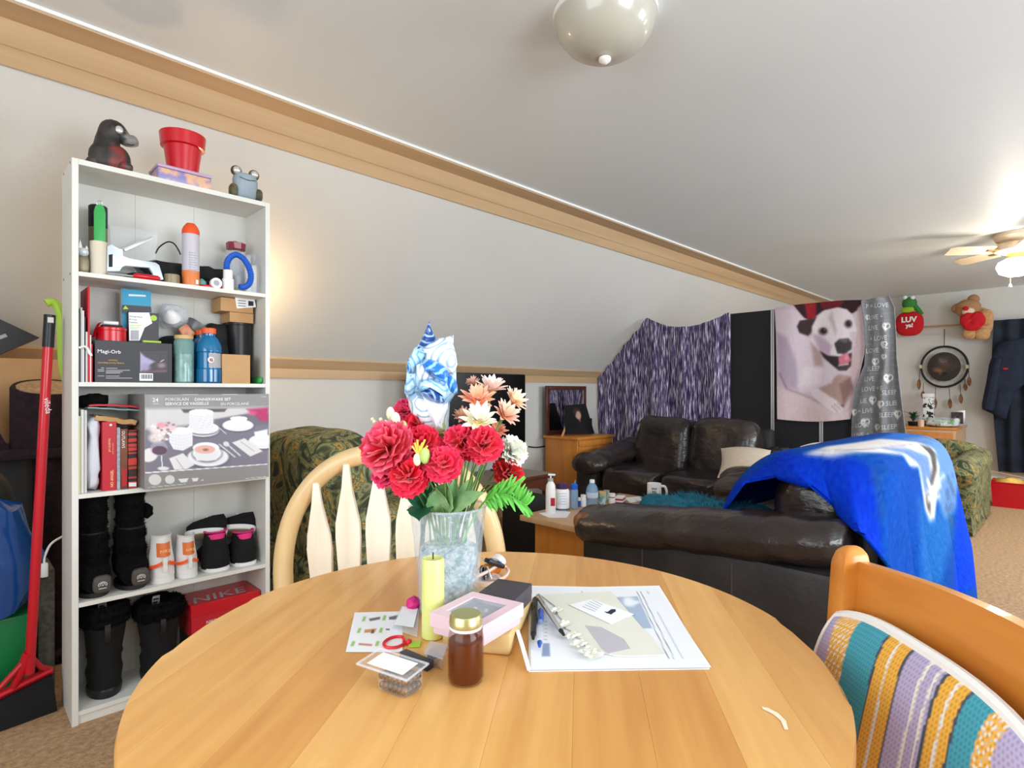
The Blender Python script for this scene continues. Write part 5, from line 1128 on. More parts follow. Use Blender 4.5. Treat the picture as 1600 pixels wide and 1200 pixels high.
def flower(px, py, rp, dz, kind, ci, co, label, k, name, cat='flower', group=None, tilt=(0, 0)):
    D = vz + dz; c = atz(px, py, D); r = rp / F * D
    out = (c - (VP + V((0, 0, .1)))).normalized(); ax = (out * .75 - FW * .75 + UP * .1 + RT * tilt[0] + UP * tilt[1]).normalized()
    t = thing(name, label, cat, VP + V((0, 0, .012)), 0, group)
    g, cols = (carnation if kind == 'c' else daisy)(c, r, ax, ci, co, k)
    part('bloom', g, 'petal', t, 60, cols)
    part('stem', tube(stem_to(c, ax, k), .0016, 6), 'stem_green', t)
    if kind == 'c': part('calyx', lathe([(.002, -r * .9), (r * .22, -r * .6), (r * .3, -r * .1)], 10).tr(Matrix.Translation(c - ax * r * .15) @ ax.to_track_quat('Z', 'Y').to_matrix().to_4x4()), 'bud_green', t)
    else: part('flower_centre', ball(c + ax * r * .1, r * .16, 8), 'stamen', t)
    return t
RG = 'red carnations in the vase'
flower(602, 698, 40, -.075, 'c', RED, (248, 130, 156), 'largest crimson carnation with pale ruffled edges above the bow chair', 1, 'carnation', group=RG, tilt=(-.3, 0))
flower(631, 640, 17, .02, 'c', MAG, MAG2, 'small magenta carnation at the top beside the blue wrap', 2, 'carnation', group=RG)
flower(653, 662, 23, .0, 'c', RED, RED2, 'crimson carnation directly below the blue wrap', 3, 'carnation', group=RG)
flower(660, 691, 27, -.045, 'c', RED, RED2, 'crimson carnation in the middle of the left cluster', 4, 'carnation', group=RG)
flower(604, 738, 22, -.05, 'c', MAG, MAG2, 'magenta carnation under the largest crimson bloom', 5, 'carnation', group=RG)
flower(638, 744, 29, -.095, 'c', RED, RED2, 'low crimson carnation over the big pale leaf', 6, 'carnation', group=RG)
flower(692, 724, 27, -.1, 'c', (226, 2, 50), (246, 70, 112), 'crimson carnation in the centre of the bouquet', 7, 'carnation', group=RG)
flower(723, 690, 28, -.04, 'c', (228, 6, 54), (248, 80, 120), 'crimson carnation below the white daisy', 8, 'carnation', group=RG)
flower(757, 694, 27, -.055, 'c', (222, 0, 42), (246, 66, 104), 'crimson carnation next to the white carnation', 9, 'carnation', group=RG)
flower(795, 738, 23, .02, 'c', (196, 6, 20), (236, 40, 50), 'scarlet carnation below the white carnation', 10, 'carnation', group=RG)
flower(802, 704, 24, .03, 'c', (246, 250, 236), (254, 254, 252), 'white carnation at the side of the bouquet', 11, 'carnation', tilt=(.9, .2))
PG = 'peach and white daisies in the vase'
flower(748, 662, 34, -.02, 'd', (232, 226, 170), (252, 246, 238), 'large white daisy above the crimson carnations', 12, 'daisy', group=PG)
flower(745, 630, 31, .02, 'd', (236, 130, 84), (250, 196, 168), 'orange-pink daisy in front of the television', 13, 'daisy', group=PG)
flower(768, 612, 29, .05, 'd', (236, 190, 170), (252, 232, 226), 'pale pink daisy at the top of the spray', 14, 'daisy', group=PG, tilt=(0, .8))
flower(798, 628, 25, .05, 'd', (246, 196, 130), (250, 220, 208), 'small peach daisy at the outer tip of the spray', 15, 'daisy', group=PG, tilt=(.8, 0))
flower(786, 652, 28, .02, 'd', (230, 150, 110), (250, 216, 202), 'peach daisy beside the large white daisy', 16, 'daisy', group=PG, tilt=(.4, 0))
flower(740, 600, 13, .06, 'd', (240, 170, 150), (250, 206, 196), 'half-open peach bud at the very top of the spray', 17, 'daisy', group=PG, tilt=(-.6, .6))
flower(724, 655, 20, .05, 'd', (226, 150, 96), (246, 206, 180), 'small tan daisy tucked beside the blue wrap', 18, 'daisy', group=PG)
flower(775, 676, 19, .04, 'd', (214, 120, 84), (240, 176, 150), 'rusty peach daisy between two carnations', 19, 'daisy', group=PG)
# leaf sprays
def spray(name, label, bits, base_px=None):
    t = thing(name, label, 'leaf spray', VP + V((0, 0, .012)))
    for (bx_, by_, tx_, ty_, w, dz, m, serr) in bits:
        b = atz(bx_, by_, vz + dz * .3); q = atz(tx_, ty_, vz + dz)
        part('leaf', leaf(b, q, w, -FW + UP * .6, .08, serr), m, t, 60)
    b = atz(bits[0][0], bits[0][1], vz + bits[0][5] * .3)
    part('stem', tube(spline([VP + V((0, 0, .012)), (VP + b) / 2, b], 4), .0016, 6), 'stem_green', t)
spray('pale_leaf_spray', 'broad pale green leaves hanging over the vase rim', [(690, 800, 700, 752, .022, -.06, 'leaf_green', .06), (700, 800, 756, 770, .014, -.07, 'leaf_green', .04), (688, 800, 682, 762, .018, -.07, 'leaf_green', .05), (715, 800, 740, 745, .012, -.02, 'leaf_green', .03), (705, 800, 712, 745, .010, -.03, 'leaf_green', .03)])
spray('dark_leaf_spray', 'dark green leaves at the back edge of the vase', [(672, 795, 632, 775, .013, -.05, 'leaf_dark', .05), (676, 800, 660, 762, .013, -.03, 'leaf_dark', .05), (660, 792, 655, 815, .020, -.08, 'leaf_dark', .07), (680, 790, 676, 752, .010, -.04, 'leaf_dark', .04)])
t = thing('fern_sprig', 'bright green plastic fern sprig sticking out beside the vase', 'fern', VP + V((0, 0, .012)))
pts = spline([VP + V((0, 0, .012)), VP + V((.0, 0, .1)) + RT * .02, atz(752, 790, vz - .02), atz(785, 772, vz - .03), atz(822, 790, vz - .04)], 10)
part('stem', tube(pts, .0016, 6), 'leaf_bright', t)
random.seed(4)
for i, p in enumerate(pts[22:]):
    for s in (-1, 1):
        for w in (0, 1): part('frond', leaf(p, p + RT * random.uniform(.006, .016) + UP * s * random.uniform(.012, .024) + FW * random.uniform(-.015, .015), .0022, -FW, .1, 0, 2, 4), 'leaf_bright', t, 60)
pts2 = spline([atz(752, 790, vz - .02), atz(775, 765, vz - .03), atz(808, 757, vz - .03)], 8)
part('stem', tube(pts2, .0014, 6), 'leaf_bright', t)
for i, p in enumerate(pts2[3:]):
    for s in (-1, 1): part('frond', leaf(p, p + RT * random.uniform(.008, .016) + UP * s * random.uniform(.01, .018) + FW * random.uniform(-.012, .012), .0022, -FW, .1, 0, 2, 4), 'leaf_bright', t, 60)
# buds and sprigs
t = thing('bud_sprig', 'cream rosebuds among the red carnations', 'bud sprig', VP + V((0, 0, .012)))
for px, py, rp, dz, m in ((610, 646, 8, -.02, 'bud_cream'), (618, 656, 9, -.04, 'bud_cream'), (630, 668, 8, -.05, 'bud_green'), (664, 712, 9, -.11, 'bud_green'), (652, 718, 7, -.11, 'bud_cream'), (690, 668, 8, .0, 'bud_green')):
    c = atz(px, py, vz + dz); r = rp / F * vz
    part('bud', ball(c, r, 12, (.8, .8, 1.3)), m, t); part('stem', tube([c, (c + VP + V((0, 0, .2))) / 2, VP + V((0, 0, .17))], .0012, 5), 'stem_green', t)
t = thing('yellow_sprig', 'yellow stamen sprig in front of the carnations', 'sprig', VP + V((0, 0, .012)))
b = atz(654, 712, vz - .11)
part('stem', tube([b, VP + V((-.02, -.02, .16)), VP + V((0, 0, .02))], .0013, 5), 'stem_green', t)
for k in range(7): e = atz(644 + 4 * k, 697 - 5 * (k % 3), vz - .115); part('stamen', tube([b, e], [.0009, .0016], 5), 'stamen', t)
t = thing('baby_breath', 'spray of tiny cream blossoms behind the largest carnation', 'sprig', VP + V((0, 0, .012)))
b = atz(602, 672, vz - .0); part('stem', tube([b, VP + V((-.01, 0, .17)), VP + V((0, 0, .02))], .0012, 5), 'stem_green', t)
for k in range(9): e = atz(582 + 5 * k - 2 * (k % 2), 655 + 4 * (k % 3), vz - .0); part('twig', tube([b, e], .0006, 4), 'bud_green', t); part('blossom', ball(e, .0032, 8), 'bud_cream', t)
t = thing('white_sprig', 'pale green starry sprig right of the blue wrap', 'sprig', VP + V((0, 0, .012)))
b = atz(688, 674, vz - .0); part('stem', tube([b, VP + V((.0, .0, .18)), VP + V((0, 0, .02))], .0012, 5), 'stem_green', t)
for k in range(8): e = atz(676 + 3 * k, 660 + 5 * (k % 3), vz - .01); part('leaflet', leaf(b, e, .0028, -FW, .1, 0, 2, 4), 'bud_green', t)
# blue swirl wrap
for n_, a, b_ in (('swirl_dark', (18, 62, 142), (150, 190, 226)), ('swirl_blue', (24, 112, 206), (140, 200, 240)), ('swirl_pale', (238, 242, 248), (158, 184, 206)), ('swirl_sky', (186, 222, 242), (110, 176, 220))): mat(n_, a, .3, b_, sc=20, tex='rings', lo=.3, hi=.75, coat=.3)
mat('wrap_white', (232, 236, 246), .35)
wr = thing('swirl_gift_wrap', 'crumpled blue and white swirl-patterned gift wrap standing in the vase', 'gift wrap', VP + V((0, 0, .012)))
K3 = lambda pts: [(610 + a / 6.667, 500 + b / 6.667) for a, b in pts]
def foil(pts, dz, bulge, m, name='wrap_fold'):
    """a cupped piece of foil whose outline is pts (zoomed-crop units), bulging towards the room"""
    px = K3(pts); n = len(px); cx_ = sum(p[0] for p in px) / n; cy_ = sum(p[1] for p in px) / n; D = vz + .01 + dz
    rings = []
    for s, bl in ((1, 0), (.8, .45), (.55, .8), (.28, .96)):
        rings.append([atz(cx_ + (x - cx_) * s, cy_ + (y - cy_) * s, D) - FW * (bulge * bl + .004 * noise.noise(V((x * .08, y * .08, s * 3)))) for x, y in px])
    c = atz(cx_, cy_, D) - FW * bulge
    v = [q for r in rings for q in r] + [c]
    f = [(i * n + k, i * n + (k + 1) % n, (i + 1) * n + (k + 1) % n, (i + 1) * n + k) for i in range(3) for k in range(n)] + [(3 * n + k, 3 * n + (k + 1) % n, len(v) - 1) for k in range(n)]
    bk_ = [q + FW * .004 for q in rings[0]]; o = len(v); v += bk_; f += [(k, o + k, o + (k + 1) % n, (k + 1) % n) for k in range(n)] + [tuple(o + k for k in range(n))]
    part(name, G(v, f), m, wr, 40)
foil([(400, 30), (450, 190), (640, 190), (680, 460), (690, 740), (620, 860), (600, 1180), (320, 1100), (200, 900), (155, 760), (175, 480), (250, 300), (310, 240)], .02, .012, 'swirl_sky', 'backing_sheet')
foil([(400, 10), (420, 80), (445, 140), (470, 190), (420, 240), (330, 280), (280, 300), (310, 220), (360, 120)], .0, .012, 'swirl_dark')
foil([(330, 290), (400, 230), (480, 195), (590, 175), (655, 155), (655, 260), (680, 350), (695, 460), (660, 570), (560, 600), (430, 560), (330, 440)], .005, .022, 'swirl_pale')
foil([(250, 290), (300, 300), (370, 340), (330, 430), (250, 560), (190, 560), (165, 480), (190, 400)], -.004, .02, 'swirl_sky')
foil([(180, 410), (225, 400), (235, 520), (200, 560), (170, 510)], -.012, .01, 'swirl_blue')
foil([(330, 440), (400, 405), (480, 430), (570, 490), (610, 560), (600, 660), (540, 640), (470, 600), (430, 550), (360, 540)], -.026, .016, 'swirl_blue')
foil([(270, 470), (340, 440), (420, 540), (470, 610), (400, 640), (300, 640), (270, 560)], -.02, .015, 'swirl_pale')
foil([(600, 560), (660, 600), (695, 670), (700, 760), (670, 780), (620, 740), (585, 660)], -.02, .012, 'swirl_blue')
foil([(150, 680), (190, 620), (240, 600), (270, 680), (240, 780), (180, 790), (145, 760)], -.01, .014, 'swirl_sky')
foil([(310, 640), (420, 620), (540, 660), (590, 720), (570, 800), (470, 740), (380, 700), (300, 720)], -.03, .014, 'swirl_sky')
foil([(310, 745), (400, 710), (480, 730), (540, 790), (565, 860), (520, 870), (430, 820), (360, 770)], -.034, .012, 'swirl_dark')
foil([(180, 800), (260, 740), (320, 760), (420, 830), (540, 870), (600, 850), (600, 1010), (590, 1180), (420, 1180), (300, 1100), (230, 1000), (190, 900)], -.008, .026, 'swirl_pale')
foil([(330, 770), (420, 825), (545, 875), (550, 1000), (480, 1120), (400, 1000)], -.028, .014, 'wrap_white')
part('stick', tube([atz(698, 640, vz), VP + V((.01, 0, .015))], .0018, 6), 'clear_film', wr)
# ================================================================== leather sofas
mat('leather', (40, 33, 32), .25, (62, 50, 46), sc=3.2, lo=.42, hi=.72, bump=2.4, bsc=11, spec=.6, bstretch=(1, 1, 1.6)); mat('leather_panel', (34, 32, 34), .45, (46, 43, 44), sc=5, bump=.35, bsc=60, spec=.5); mat('worn_tan', (150, 100, 58), .6, (104, 68, 44), sc=26); mat('seam', (70, 64, 62), .6)
def wrinkle(g, amp, f, seed, st=(1, 1, 1)):
    g.v = [p + V((1, 1, 1)) * 0 + (p - V((p.x, p.y, p.z))) + noise.noise_vector(V((p.x * st[0] * f + seed, p.y * st[1] * f, p.z * st[2] * f))) * amp for p in g.v]; return g
def sofa(name, label, loc, rz, Wd, D, HB_, seat_n=2, aw=.27, zf=.48, zr=.60, cat='sofa', M=('leather', 'leather_panel')):
    t = thing(name, label, cat, (loc[0], loc[1], 0), rz)
    iw = Wd - 2 * aw + .06
    obj('base', box(-Wd / 2 + .05, Wd / 2 - .05, -D / 2 + .05, D / 2 - .04, .05, .30, .02), M[1], t)
    for sx in (-1, 1):
        for sy in (-1, 1): obj('foot', cyl(.025, 0, .055, 12, (sx * (Wd / 2 - .12), sy * (D / 2 - .12))), 'black_plastic', t)
    obj('rear_panel', box(-Wd / 2 + .2, Wd / 2 - .2, D / 2 - .10, D / 2, .06, HB_ - .08, .035), M[1], t)
    for k in range(seat_n):
        w = iw / seat_n; x = -iw / 2 + w * (k + .5)
        obj('seat_cushion', wrinkle(puff((x, -.08, .37), (w * 1.01, D - .24, .22), (.32, .38), 44, 22), .022, 8, k * 5), M[0], t, 70)
        g = wrinkle(puff((0, 0, 0), (w * 1.04, .30, HB_ - .34), (.42, .5), 44, 26), .026, 7, k * 7 + 3)
        obj('back_cushion', g.rot(-10, 'X').mv(x, D / 2 - .25, .34 + (HB_ - .34) / 2), M[0], t, 70)
    for s in (-1, 1):
        xc = s * (Wd / 2 - aw / 2 + .02)
        ap = obj('arm_panel', box(s * (Wd / 2 - aw + .05) if s > 0 else -Wd / 2, Wd / 2 if s > 0 else s * (Wd / 2 - aw + .05), -D / 2 + .06, D / 2 - .02, .06, .50, .025), M[1], t)
        for y in (-D * .18, D * .14): obj('seam', box(s * (Wd / 2) - .0015, s * (Wd / 2) + .0015, y - .003, y + .003, .08, .47), 'seam', ap)
        rings = []; n = 30
        prof = [(-.5, .12), (-.497, .45), (-.48, .75), (-.44, .95), (-.38, 1.04), (-.28, 1.06), (-.15, 1.02), (-.02, .98), (.02, 1.0), (.14, 1.03), (.26, 1.03), (.36, 1.0), (.42, .9), (.45, .7), (.46, .3)]
        for i in range(len(prof) - 1):
            for q in range(4):
                f = q / 4; y = prof[i][0] * (1 - f) + prof[i + 1][0] * f; sc_ = prof[i][1] * (1 - f) + prof[i + 1][1] * f
                u = (y + .5) / .96; zc = zf + (zr - zf) * u
                rings.append([V((xc + (aw / 2 + .03) * sc_ * math.cos(a), y * D, zc + .088 * (sc_ ** .8) * math.sin(a) * (1.1 if math.sin(a) < 0 else 1))) for a in [k * 2 * math.pi / n for k in range(n)]])
        g = loft(rings)
        # diagonal creases pulled across the roll
        g.v = [p + V((.25 * s, 0, 1)) * (.013 * math.sin((p.y * 30 + p.z * 34)) * max(0, noise.noise(V((p.y * 2.4, s * 3, 1))) + .25)) + noise.noise_vector(p * 7 + V((s, 0, 0))) * .008 for p in g.v]
        o = obj('arm_pad', g, M[0], t, 75)
        if s > 0 and name == 'leather_sofa':
            obj('worn_patch', puff((xc + aw * .38, -D / 2 + .075, zf + .03), (.09, .12, .085), (.9, .9)), 'worn_tan', o)
    return t
s2 = sofa('leather_sofa', 'dark brown leather sofa with a blue throw over its back', (2.85, 1.065), 180, 1.62, 1.18, .83)
s1 = sofa('leather_loveseat', 'dark brown leather loveseat in front of the hanging tapestries', (4.235, 2.28), -90, 1.54, .95, .88)
# floral armchairs
def floral(name):
    m = bpy.data.materials.new(name); m.use_nodes = True; nt = m.node_tree; N, L = nt.nodes, nt.links; b = N['Principled BSDF']; b.inputs['Roughness'].default_value = .85
    tc = N.new('ShaderNodeTexCoord'); v = N.new('ShaderNodeTexVoronoi'); v.inputs['Scale'].default_value = 9
    n1 = N.new('ShaderNodeTexNoise'); n1.inputs['Scale'].default_value = 6.5; n1.inputs['Detail'].default_value = 2; n1.inputs['Distortion'].default_value = 3.4
    L.new(tc.outputs['Object'], n1.inputs['Vector']); L.new(tc.outputs['Object'], v.inputs['Vector'])
    r = N.new('ShaderNodeValToRGB'); e = r.color_ramp.elements; e[0].position = .36; e[0].color = C(50, 56, 38); e[1].position = .45; e[1].color = C(92, 98, 66)
    for p, c in ((.52, (156, 156, 110)), (.57, (74, 82, 54)), (.63, (204, 164, 86)), (.7, (96, 80, 50))): x = e.new(p); x.color = C(*c)
    L.new(n1.outputs['Fac'], r.inputs[0])
    r2 = N.new('ShaderNodeValToRGB'); r2.color_ramp.elements[0].color = (1, 1, 1, 1); r2.color_ramp.elements[1].position = .5; r2.color_ramp.elements[1].color = (.62, .64, .58, 1); L.new(v.outputs['Distance'], r2.inputs[0])
    mx = N.new('ShaderNodeMix'); mx.data_type = 'RGBA'; mx.blend_type = 'MULTIPLY'; mx.inputs[0].default_value = .8; L.new(r.outputs[0], mx.inputs[6]); L.new(r2.outputs[0], mx.inputs[7]); L.new(mx.outputs[2], b.inputs['Base Color'])
    MATS[name] = m
floral('floral')
def floral_chair(label, loc, rz, Wd, D, HB_, arm=.58):
    t = thing('floral_armchair', label, 'armchair', (loc[0], loc[1], 0), rz, 'green floral armchairs')
    obj('base', box(-Wd / 2 + .04, Wd / 2 - .04, -D / 2 + .05, D / 2 - .04, .10, .32, .03), 'floral', t)
    sk = []
    for k in range(64):
        a = k / 64 * 4; i = int(a); f = a - i; cs = [(-1, -1), (1, -1), (1, 1), (-1, 1)]; p, q = cs[i], cs[(i + 1) % 4]
        sk.append((((p[0] * (1 - f) + q[0] * f) * (Wd / 2 - .02)), ((p[1] * (1 - f) + q[1] * f) * (D / 2 - .02)), k))
    obj('skirt', loft([[V((x * (1 + e) + .006 * math.sin(k * 1.9), y * (1 + e) + .006 * math.cos(k * 1.7), z)) for x, y, k in sk] for z, e in ((.012, .03), (.1, .015), (.2, -.01))], cap=False), 'floral', t, 60)
    obj('seat_cushion', puff((0, -.06, .40), (Wd - .42, D - .22, .2), (.35, .4)), 'floral', t)
    obj('backrest', wrinkle(puff((0, 0, 0), (Wd - .1, .30, HB_ - .22), (.45, .5), 36, 24), .008, 6, 1).rot(-8, 'X').mv(0, D / 2 - .18, .22 + (HB_ - .22) / 2), 'floral', t, 70)
    for s in (-1, 1):
        obj('arm_panel', box(s * Wd / 2 - (.17 if s > 0 else 0), s * Wd / 2 + (.17 if s < 0 else 0), -D / 2 + .03, D / 2 - .08, .14, arm - .08, .04), 'floral', t)
        obj('arm_roll', tube(spline([(s * (Wd / 2 - .09), -D / 2 + .01, arm - .11), (s * (Wd / 2 - .09), -D / 2 + .03, arm - .1), (s * (Wd / 2 - .09), 0, arm - .1), (s * (Wd / 2 - .09), D / 2 - .12, arm - .08)], 5), [.085] + [.105] * 15, 18), 'floral', t)
    return t
floral_chair('dark green floral armchair between bookcase and television', (1.54, 2.62), 90, .96, .84, .92)
floral_chair('olive floral armchair with skirt behind the blue throw', (6.08, 1.02), -90, .94, 1.24, .66)
# blue throw over the back of the near sofa
prof = [(1.10, .555), (1.07, .66), (1.00, .765), (.90, .83), (.78, .862), (.66, .87), (.56, .862), (.50, .83), (.465, .76), (.452, .62), (.446, .45), (.44, .28), (.435, .09)]
prof = [V((0, y, z)) for y, z in prof]; ps = spline(prof, 6); NP = len(ps) - 1
cum = [0]
for a, b in zip(ps[:-1], ps[1:]): cum.append(cum[-1] + (b - a).length)
def on_prof(v):
    d = v * cum[-1]
    for i in range(NP):
        if cum[i + 1] >= d or i == NP - 1: f = (d - cum[i]) / (cum[i + 1] - cum[i]); return ps[i] * (1 - f) + ps[i + 1] * f
HEM = [(0, V((2.30, 1.06, .575))), (.10, V((2.356, .98, .719))), (.19, V((2.385, .85, .756))), (.28, V((2.314, .72, .742))), (.36, V((2.158, .58, .69))), (.42, V((2.06, .49, .644))), (.52, V((2.10, .43, .55))), (.75, V((2.10, .42, .3))), (1, V((2.10, .415, .07)))]
def hem(v):
    for (a, p), (b, q) in zip(HEM[:-1], HEM[1:]):
        if v <= b: f = (v - a) / (b - a); return p * (1 - f) + q * f
    return HEM[-1][1]
for i_ in (1, 2, 3): HEM[i_] = (HEM[i_][0], CAM + (HEM[i_][1] - CAM) * .945)
def throw(u, v):
    p = on_prof(v); rear = max(0, (v - .55) / .45); front = max(0, (.25 - v) / .25)
    x0 = 2.22 - .10 * rear + .10 * front; x1 = 3.64 + .08 * rear - .1 * front
    x = x0 + (x1 - x0) * u
    f = .05 * min(1, rear * 1.6) * abs(math.sin(u * 14 + 1.2 * math.sin(u * 5))) ** .7 + .02 * rear * math.sin(u * 9 + 1)
    sag = (.07 * max(0, 1 - u / .10) ** 1.6 + .05 * max(0, (u - .93) / .07) ** 2) * (1 - rear * .8)
    b = .006 * noise.noise(V((u * 9, v * 9, 0)))
    z = p.z - sag * (1 - front) + b
    if u < .05: z -= .02 * (1 - u / .05) * (1 - rear)
    q = V((x, p.y - f - .02 * rear + .0, max(.02, z + (.02 * math.sin(u * 7) * rear if v > .97 else 0))))
    k = min(1, u / .16); k = k * k * (3 - 2 * k); h = hem(v)
    return h * (1 - k) + q * k
NU, NV = 150, 150
g = surf(throw, NU, NV, 0)
K6 = lambda *pts: [(1100 + a / 3.636, 640 + b / 3.636) for a, b in pts]
cv = Canvas(0, 0, 1, 1, NU + 1, NV + 1, (8, 72, 164))
for i, p in enumerate(g.v): q = proj(p); cv.x[i // (NU + 1), i % (NU + 1)], cv.y[i // (NU + 1), i % (NU + 1)] = q
cv.poly(K6((60, 700), (90, 500), (450, 250), (850, 290), (950, 340), (990, 500), (1000, 900), (800, 700), (600, 520), (200, 470)), (0, 50, 186), 4)
cv.poly(K6((960, 330), (1150, 290), (1200, 330), (1215, 1000), (1000, 900)), (4, 70, 166), 3)
cv.poly(K6((1200, 500), (1290, 620), (1320, 560), (1390, 500), (1400, 700), (1320, 1000), (1210, 970)), (28, 100, 180), 5)
cv.poly(K6((980, 190), (1180, 110), (1420, 150), (1450, 240), (1420, 560), (1350, 620), (1300, 500), (1290, 240), (1100, 180)), (100, 140, 196), 4)
cv.poly(K6((980, 180), (1160, 115), (1300, 120), (1220, 165), (1060, 190)), (46, 116, 214), 3)
cv.poly(K6((560, 270), (700, 225), (850, 205), (1000, 180), (1200, 195), (1295, 230), (1320, 330), (1290, 620), (1262, 632), (1235, 560), (1200, 330), (1150, 330), (1120, 270), (1000, 262), (850, 262), (720, 285)), (232, 226, 226), 1.6)
cv.poly(K6((1000, 235), (1150, 235), (1260, 270), (1275, 420), (1235, 480), (1205, 320), (1130, 262)), (110, 140, 200), 2)
cv.poly(K6((1215, 210), (1275, 225), (1302, 260), (1305, 350), (1270, 470), (1268, 600), (1248, 560), (1238, 500), (1262, 420), (1280, 330), (1268, 260)), (86, 82, 76), 1.2)
for q in (((1250, 470), (1345, 375)), ((1255, 500), (1325, 430)), ((1255, 520), (1320, 490)), ((1250, 400), (1290, 520))): cv.line(K6(*q), 4, (240, 236, 234), soft=1)
for q in (((640, 250), (900, 245), (1180, 210)), ((1130, 175), (1240, 165), (1300, 190)), ((1150, 190), (1290, 200))): cv.line(K6(*q), 1.2, (90, 100, 130), .7)
rg = random.Random(3)
for k in range(60):
    a, b = (985 + rg.gauss(0, 22), rg.uniform(330, 620)) if k % 2 else (1385 + rg.gauss(0, 14), rg.uniform(280, 700))
    cv.ell(*K6((a, b))[0], rg.uniform(1, 3), rg.uniform(1.5, 5), (64, 84, 110), 0, .6, .6)
cv.poly(K6((1440, 220), (1520, 380), (1530, 1000), (1400, 1060), (1415, 600)), (4, 62, 206), 3)
cv.blur(2).grain(5)
TH = solo('blue_throw', g, mat('plush_throw', rough=.9, attr=True, spec=.1, bump=.15, bsc=150), 'blue plush throw printed in white and grey, draped over the near leather sofa', 'throw blanket', smooth=80, cols=cv.cols())
sol = TH.modifiers.new('thickness', 'SOLIDIFY'); sol.thickness = .012; sol.offset = -1
# teal fluffy throw on the sofa seat
mat('teal_fur', (10, 88, 112), .9, (18, 116, 140), sc=14, bump=2, bsc=90)
tf = thing('teal_fur_throw', 'fluffy teal throw bunched on the sofa seat behind the arm', 'throw blanket', (2.45, 1.28, .47))
body = puff((2.44, 1.30, .54), (.34, .42, .13), (.7, .8), 40, 20, wr=.03, wf=7); part('fabric', body, 'teal_fur', tf, 70)
body2 = puff((2.42, 1.0, .55), (.24, .3, .12), (.7, .8), 30, 16, wr=.03, wf=8); part('fold', body2, 'teal_fur', tf, 70)
rg = random.Random(8); g = G()
for p in (body.v + body2.v) * 2:
    if p.z < .52: continue
    c = V((2.44, 1.2, .5)); d = (p - c).normalized() + V((rg.gauss(0, .4), rg.gauss(0, .4), rg.gauss(0, .4))); s = V((rg.gauss(0, 1), rg.gauss(0, 1), 0)).normalized() * .002
    q = p + V((rg.gauss(0, .008), rg.gauss(0, .008), 0)); g.add(G([q - s, q + s, q + d * .022], [(0, 1, 2)]))
o = part('pile', g, 'teal_fur', tf, 0); o['kind'] = 'stuff'
# pillows
mat('linen', (214, 198, 180), .85, (202, 184, 164), sc=30, stretch=(1, 8, 8)); mat('feather_brown', (110, 92, 80), .7)
def pillow(name, label, c, rz, tilt, s=.42, th=.13, m='linen'):
    t = thing(name, label, 'pillow', c, rz)
    def fn(sd): return surf(lambda u, v: V(((u - .5) * s * (1 - .10 * math.sin(math.pi * v)), sd * th / 2 * (max(0, math.sin(math.pi * u)) * max(0, math.sin(math.pi * v))) ** .45, v * s + .05 * s * math.sin(math.pi * u) * (v - .5))), 20, 20)
    a, b = fn(-1), fn(1); b.f = [tuple(reversed(q)) for q in b.f]
    obj('pillow_cover', (a + b).rot(tilt, 'X'), m, t, 70); return t
pillow('linen_pillow', 'plain beige linen pillow on the loveseat', (3.86, 1.62, .50), -70, -58, .34)
pw = pillow('feather_pillow', 'cream pillow printed with crossed brown feathers beyond the blue throw', (3.40, 1.12, .46), 176, -14, .36, .12)
for s in (-1, 1): obj('feather_print', leaf(V((-.01 * s, .075, .26)), V((.10 * s, .085, .345)), .016, V((0, 1, 0)), .0), 'feather_brown', pw)
# ================================================================== coffee table and its things
wood('oak_laminate', (206, 170, 128), (194, 156, 112), (2, 10, 10), 2.5); wood('orange_oak', (214, 140, 62), (196, 120, 44), (10, 10, 1.4), 2.0)
CT = .42; cx0, cx1, cy0, cy1 = 2.24, 3.2, 1.70, 2.18
ctb = thing('coffee_table', 'low oak-laminate coffee table cluttered with bottles', 'table', ((cx0 + cx1) / 2, (cy0 + cy1) / 2, 0))
part('tabletop', box(cx0, cx1, cy0, cy1, CT - .03, CT, .003), 'oak_laminate', ctb); 
for x in (cx0 + .07, cx1 - .11): part('side_panel', box(x, x + .035, cy0 + .05, cy1 - .05, 0, CT - .03, .002), 'orange_oak', ctb)
part('lower_shelf', box(cx0 + .105, cx1 - .11, cy0 + .05, cy1 - .05, .12, .14), 'orange_oak', ctb); part('rear_panel', box(cx0 + .105, cx1 - .11, cy1 - .08, cy1 - .06, .14, CT - .03), 'orange_oak', ctb)
part('front_rail', box(cx0 + .105, cx1 - .11, cy0 + .05, cy0 + .07, .02, .12), 'orange_oak', ctb)
mat('slate_blue', (74, 90, 122), .6); mat('purple_cap', (70, 44, 84), .4); mat('clear_blue', (150, 190, 226), .1, alpha=.5, spec=.8); mat('label_blue', (190, 206, 226), .5); mat('label_red', (180, 30, 44), .5); mat('mug_white', (240, 240, 240), .25)
solo('blue_storage_box', box(2.40, 2.62, 1.80, 2.06, .1405, .36, .006), 'slate_blue', 'slate blue box on the coffee table shelf', 'box'); 
solo('white_packet', box(2.37, 2.55, 1.762, 1.79, .1405, .27, .003), 'white_plastic', 'white packet in front of the slate blue box', 'packet')
def Q(px, py): return onZ(px, py, CT)
def bottle(name, label, cat, px0, px1, ybase, ytop, prof, parts=None, group=None):
    b = Q((px0 + px1) / 2, ybase); D = (b - CAM).dot(FW); r = (px1 - px0) / 2 / F * D; h = (ybase - ytop) / F * D; b = b + FW * r
    fl = []
    for nm, pr, m in prof: fl.append((nm, lathe([(r * a, h * z) for a, z in pr], 22).mv(b.x, b.y, CT + .0008), m))
    return group_thing(name, label, cat, fl, group), b, r, h
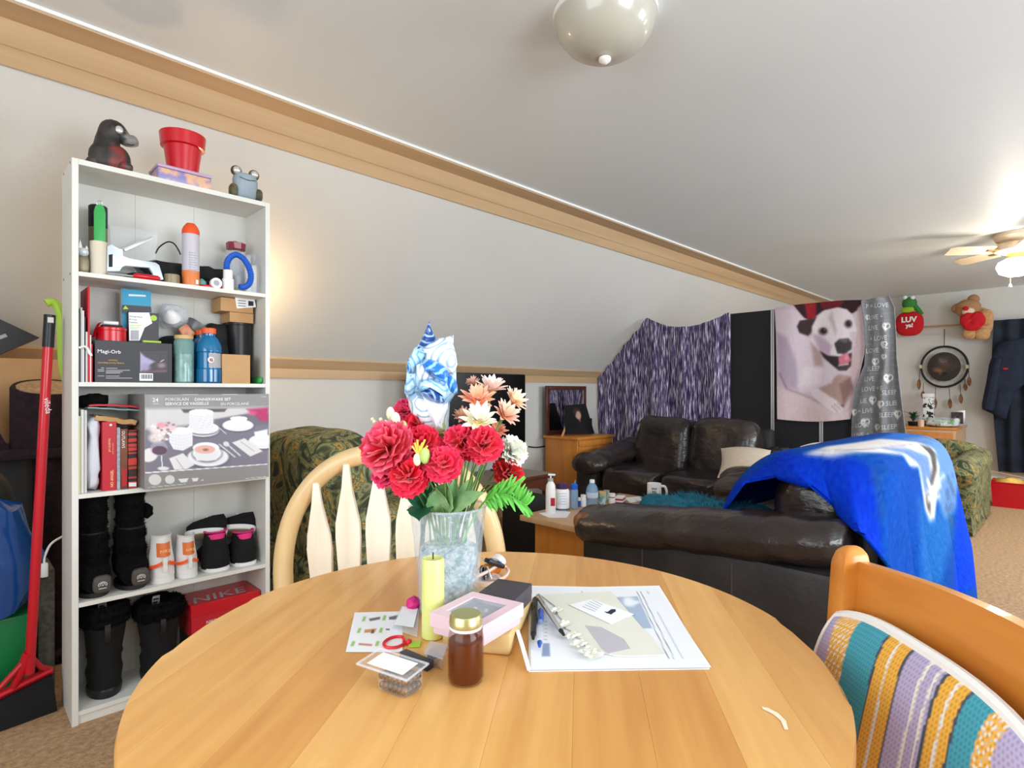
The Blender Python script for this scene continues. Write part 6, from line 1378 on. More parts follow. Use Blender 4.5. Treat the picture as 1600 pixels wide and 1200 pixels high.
t, b, r, h = bottle('lotion_bottle', 'white pump lotion bottle with a red label patch', 'bottle', 853, 869, 803, 741, [('bottle', [(.9, 0), (1, .02), (1, .55), (.9, .7), (.45, .8)], 'white_plastic'), ('collar', [(.5, .8), (.5, .87), (.2, .88)], 'txt_grey'), ('pump_stem', [(.15, .87), (.15, .96)], 'white_plastic')])
part('nozzle', tube([b + V((-.01, .01, h * .97)), b + RT * r * .9 + V((0, 0, h * .965))], .006, 8), 'white_plastic', t); part('label_patch', box(-.012, .012, -.001, .001, -.022, .022).rot(-45).mv(*(b - FW * (r + .001) + RT * r * .35 + V((0, 0, h * .3)))), 'label_red', t, 0)
t, b, r, h = bottle('supplement_jar', 'large white supplement jar with a dark purple lid', 'jar', 868, 891, 799, 757, [('jar_body', [(.92, 0), (1, .04), (1, .72), (.8, .8)], 'white_plastic'), ('lid', [(.82, .8), (.84, .82), (.84, 1), (.75, 1)], 'purple_cap'), ('base_band', [(1.01, .02), (1.01, .08), (1.0, .085)], 'slate_blue')])
for k in range(5): part('text_line', box(-r * .7, r * (.5 - .1 * (k % 2)), -.0006, .0006, 0, h * .03).rot(-45).mv(*(b - FW * (r * 1.0 + .0005) + V((0, 0, h * (.25 + .1 * k))))), 'label_blue', t, 0)
t, b, r, h = bottle('blue_tumbler', 'translucent blue tumbler with a straw', 'tumbler', 891, 904, 796, 757, [('cup', [(.8, 0), (1, .05), (1, .75), (.8, .78)], 'clear_blue'), ('lid', [(.85, .78), (.9, .95), (.6, 1)], 'blue_hose')]); part('straw', tube([b + V((0, 0, h * .9)), b + RT * .008 + V((0, 0, h * 1.15))], .003, 6), 'sky_blue_card', t)
bottle('pill_bottle', 'small plain white pill bottle beside the water bottle', 'bottle', 907, 917, 792, 774, [('bottle', [(1, 0), (1, .65), (.8, .7)], 'white_plastic'), ('cap', [(.85, .7), (.85, 1), (.8, 1)], 'white_plastic')])
bottle('blue_capped_bottle', 'tiny blue and white bottle between tumbler and pill bottle', 'bottle', 902, 908, 792, 778, [('bottle', [(1, 0), (1, .6), (.7, .65)], 'blue_plastic'), ('cap', [(.8, .65), (.8, 1), (.7, 1)], 'white_plastic')])
bottle('water_bottle', 'clear plastic water bottle on the coffee table', 'bottle', 917, 936, 792, 751, [('bottle', [(.85, 0), (1, .04), (.92, .2), (1, .3), (1, .6), (.8, .75), (.4, .88)], 'clear_blue'), ('paper_label', [(1.01, .32), (1.01, .52), (1.0, .525)], 'label_blue'), ('cap', [(.42, .88), (.42, .97), (.38, 1)], 'white_plastic')])
bottle('spice_jar', 'short glass jar with a pale lid next to the water bottle', 'jar', 936, 948, 790, 769, [('jar_body', [(.9, 0), (1, .05), (1, .75)], 'seaglass'), ('lid', [(1.03, .75), (1.03, 1), (.95, 1)], 'bamboo')])
bottle('amber_pill_bottle', 'amber pill bottle with a white label and cap', 'bottle', 952, 962, 789, 772, [('bottle', [(1, 0), (1, .72)], 'amber_pill'), ('paper_label', [(1.03, .1), (1.03, .6), (1.0, .61)], 'paper'), ('cap', [(1.05, .72), (1.05, 1), (.9, 1)], 'white_plastic')])
bottle('green_tin', 'small pale green tin behind the amber pill bottle', 'tin', 944, 953, 783, 767, [('tin_body', [(1, 0), (1, .9)], 'seaglass'), ('lid', [(1.04, .9), (1.04, 1), (.9, 1)], 'steel')])
p = Q(969, 786); rzz = 20
for k in range(4): solo('card_pack', cbox(p + V((0, 0, .0055 + .0105 * k)), (.075, .05, .0095), .001, rzz), 'label_red' if k % 2 == 0 else 'paper', ('red', 'white')[k % 2] + (' flat packet at the bottom of the small pile', ' flat packet second in the small pile', ' flat packet third in the small pile', ' flat packet on top of the small pile')[k], 'packet', 'pile of flat packets on the coffee table', 20)
solo('white_flyer', prism([tuple(Q(*q))[:2] for q in ((975, 778), (1000, 776), (1006, 782), (985, 786))], CT + .0005, CT + .002), 'paper', 'white flyer lying beside the mug', 'paper', smooth=0)
solo('magazine_sheet', prism([tuple(Q(*q))[:2] for q in ((842, 802), (872, 797), (892, 800), (885, 809), (858, 809))], CT + .0001, CT + .0006), 'paper', 'white sheet under the lotion bottle', 'paper', smooth=0)
t, b, r, h = bottle('white_mug', 'white coffee mug with black printed words', 'mug', 1014, 1036, 787, 757, [('cup', [(.9, 0), (1, .04), (1, 1), (.93, 1), (.92, .08), (0, .06)], 'mug_white')])
part('handle', tube(spline([b + RT * r * .95 + V((0, 0, h * .85)), b + RT * r * 1.55 + V((0, 0, h * .82)), b + RT * r * 1.8 + V((0, 0, h * .5)), b + RT * r * 1.5 + V((0, 0, h * .2)), b + RT * r * .95 + V((0, 0, h * .14))], 5), .0075, 8), 'mug_white', t)
for k, s in enumerate(('SAA', 'SEE', 'DRAMA')):
    g = text_geo(s, .013, 'CENTER', bold=.0006); g.v = [V((r * 1.012 * math.sin(p.x / r - .25), -r * 1.012 * math.cos(p.x / r - .25), p.z)) for p in g.v]; part('lettering', g.rot(-45).mv(b.x, b.y, CT + h * (.72 - .17 * k)), 'txt_black', t, 0)
tbl = [Q(*q) for q in ((962, 797), (985, 789), (1036, 795), (1015, 806))]
group_thing('tablet', 'black-framed tablet with a lit pale screen', 'tablet', [('frame', prism([tuple(q)[:2] for q in tbl], CT + .0008, CT + .009, 'xy', .002), 'black_plastic'), ('screen', prism([tuple((q - (tbl[0] + tbl[2]) / 2) * .82 + (tbl[0] + tbl[2]) / 2)[:2] for q in tbl], CT + .0091, CT + .0094), mat('tablet_screen', (206, 214, 190), .3, es=.55))])
solo('phone', prism([tuple(Q(*q))[:2] for q in ((1002, 787), (1030, 787), (1036, 791), (1006, 791))], CT + .0005, CT + .009, 'xy', .002), 'black_plastic', 'black phone lying by the mug', 'phone')
# ================================================================== television corner
mat('tv_black', (4, 4, 5), .25, spec=.3); wood('walnut', (112, 62, 40), (88, 46, 30), (2, 12, 12), 2.0); mat('lit_top_grey', (150, 136, 122), .5)
tv = thing('television', 'large black flat-screen television on the walnut stand', 'television', (2.89, 3.3, .452))
part('panel', box(2.33, 3.45, 3.29, 3.33, .60, 1.245, .004), 'black_plastic', tv); part('screen', box(2.338, 3.442, 3.2885, 3.29, .612, 1.238), 'tv_black', tv, 0)
for x in (2.6, 3.18): part('foot', box(x - .015, x + .015, 3.19, 3.42, .452, .464, .003) + box(x - .012, x + .012, 3.295, 3.325, .46, .61), 'black_plastic', tv)
ts = thing('tv_stand', 'dark walnut low stand with curved aprons under the television', 'table', (2.85, 3.2, 0))
part('stand_top', box(2.2, 3.46, 2.96, 3.46, .42, .45, .006), 'walnut', ts); part('lit_top_sheet', box(2.24, 3.44, 2.965, 3.45, .4502, .4515), 'lit_top_grey', ts)  # thin grey sheet paints in the light lying on the walnut top
for x in (2.22, 3.38):
    for y in (2.98, 3.38): part('leg', box(x, x + .06, y, y + .06, 0, .42, .005), 'walnut', ts)
ar = [(2.26, .42), (3.4, .42), (3.4, .26), (3.36, .31), (3.28, .345), (3.1, .36), (2.55, .36), (2.36, .345), (2.3, .31), (2.26, .26)]
part('apron', prism(ar, 2.985, 3.0, 'xz'), 'walnut', ts)
ay = [(2.99, .42), (3.43, .42), (3.43, .28), (3.38, .34), (3.05, .34), (2.99, .28)]; part('apron', prism(ay, 3.42, 3.435, 'yz'), 'walnut', ts)
solo('subwoofer', box(2.74, 3.02, 2.58, 2.84, 0, .37, .01), 'black_matte', 'black cube subwoofer on the carpet before the television stand', 'subwoofer')
solo('orange_ball', ball((3.47, 2.86, .13), .07, 16, (1, 1, .8)).mv(0, 0, 0), 'orange_cap', 'orange ball on the grey bag beside the stand leg', 'ball')
solo('grey_bag', puff((3.42, 2.84, .037), (.3, .16, .074), (.5, .6), wr=.012, wf=14).mv(0, 0, .004), mat('grey_nylon', (150, 152, 158), .6, bump=.5, bsc=20), 'crumpled grey bag on the floor by the television stand', 'bag')
# corner cabinet with mirror and portrait
cab = thing('corner_cabinet', 'orange oak cabinet in the corner behind the loveseat', 'cabinet', (4.23, 3.33, 0))
part('carcass', box(3.96, 4.48, 3.14, 3.52, .04, .67, .002), 'orange_oak', cab); part('top', box(3.94, 4.50, 3.12, 3.53, .67, .693, .003), 'orange_oak', cab)
for x0_, x1_ in ((3.97, 4.215), (4.22, 4.47)): d = part('door', box(x0_, x1_, 3.125, 3.14, .06, .6, .003), 'orange_oak', cab)
d = part('drawer_front', box(3.97, 4.47, 3.125, 3.14, .61, .662, .003), 'orange_oak', cab)
for x in (4.19, 4.245): part('knob', ball((x, 3.115, .5), .011, 10), 'brass_lid', cab)
part('plinth', box(3.97, 4.47, 3.16, 3.51, 0, .04), 'orange_oak', cab)
mat('mirror', (236, 236, 238), .02, metal=1); wood('mahogany', (96, 50, 36), (70, 34, 26), (4, 4, 4), 3.0)
xm0, xm1, zm0, zm1 = onY(853, 600, 3.50).x, onY(915, 600, 3.50).x, .694, 1.155
mr = thing('framed_mirror', 'mahogany-framed mirror leaning on the wall above the cabinet', 'mirror', ((xm0 + xm1) / 2, 3.5, .694))
part('glass', box(xm0 + .03, xm1 - .03, 3.497, 3.503, zm0 + .03, zm1 - .03), 'mirror', mr, 0)
for a in ((xm0, xm0 + .04, zm0, zm1), (xm1 - .04, xm1, zm0, zm1), (xm0 + .0405, xm1 - .0405, zm0, zm0 + .04), (xm0 + .0405, xm1 - .0405, zm1 - .04, zm1)): part('frame_bar', box(a[0], a[1], 3.488, 3.515, a[2], a[3], .006), 'mahogany', mr)
Yp = 3.30; q = [onY(x, y, Yp) for x, y in ((885, 684), (929, 684), (915, 637), (883, 640))]
pf = thing('portrait_frame', 'black portrait photo of a person in dark clothing, propped on the cabinet', 'photo frame', ((q[0].x + q[1].x) / 2, Yp, .694))
dz = .694 - min(a.z for a in q); q = [a + V((0, 0, dz)) for a in q]
part('board', prism([(a.x, a.z) for a in q], Yp, Yp + .012, 'xz'), 'black_matte', pf)
cv = Canvas(0, 0, 1, 1, 40, 44, (20, 19, 20)); cv.ell(.52, .33, .12, .17, (188, 150, 136), 10, .2).ell(.48, .24, .15, .13, (60, 44, 40), 0, .3).ell(.54, .36, .10, .13, (196, 158, 144), 0, .2).poly([(.3, 1), (.45, .55), (.62, .55), (.85, 1)], (30, 29, 31), .03).poly([(.5, .48), (.58, .48), (.56, .6)], (180, 142, 130), .02)
qq = q; part('portrait', cv.sheet(lambda u, v: (qq[3] * (1 - u) + qq[2] * u) * (1 - v) + (qq[0] * (1 - u) + qq[1] * u) * v + V((0, -.001, 0))), PRINT(), pf, 0, cv.cols())
part('strut', prism([(q[0].x - .06, .694), (q[0].x - .03, .694), (q[0].x + .03, .79), (q[0].x + .01, .80)], Yp + .013, Yp + .016, 'xz'), 'kraft', pf)
solo('small_speaker', box(4.40, 4.47, 3.36, 3.44, .694, .84, .004), 'black_plastic', 'small black speaker beside the portrait on the cabinet', 'speaker')
solo('aerial_cable', tube(spline([onY(x, y, 3.57) for x, y in ((780, 690), (822, 697), (838, 699), (852, 697))], 6), .006, 6), 'black_plastic', 'black cable sagging along the wall from the television', 'cable')
solo('thin_wire', tube(spline([onY(x, y, 3.575) for x, y in ((866, 690), (850, 712), (836, 735), (834, 760))], 5), .0018, 5), 'grey_paper', 'thin pale wire hanging beside the cabinet', 'wire')
solo('grey_board', box(*sorted((onY(412, 600, 3.55).x, onY(463, 600, 3.55).x)), 3.55, 3.57, onY(440, 720, 3.55).z - .3, onY(440, 679, 3.55).z, .003), 'grey_felt', 'grey-brown board leaning on the knee wall behind the floral armchair', 'board')
# ================================================================== folding display screen
XD = 4.88; mat('screen_fabric', (40, 40, 44), .95, (34, 34, 38), sc=80, bump=.3, bsc=200); mat('aluminium', (206, 206, 208), .35, metal=.6)
yb_ = [1.06, 1.434, 1.805, 2.176]; ZS = 1.784
ds = thing('display_screen', 'black folding display screen with aluminium edge posts', 'room divider', (XD, 1.8, 0))
for a, b in zip(yb_[:-1], yb_[1:]):
    pn = part('panel', box(XD, XD + .02, a + .014, b - .014, .05, ZS), 'screen_fabric', ds, 0)
    for y in (a + .002, b - .014): part('edge_post', box(XD - .004, XD + .024, y, y + .012, 0, ZS + .004, .001), 'aluminium', ds)
# purple tapestry strung from the sloped wall to the screen
mat('purple_streaks', (40, 30, 58), .9, (108, 96, 140), sc=24, stretch=(1, 5.2, .42), lo=.40, hi=.53, col3=(232, 226, 238), detail=5)
top_px = [(931, 640), (931, 600), (940, 580), (950, 567), (960, 555), (972, 541), (985, 524), (997, 508), (1008, 495), (1018, 499), (1030, 505), (1046, 510), (1062, 511), (1080, 510), (1100, 505), (1120, 498), (1132, 491), (1141, 488)]
def ptap(u, v):
    # u: along the top edge, v: downwards
    i = u * (len(top_px) - 1); k = min(int(i), len(top_px) - 2); f = i - k
    px = top_px[k][0] * (1 - f) + top_px[k + 1][0] * f; py = top_px[k][1] * (1 - f) + top_px[k + 1][1] * f
    p = onX(px, py, XD - .04); q = onX(px + (3 if u < .3 else 0), 760, XD - .04)
    p.y = min(p.y, YK - .03); p.z = min(p.z, YB + CE - .045 - p.y); z = p.z + (.45 - p.z) * v
    return V((XD - .05 + .03 * math.sin(p.y * 21 + v * 2) * (.25 + v) + .012 * math.sin(p.y * 60) * (1 - v), p.y, z))
o = solo('purple_tapestry', surf(ptap, 120, 40, .003), 'purple_streaks', 'purple streaked tapestry hung between sloped wall and screen', 'tapestry', smooth=80)
# dog photo blanket on the screen
def K7(x, y): return 1200 + x / 5.0, 460 + y / 5.0
cv = Canvas(0, 0, 1, 1, 170, 190, (212, 194, 204))
def lerp_path(pts, t):
    i = t * (len(pts) - 1); k = min(int(i), len(pts) - 2); f = i - k; return pts[k][0] * (1 - f) + pts[k + 1][0] * f, pts[k][1] * (1 - f) + pts[k + 1][1] * f
LE, RE = [(48, 108), (60, 300), (70, 600), (75, 975)], [(745, 42), (768, 190), (748, 470), (700, 680), (640, 975)]
for j in range(cv.h):
    v = j / (cv.h - 1); l, r_ = lerp_path(LE, v), lerp_path(RE, v)
    for i in range(cv.w):
        u = i / (cv.w - 1); bow_ = -14 * math.sin(math.pi * u) * (1 - v) + 20 * math.sin(math.pi * u) * v
        cv.x[j, i], cv.y[j, i] = l[0] * (1 - u) + r_[0] * u, l[1] * (1 - u) + r_[1] * u + bow_
cv.poly([(40, 80), (190, 80), (300, 200), (260, 420), (300, 700), (60, 700)], (206, 190, 204), 20)
cv.poly([(185, 60), (400, 30), (760, 20), (720, 110), (660, 150), (560, 100), (420, 130), (330, 200), (280, 185)], (52, 24, 32), 5).poly([(285, 70), (372, 60), (372, 185), (305, 192)], (150, 26, 40), 6).poly([(400, 40), (600, 40), (570, 98), (420, 112)], (116, 28, 40), 8)
cv.poly([(700, 110), (770, 30), (790, 300), (740, 700), (650, 980), (600, 980), (660, 720), (640, 600), (690, 330)], (206, 182, 186), 8)
cv.poly([(330, 760), (560, 625), (650, 640), (670, 760), (600, 870), (480, 900)], (176, 146, 140), 8).poly([(560, 700), (640, 650), (665, 730), (590, 850)], (142, 110, 108), 10)
cv.poly([(60, 120), (200, 110), (300, 200), (330, 330), (420, 440), (540, 590), (500, 690), (390, 735), (300, 760), (150, 745), (90, 620)], (222, 206, 218), 10)
cv.poly([(70, 300), (150, 330), (220, 520), (230, 740), (140, 735), (85, 600)], (186, 168, 188), 18).poly([(330, 380), (420, 450), (430, 560), (360, 560)], (186, 160, 160), 14).poly([(280, 560), (420, 580), (400, 700), (240, 720)], (236, 222, 230), 20)
cv.line([(95, 620), (150, 740), (300, 800), (420, 850)], 14, (150, 122, 136), .8, 6)
cv.poly([(310, 740), (390, 735), (540, 830), (595, 880), (575, 925), (520, 925), (460, 890), (360, 810)], (230, 216, 222), 5)
for q in (((500, 870), (545, 915)), ((520, 855), (570, 900)), ((545, 850), (590, 880))): cv.line(q, 5, (120, 90, 96), .8, 2)
cv.ell(585, 870, 14, 8, (110, 70, 74), 30, .4)
cv.poly([(228, 250), (250, 205), (350, 188), (385, 175), (360, 280), (310, 325), (245, 300)], (64, 48, 50), 5)
cv.poly([(375, 180), (440, 122), (540, 103), (620, 116), (668, 170), (695, 280), (670, 370), (645, 470), (560, 490), (470, 480), (400, 445), (335, 350), (340, 250)], (236, 226, 232), 6)
cv.poly([(335, 300), (420, 330), (500, 400), (480, 480), (400, 445)], (196, 172, 194), 14).poly([(500, 130), (540, 280), (530, 320), (470, 180)], (206, 192, 200), 10).poly([(640, 300), (690, 290), (670, 370), (650, 400)], (216, 200, 208), 8)
cv.ell(428, 288, 38, 30, (120, 96, 100), 0, .3).ell(432, 284, 24, 22, (40, 30, 32), 0, .2).ell(630, 232, 30, 32, (120, 98, 102), 0, .3).ell(632, 228, 20, 22, (42, 32, 36), 0, .2).ell(440, 276, 5, 5, (210, 200, 205)).ell(640, 222, 4, 4, (210, 200, 205))
cv.poly([(520, 385), (560, 350), (630, 343), (658, 378), (652, 430), (600, 468), (545, 462)], (64, 60, 66), 4).ell(600, 365, 34, 12, (104, 100, 106), 0, .4)
cv.poly([(400, 440), (470, 478), (560, 486), (655, 455), (648, 560), (610, 596), (555, 592), (495, 545), (435, 495)], (54, 42, 46), 4)
cv.poly([(552, 495), (622, 452), (652, 512), (625, 542), (560, 552)], (206, 116, 136), 4).ell(615, 490, 16, 26, (226, 148, 164), 0, .4)
for k in range(6): cv.ell(558 + 14 * k, 556 - 2 * k, 6, 6, (236, 226, 226), 0, .3)
cv.poly([(515, 560), (560, 566), (636, 556), (620, 592), (560, 596)], (70, 64, 68), 4)
cv.poly([(80, 720), (330, 815), (520, 940), (600, 930), (660, 880), (640, 1010), (60, 1010)], (222, 200, 204), 8)
rn = np.random.RandomState(5); cv.c += rn.randn(cv.h, cv.w, 1) * 7
for k in range(26): a = rn.uniform(80, 640); cv.line([(a, 940 + rn.uniform(-60, 40)), (a + rn.uniform(-30, 30), 990)], 8, (236, 216, 220) if k % 2 else (196, 172, 180), .25, 5)
cv.blur(3)
def dogpt(x, y):
    p = onX(*K7(x, y), XD - .03); p.x = XD - .03 + .012 * math.sin(p.y * 16 + p.z * 2) ; return p
solo('dog_photo_blanket', cv.sheet(dogpt), PAINT(), 'fleece blanket printed with a white dog, hung on the black screen', 'blanket', smooth=80, cols=cv.cols()).modifiers.new('thickness', 'SOLIDIFY').thickness = .004
# grey lettered blanket over the screen's end
LG = [(1346, 468), (1350, 500), (1352, 540), (1350, 570), (1337, 600), (1330, 640), (1328, 700), (1328, 760)]
RGt = [(1388, 461), (1397, 480), (1400, 520), (1402, 560), (1407, 600), (1413, 640), (1420, 685), (1426, 760)]
def edge(P_, py):
    for a, b in zip(P_[:-1], P_[1:]):
        if py <= b[1]: f = max(0, (py - a[1]) / (b[1] - a[1])); return a[0] * (1 - f) + b[0] * f
    return P_[-1][0]
def gb_pt(px, py, off=0):
    l, r_ = edge(LG, py), edge(RGt, py); u = (px - l) / (r_ - l); d = (py - 460) / 300
    p = onX(px, py, XD - .08 - off); p.x = XD - .08 - off - .10 * max(0, u - .2) * d + (.035 * math.sin(u * 15 + 3 * d) * d + .012 * math.sin(u * 9))
    return p
cv = Canvas(0, 0, 1, 1, 90, 150, (134, 136, 140))
for j in range(cv.h):
    py = 462 + (745 - 462) * j / (cv.h - 1)
    for i in range(cv.w): u = i / (cv.w - 1); l, r_ = edge(LG, py), edge(RGt, py); cv.x[j, i], cv.y[j, i] = l * (1 - u) + r_ * u, py + (1 - u) * 7 * max(0, 1 - j / 40)
for k in range(22): y = 474 + 11.6 * k; cv.line([(1320, y + 5 + 3), (1430, y + 5 - 3)], 1.0, (158, 160, 164), .55, .6)
for x, y, s in ((1385, 511, 1), (1368, 566, .9), (1382, 558, .7), (1389, 592, 1.1), (1364, 626, 1), (1378, 632, .9), (1404, 648, 1.1), (1352, 661, 1.1), (1372, 668, .8), (1334, 645, .8), (1355, 496, .6), (1382, 539, .9)):
    cv.ell(x - 2 * s, y - 2 * s, 4 * s, 4.5 * s, (236, 236, 236), 0, .15).ell(x + 2.5 * s, y - 2 * s, 3.6 * s, 4.5 * s, (236, 236, 236), 0, .15).poly([(x - 6 * s, y), (x + 6 * s, y - 1 * s), (x - 1 * s, y + 7 * s)], (236, 236, 236), .6).ell(x + 2.4 * s, y - 1.5 * s, 2 * s, 3.2 * s, (122, 124, 128), 20, .2).ell(x - 2.5 * s, y - 2 * s, .9 * s, .9 * s, (110, 112, 116), 0, .3)
cv.grain(6)
gbk = solo('grey_letter_blanket', cv.sheet(lambda x, y: gb_pt(x, y)), mat('grey_fleece', rough=.9, attr=True, spec=.1, bump=.5, bsc=60), 'grey fleece blanket with LOVE and SLEEP lettering over the screen end', 'blanket', smooth=80, cols=cv.cols())
gbk.modifiers.new('thickness', 'SOLIDIFY').thickness = .004
mat('letter_grey', (206, 208, 210), .85)
rows = [(1352, 482, 'P + LOVE'), (1352, 500, 'I LIVE +'), (1356, 516, 'LIVE'), (1358, 533, '+ LOVE'), (1380, 545, 'SL'), (1352, 552, 'LOVE'), (1380, 562, 'S'), (1354, 580, 'SLEEP'), (1350, 596, 'LIVE'), (1346, 612, 'LOVE + S'), (1380, 617, 'SLEEP'), (1344, 630, 'LIE'), (1386, 634, 'SLEE'), (1340, 646, '+ LIVE'), (1376, 652, 'SLEEP'), (1336, 668, 'LOVE'), (1380, 671, 'SLEEP'), (1334, 684, 'LIVE +'), (1366, 690, 'LOVE')]
for px, py, s in rows:
    g = text_geo(s, 7.4, bold=.1); v = []
    for p in g.v: x = px + p.x * .86; y = py - p.z - (p.x * .06); x = min(x, edge(RGt, y) - 1.0); v.append(gb_pt(x, y, .0045))
    g.v = v; part('lettering', g, 'letter_grey', gbk, 0)
# ================================================================== far wall
mat('navy_cloth', (18, 26, 38), .85, (28, 38, 54), sc=6, bump=.3, bsc=60); mat('denim_cloth', (28, 38, 58), .85, (22, 30, 48), sc=10); mat('rod_wood', (186, 140, 100), .5); mat('tan_plush', (206, 160, 108), .95, (190, 142, 92), sc=30, bump=1.5, bsc=150, sheen=.3); mat('tan_plush_dark', (176, 132, 92), .95, bump=1.5, bsc=150); mat('red_plush', (196, 22, 34), .9, bump=1, bsc=150); mat('green_plush', (58, 130, 56), .9, bump=1, bsc=120); mat('lime_plush', (150, 190, 50), .9)
XW = XB - .02
rd = onX(1397, 514, 8.72); ZR = rd.z
group_thing('curtain_rod', 'thin wooden curtain rod along the far wall', 'curtain rod', [('rod', tube([(8.72, -.9, ZR), (8.72, rd.y + .15, ZR)], .011, 8), 'rod_wood'), ('bracket', box(8.72, XB, rd.y + .1, rd.y + .12, ZR - .006, ZR + .006), 'steel'), ('bracket', box(8.72, XB, .30, .32, ZR - .006, ZR + .006), 'steel')])
solo('picture_string', tube([(8.835, 2.0, ZR - .085), (8.835, .3, ZR - .10)], .002, 5), 'grey_paper', 'thin pale string stretched below the curtain rod', 'string')
yc1 = onX(1557, 560, 8.70).y; zb_ = onX(1575, 738, 8.66).z
def curt(u, v):
    y = -.75 + (yc1 + .75 + .02 * (1 - v)) * u; y = y + .03 * math.sin(v * 4) * u
    return V((8.69 + .03 * math.sin(y * 42 + v) * (.5 + .5 * v), y, ZR + .02 - (ZR + .02 - max(.04, zb_)) * v))
solo('navy_curtain', surf(curt, 120, 24, .004), 'navy_cloth', 'dark navy curtain hanging from the rod on the far wall', 'curtain', smooth=80)
# hanging shirt
sh = [(1553, 548), (1562, 535), (1600, 528), (1600, 600), (1586, 612), (1576, 640), (1572, 656), (1560, 654), (1549, 646), (1535, 640), (1536, 620), (1541, 596), (1545, 570)]
def shirt(): 
    P2 = [onX(x, y, 8.60) for x, y in sh]; c = sum(P2, V()) / len(P2); rings = []
    for s, d in ((1, 0), (.97, .03), (.8, .045), (.5, .055), (.2, .06)): rings.append([V((8.62 - d + .012 * math.sin(p.y * 50 + p.z * 20) * (s < .97), c.y + (p.y - c.y) * s, c.z + (p.z - c.z) * s)) for p in P2])
    return loft(rings)
t = group_thing('hanging_shirt', 'blue-grey work shirt hanging by the curtain', 'shirt', [('fabric', shirt(), 'denim_cloth', 70)]); p = onX(1571, 576, 8.555); part('chest_badge', puff(p, (.006, .05, .02), (.6, .6)), 'red_plush', t)
part('sleeve_fold', tube(spline([onX(x, y, 8.56) for x, y in ((1560, 560), (1553, 590), (1547, 620), (1543, 640))], 4), [.03, .035, .04, .045, .05, .055, .06, .06, .06, .06, .06, .055, .05][:13], 10), 'denim_cloth', t)
# plush frog in a sack
def wp(px, py, x=8.66): return onX(px, py, x)
def rpx(p): return p / F * (wp(1420, 500).dot(FW))
fr = wp(1421, 523); t = thing('plush_frog', 'green plush frog sitting in a red LUV sack on the rod', 'plush toy', fr)
part('sack', puff(wp(1421, 506), (.11, rpx(37) * 1.0, rpx(38)), (.75, .8), 24, 14), 'red_plush', t); part('head', ball(wp(1421, 474), rpx(10), 16), 'green_plush', t)
part('muzzle', puff(wp(1418, 484, 8.62), (.06, rpx(17), rpx(9)), (.8, .8)), 'lime_plush', t)
for px in (1414, 1426): part('eye', ball(wp(px, 465, 8.62), rpx(3.4), 10), 'white_plastic', t)
part('arm', tube([wp(1429, 478), wp(1436, 486), wp(1440, 491)], [.03, .028, .024], 8), 'green_plush', t)
g = text_geo('LUV', rpx(8), 'CENTER', bold=.004); g.rot(-90).mv(*wp(1420, 503, 8.592)); part('lettering', g, 'txt_white', t, 0)
g = text_geo('ya!', rpx(6), 'CENTER', bold=.003); g.rot(-90).mv(*wp(1421, 511, 8.592)); part('lettering', g, 'txt_white', t, 0)
# bear
t = thing('plush_bear', 'tan plush bear hugging a fuzzy red heart on the rod', 'plush toy', wp(1524, 530))
part('body', puff(wp(1527, 504), (.16, rpx(36), rpx(44)), (.8, .8)), 'tan_plush', t); part('head', puff(wp(1513, 482, 8.62), (.16, rpx(30), rpx(27)), (.9, .9)), 'tan_plush_dark', t)
for px, py in ((1521, 468), (1496, 482)): part('ear', ball(wp(px, py, 8.64), rpx(7.5), 12, (.6, 1, 1)), 'tan_plush_dark', t)
part('muzzle', puff(wp(1513, 487, 8.55), (.09, rpx(15), rpx(12)), (.9, .9)), mat('cream_plush', (232, 206, 176), .9), t); part('nose', puff(wp(1509, 482, 8.50), (.04, rpx(7), rpx(6)), (.8, .8)), 'red_plush', t)
part('heart', puff(wp(1512, 500, 8.53), (.09, rpx(17), rpx(22)), (.8, .8), wr=.015, wf=20) + puff(wp(1526, 499, 8.53), (.09, rpx(18), rpx(22)), (.8, .8), wr=.015, wf=20) + puff(wp(1519, 508, 8.53), (.08, rpx(20), rpx(16)), (.8, .8), wr=.01, wf=20), 'red_plush', t)
for px, py in ((1516, 521), (1534, 522)): part('leg', puff(wp(px, py, 8.6), (.14, rpx(19), rpx(17)), (.8, .8)), 'tan_plush', t)
part('arm', puff(wp(1541, 496, 8.6), (.1, rpx(16), rpx(24)), (.8, .8)), 'tan_plush', t)
# dreamcatcher
c = onX(1475, 573, 8.78); ry, rz_ = (onX(1438, 573, 8.78).y - onX(1511, 573, 8.78).y) / 2, (onX(1475, 541, 8.78).z - onX(1475, 604, 8.78).z) / 2
t = thing('dreamcatcher', 'round dreamcatcher with a dark painted disc and hanging feathers', 'dreamcatcher', c)
mat('dark_hoop', (34, 28, 26), .7); mat('feather_tan', (150, 104, 66), .8, (110, 74, 48), sc=20); mat('bead_bone', (206, 190, 160), .6)
cir = lambda k, n, s=1, x=0: V((8.78 + x, c.y + ry * s * math.cos(2 * math.pi * k / n), c.z + rz_ * s * math.sin(2 * math.pi * k / n)))
part('hoop', tube([cir(k, 40) for k in range(40)], .013, 8, True), 'dark_hoop', t)
for k in range(16): part('web_string', tube([cir(k, 16), cir(k + .5, 16, .74), cir(k + 1, 16)], .0022, 4), 'grey_paper', t)
cv = Canvas(-1, -1, 1, 1, 70, 64, (46, 38, 34)); cv.ell(-.35, .3, .3, .22, (150, 100, 56), 10, .6).ell(.15, -.1, .5, .45, (74, 56, 46), 0, .7).ell(-.1, -.4, .35, .2, (92, 80, 72), 20, .6).ell(.05, .5, .18, .12, (20, 18, 18), 0, .4).line([(-.3, -.6), (-.1, -.3), (.2, -.45)], .06, (120, 108, 98), .8, .03).grain(10)
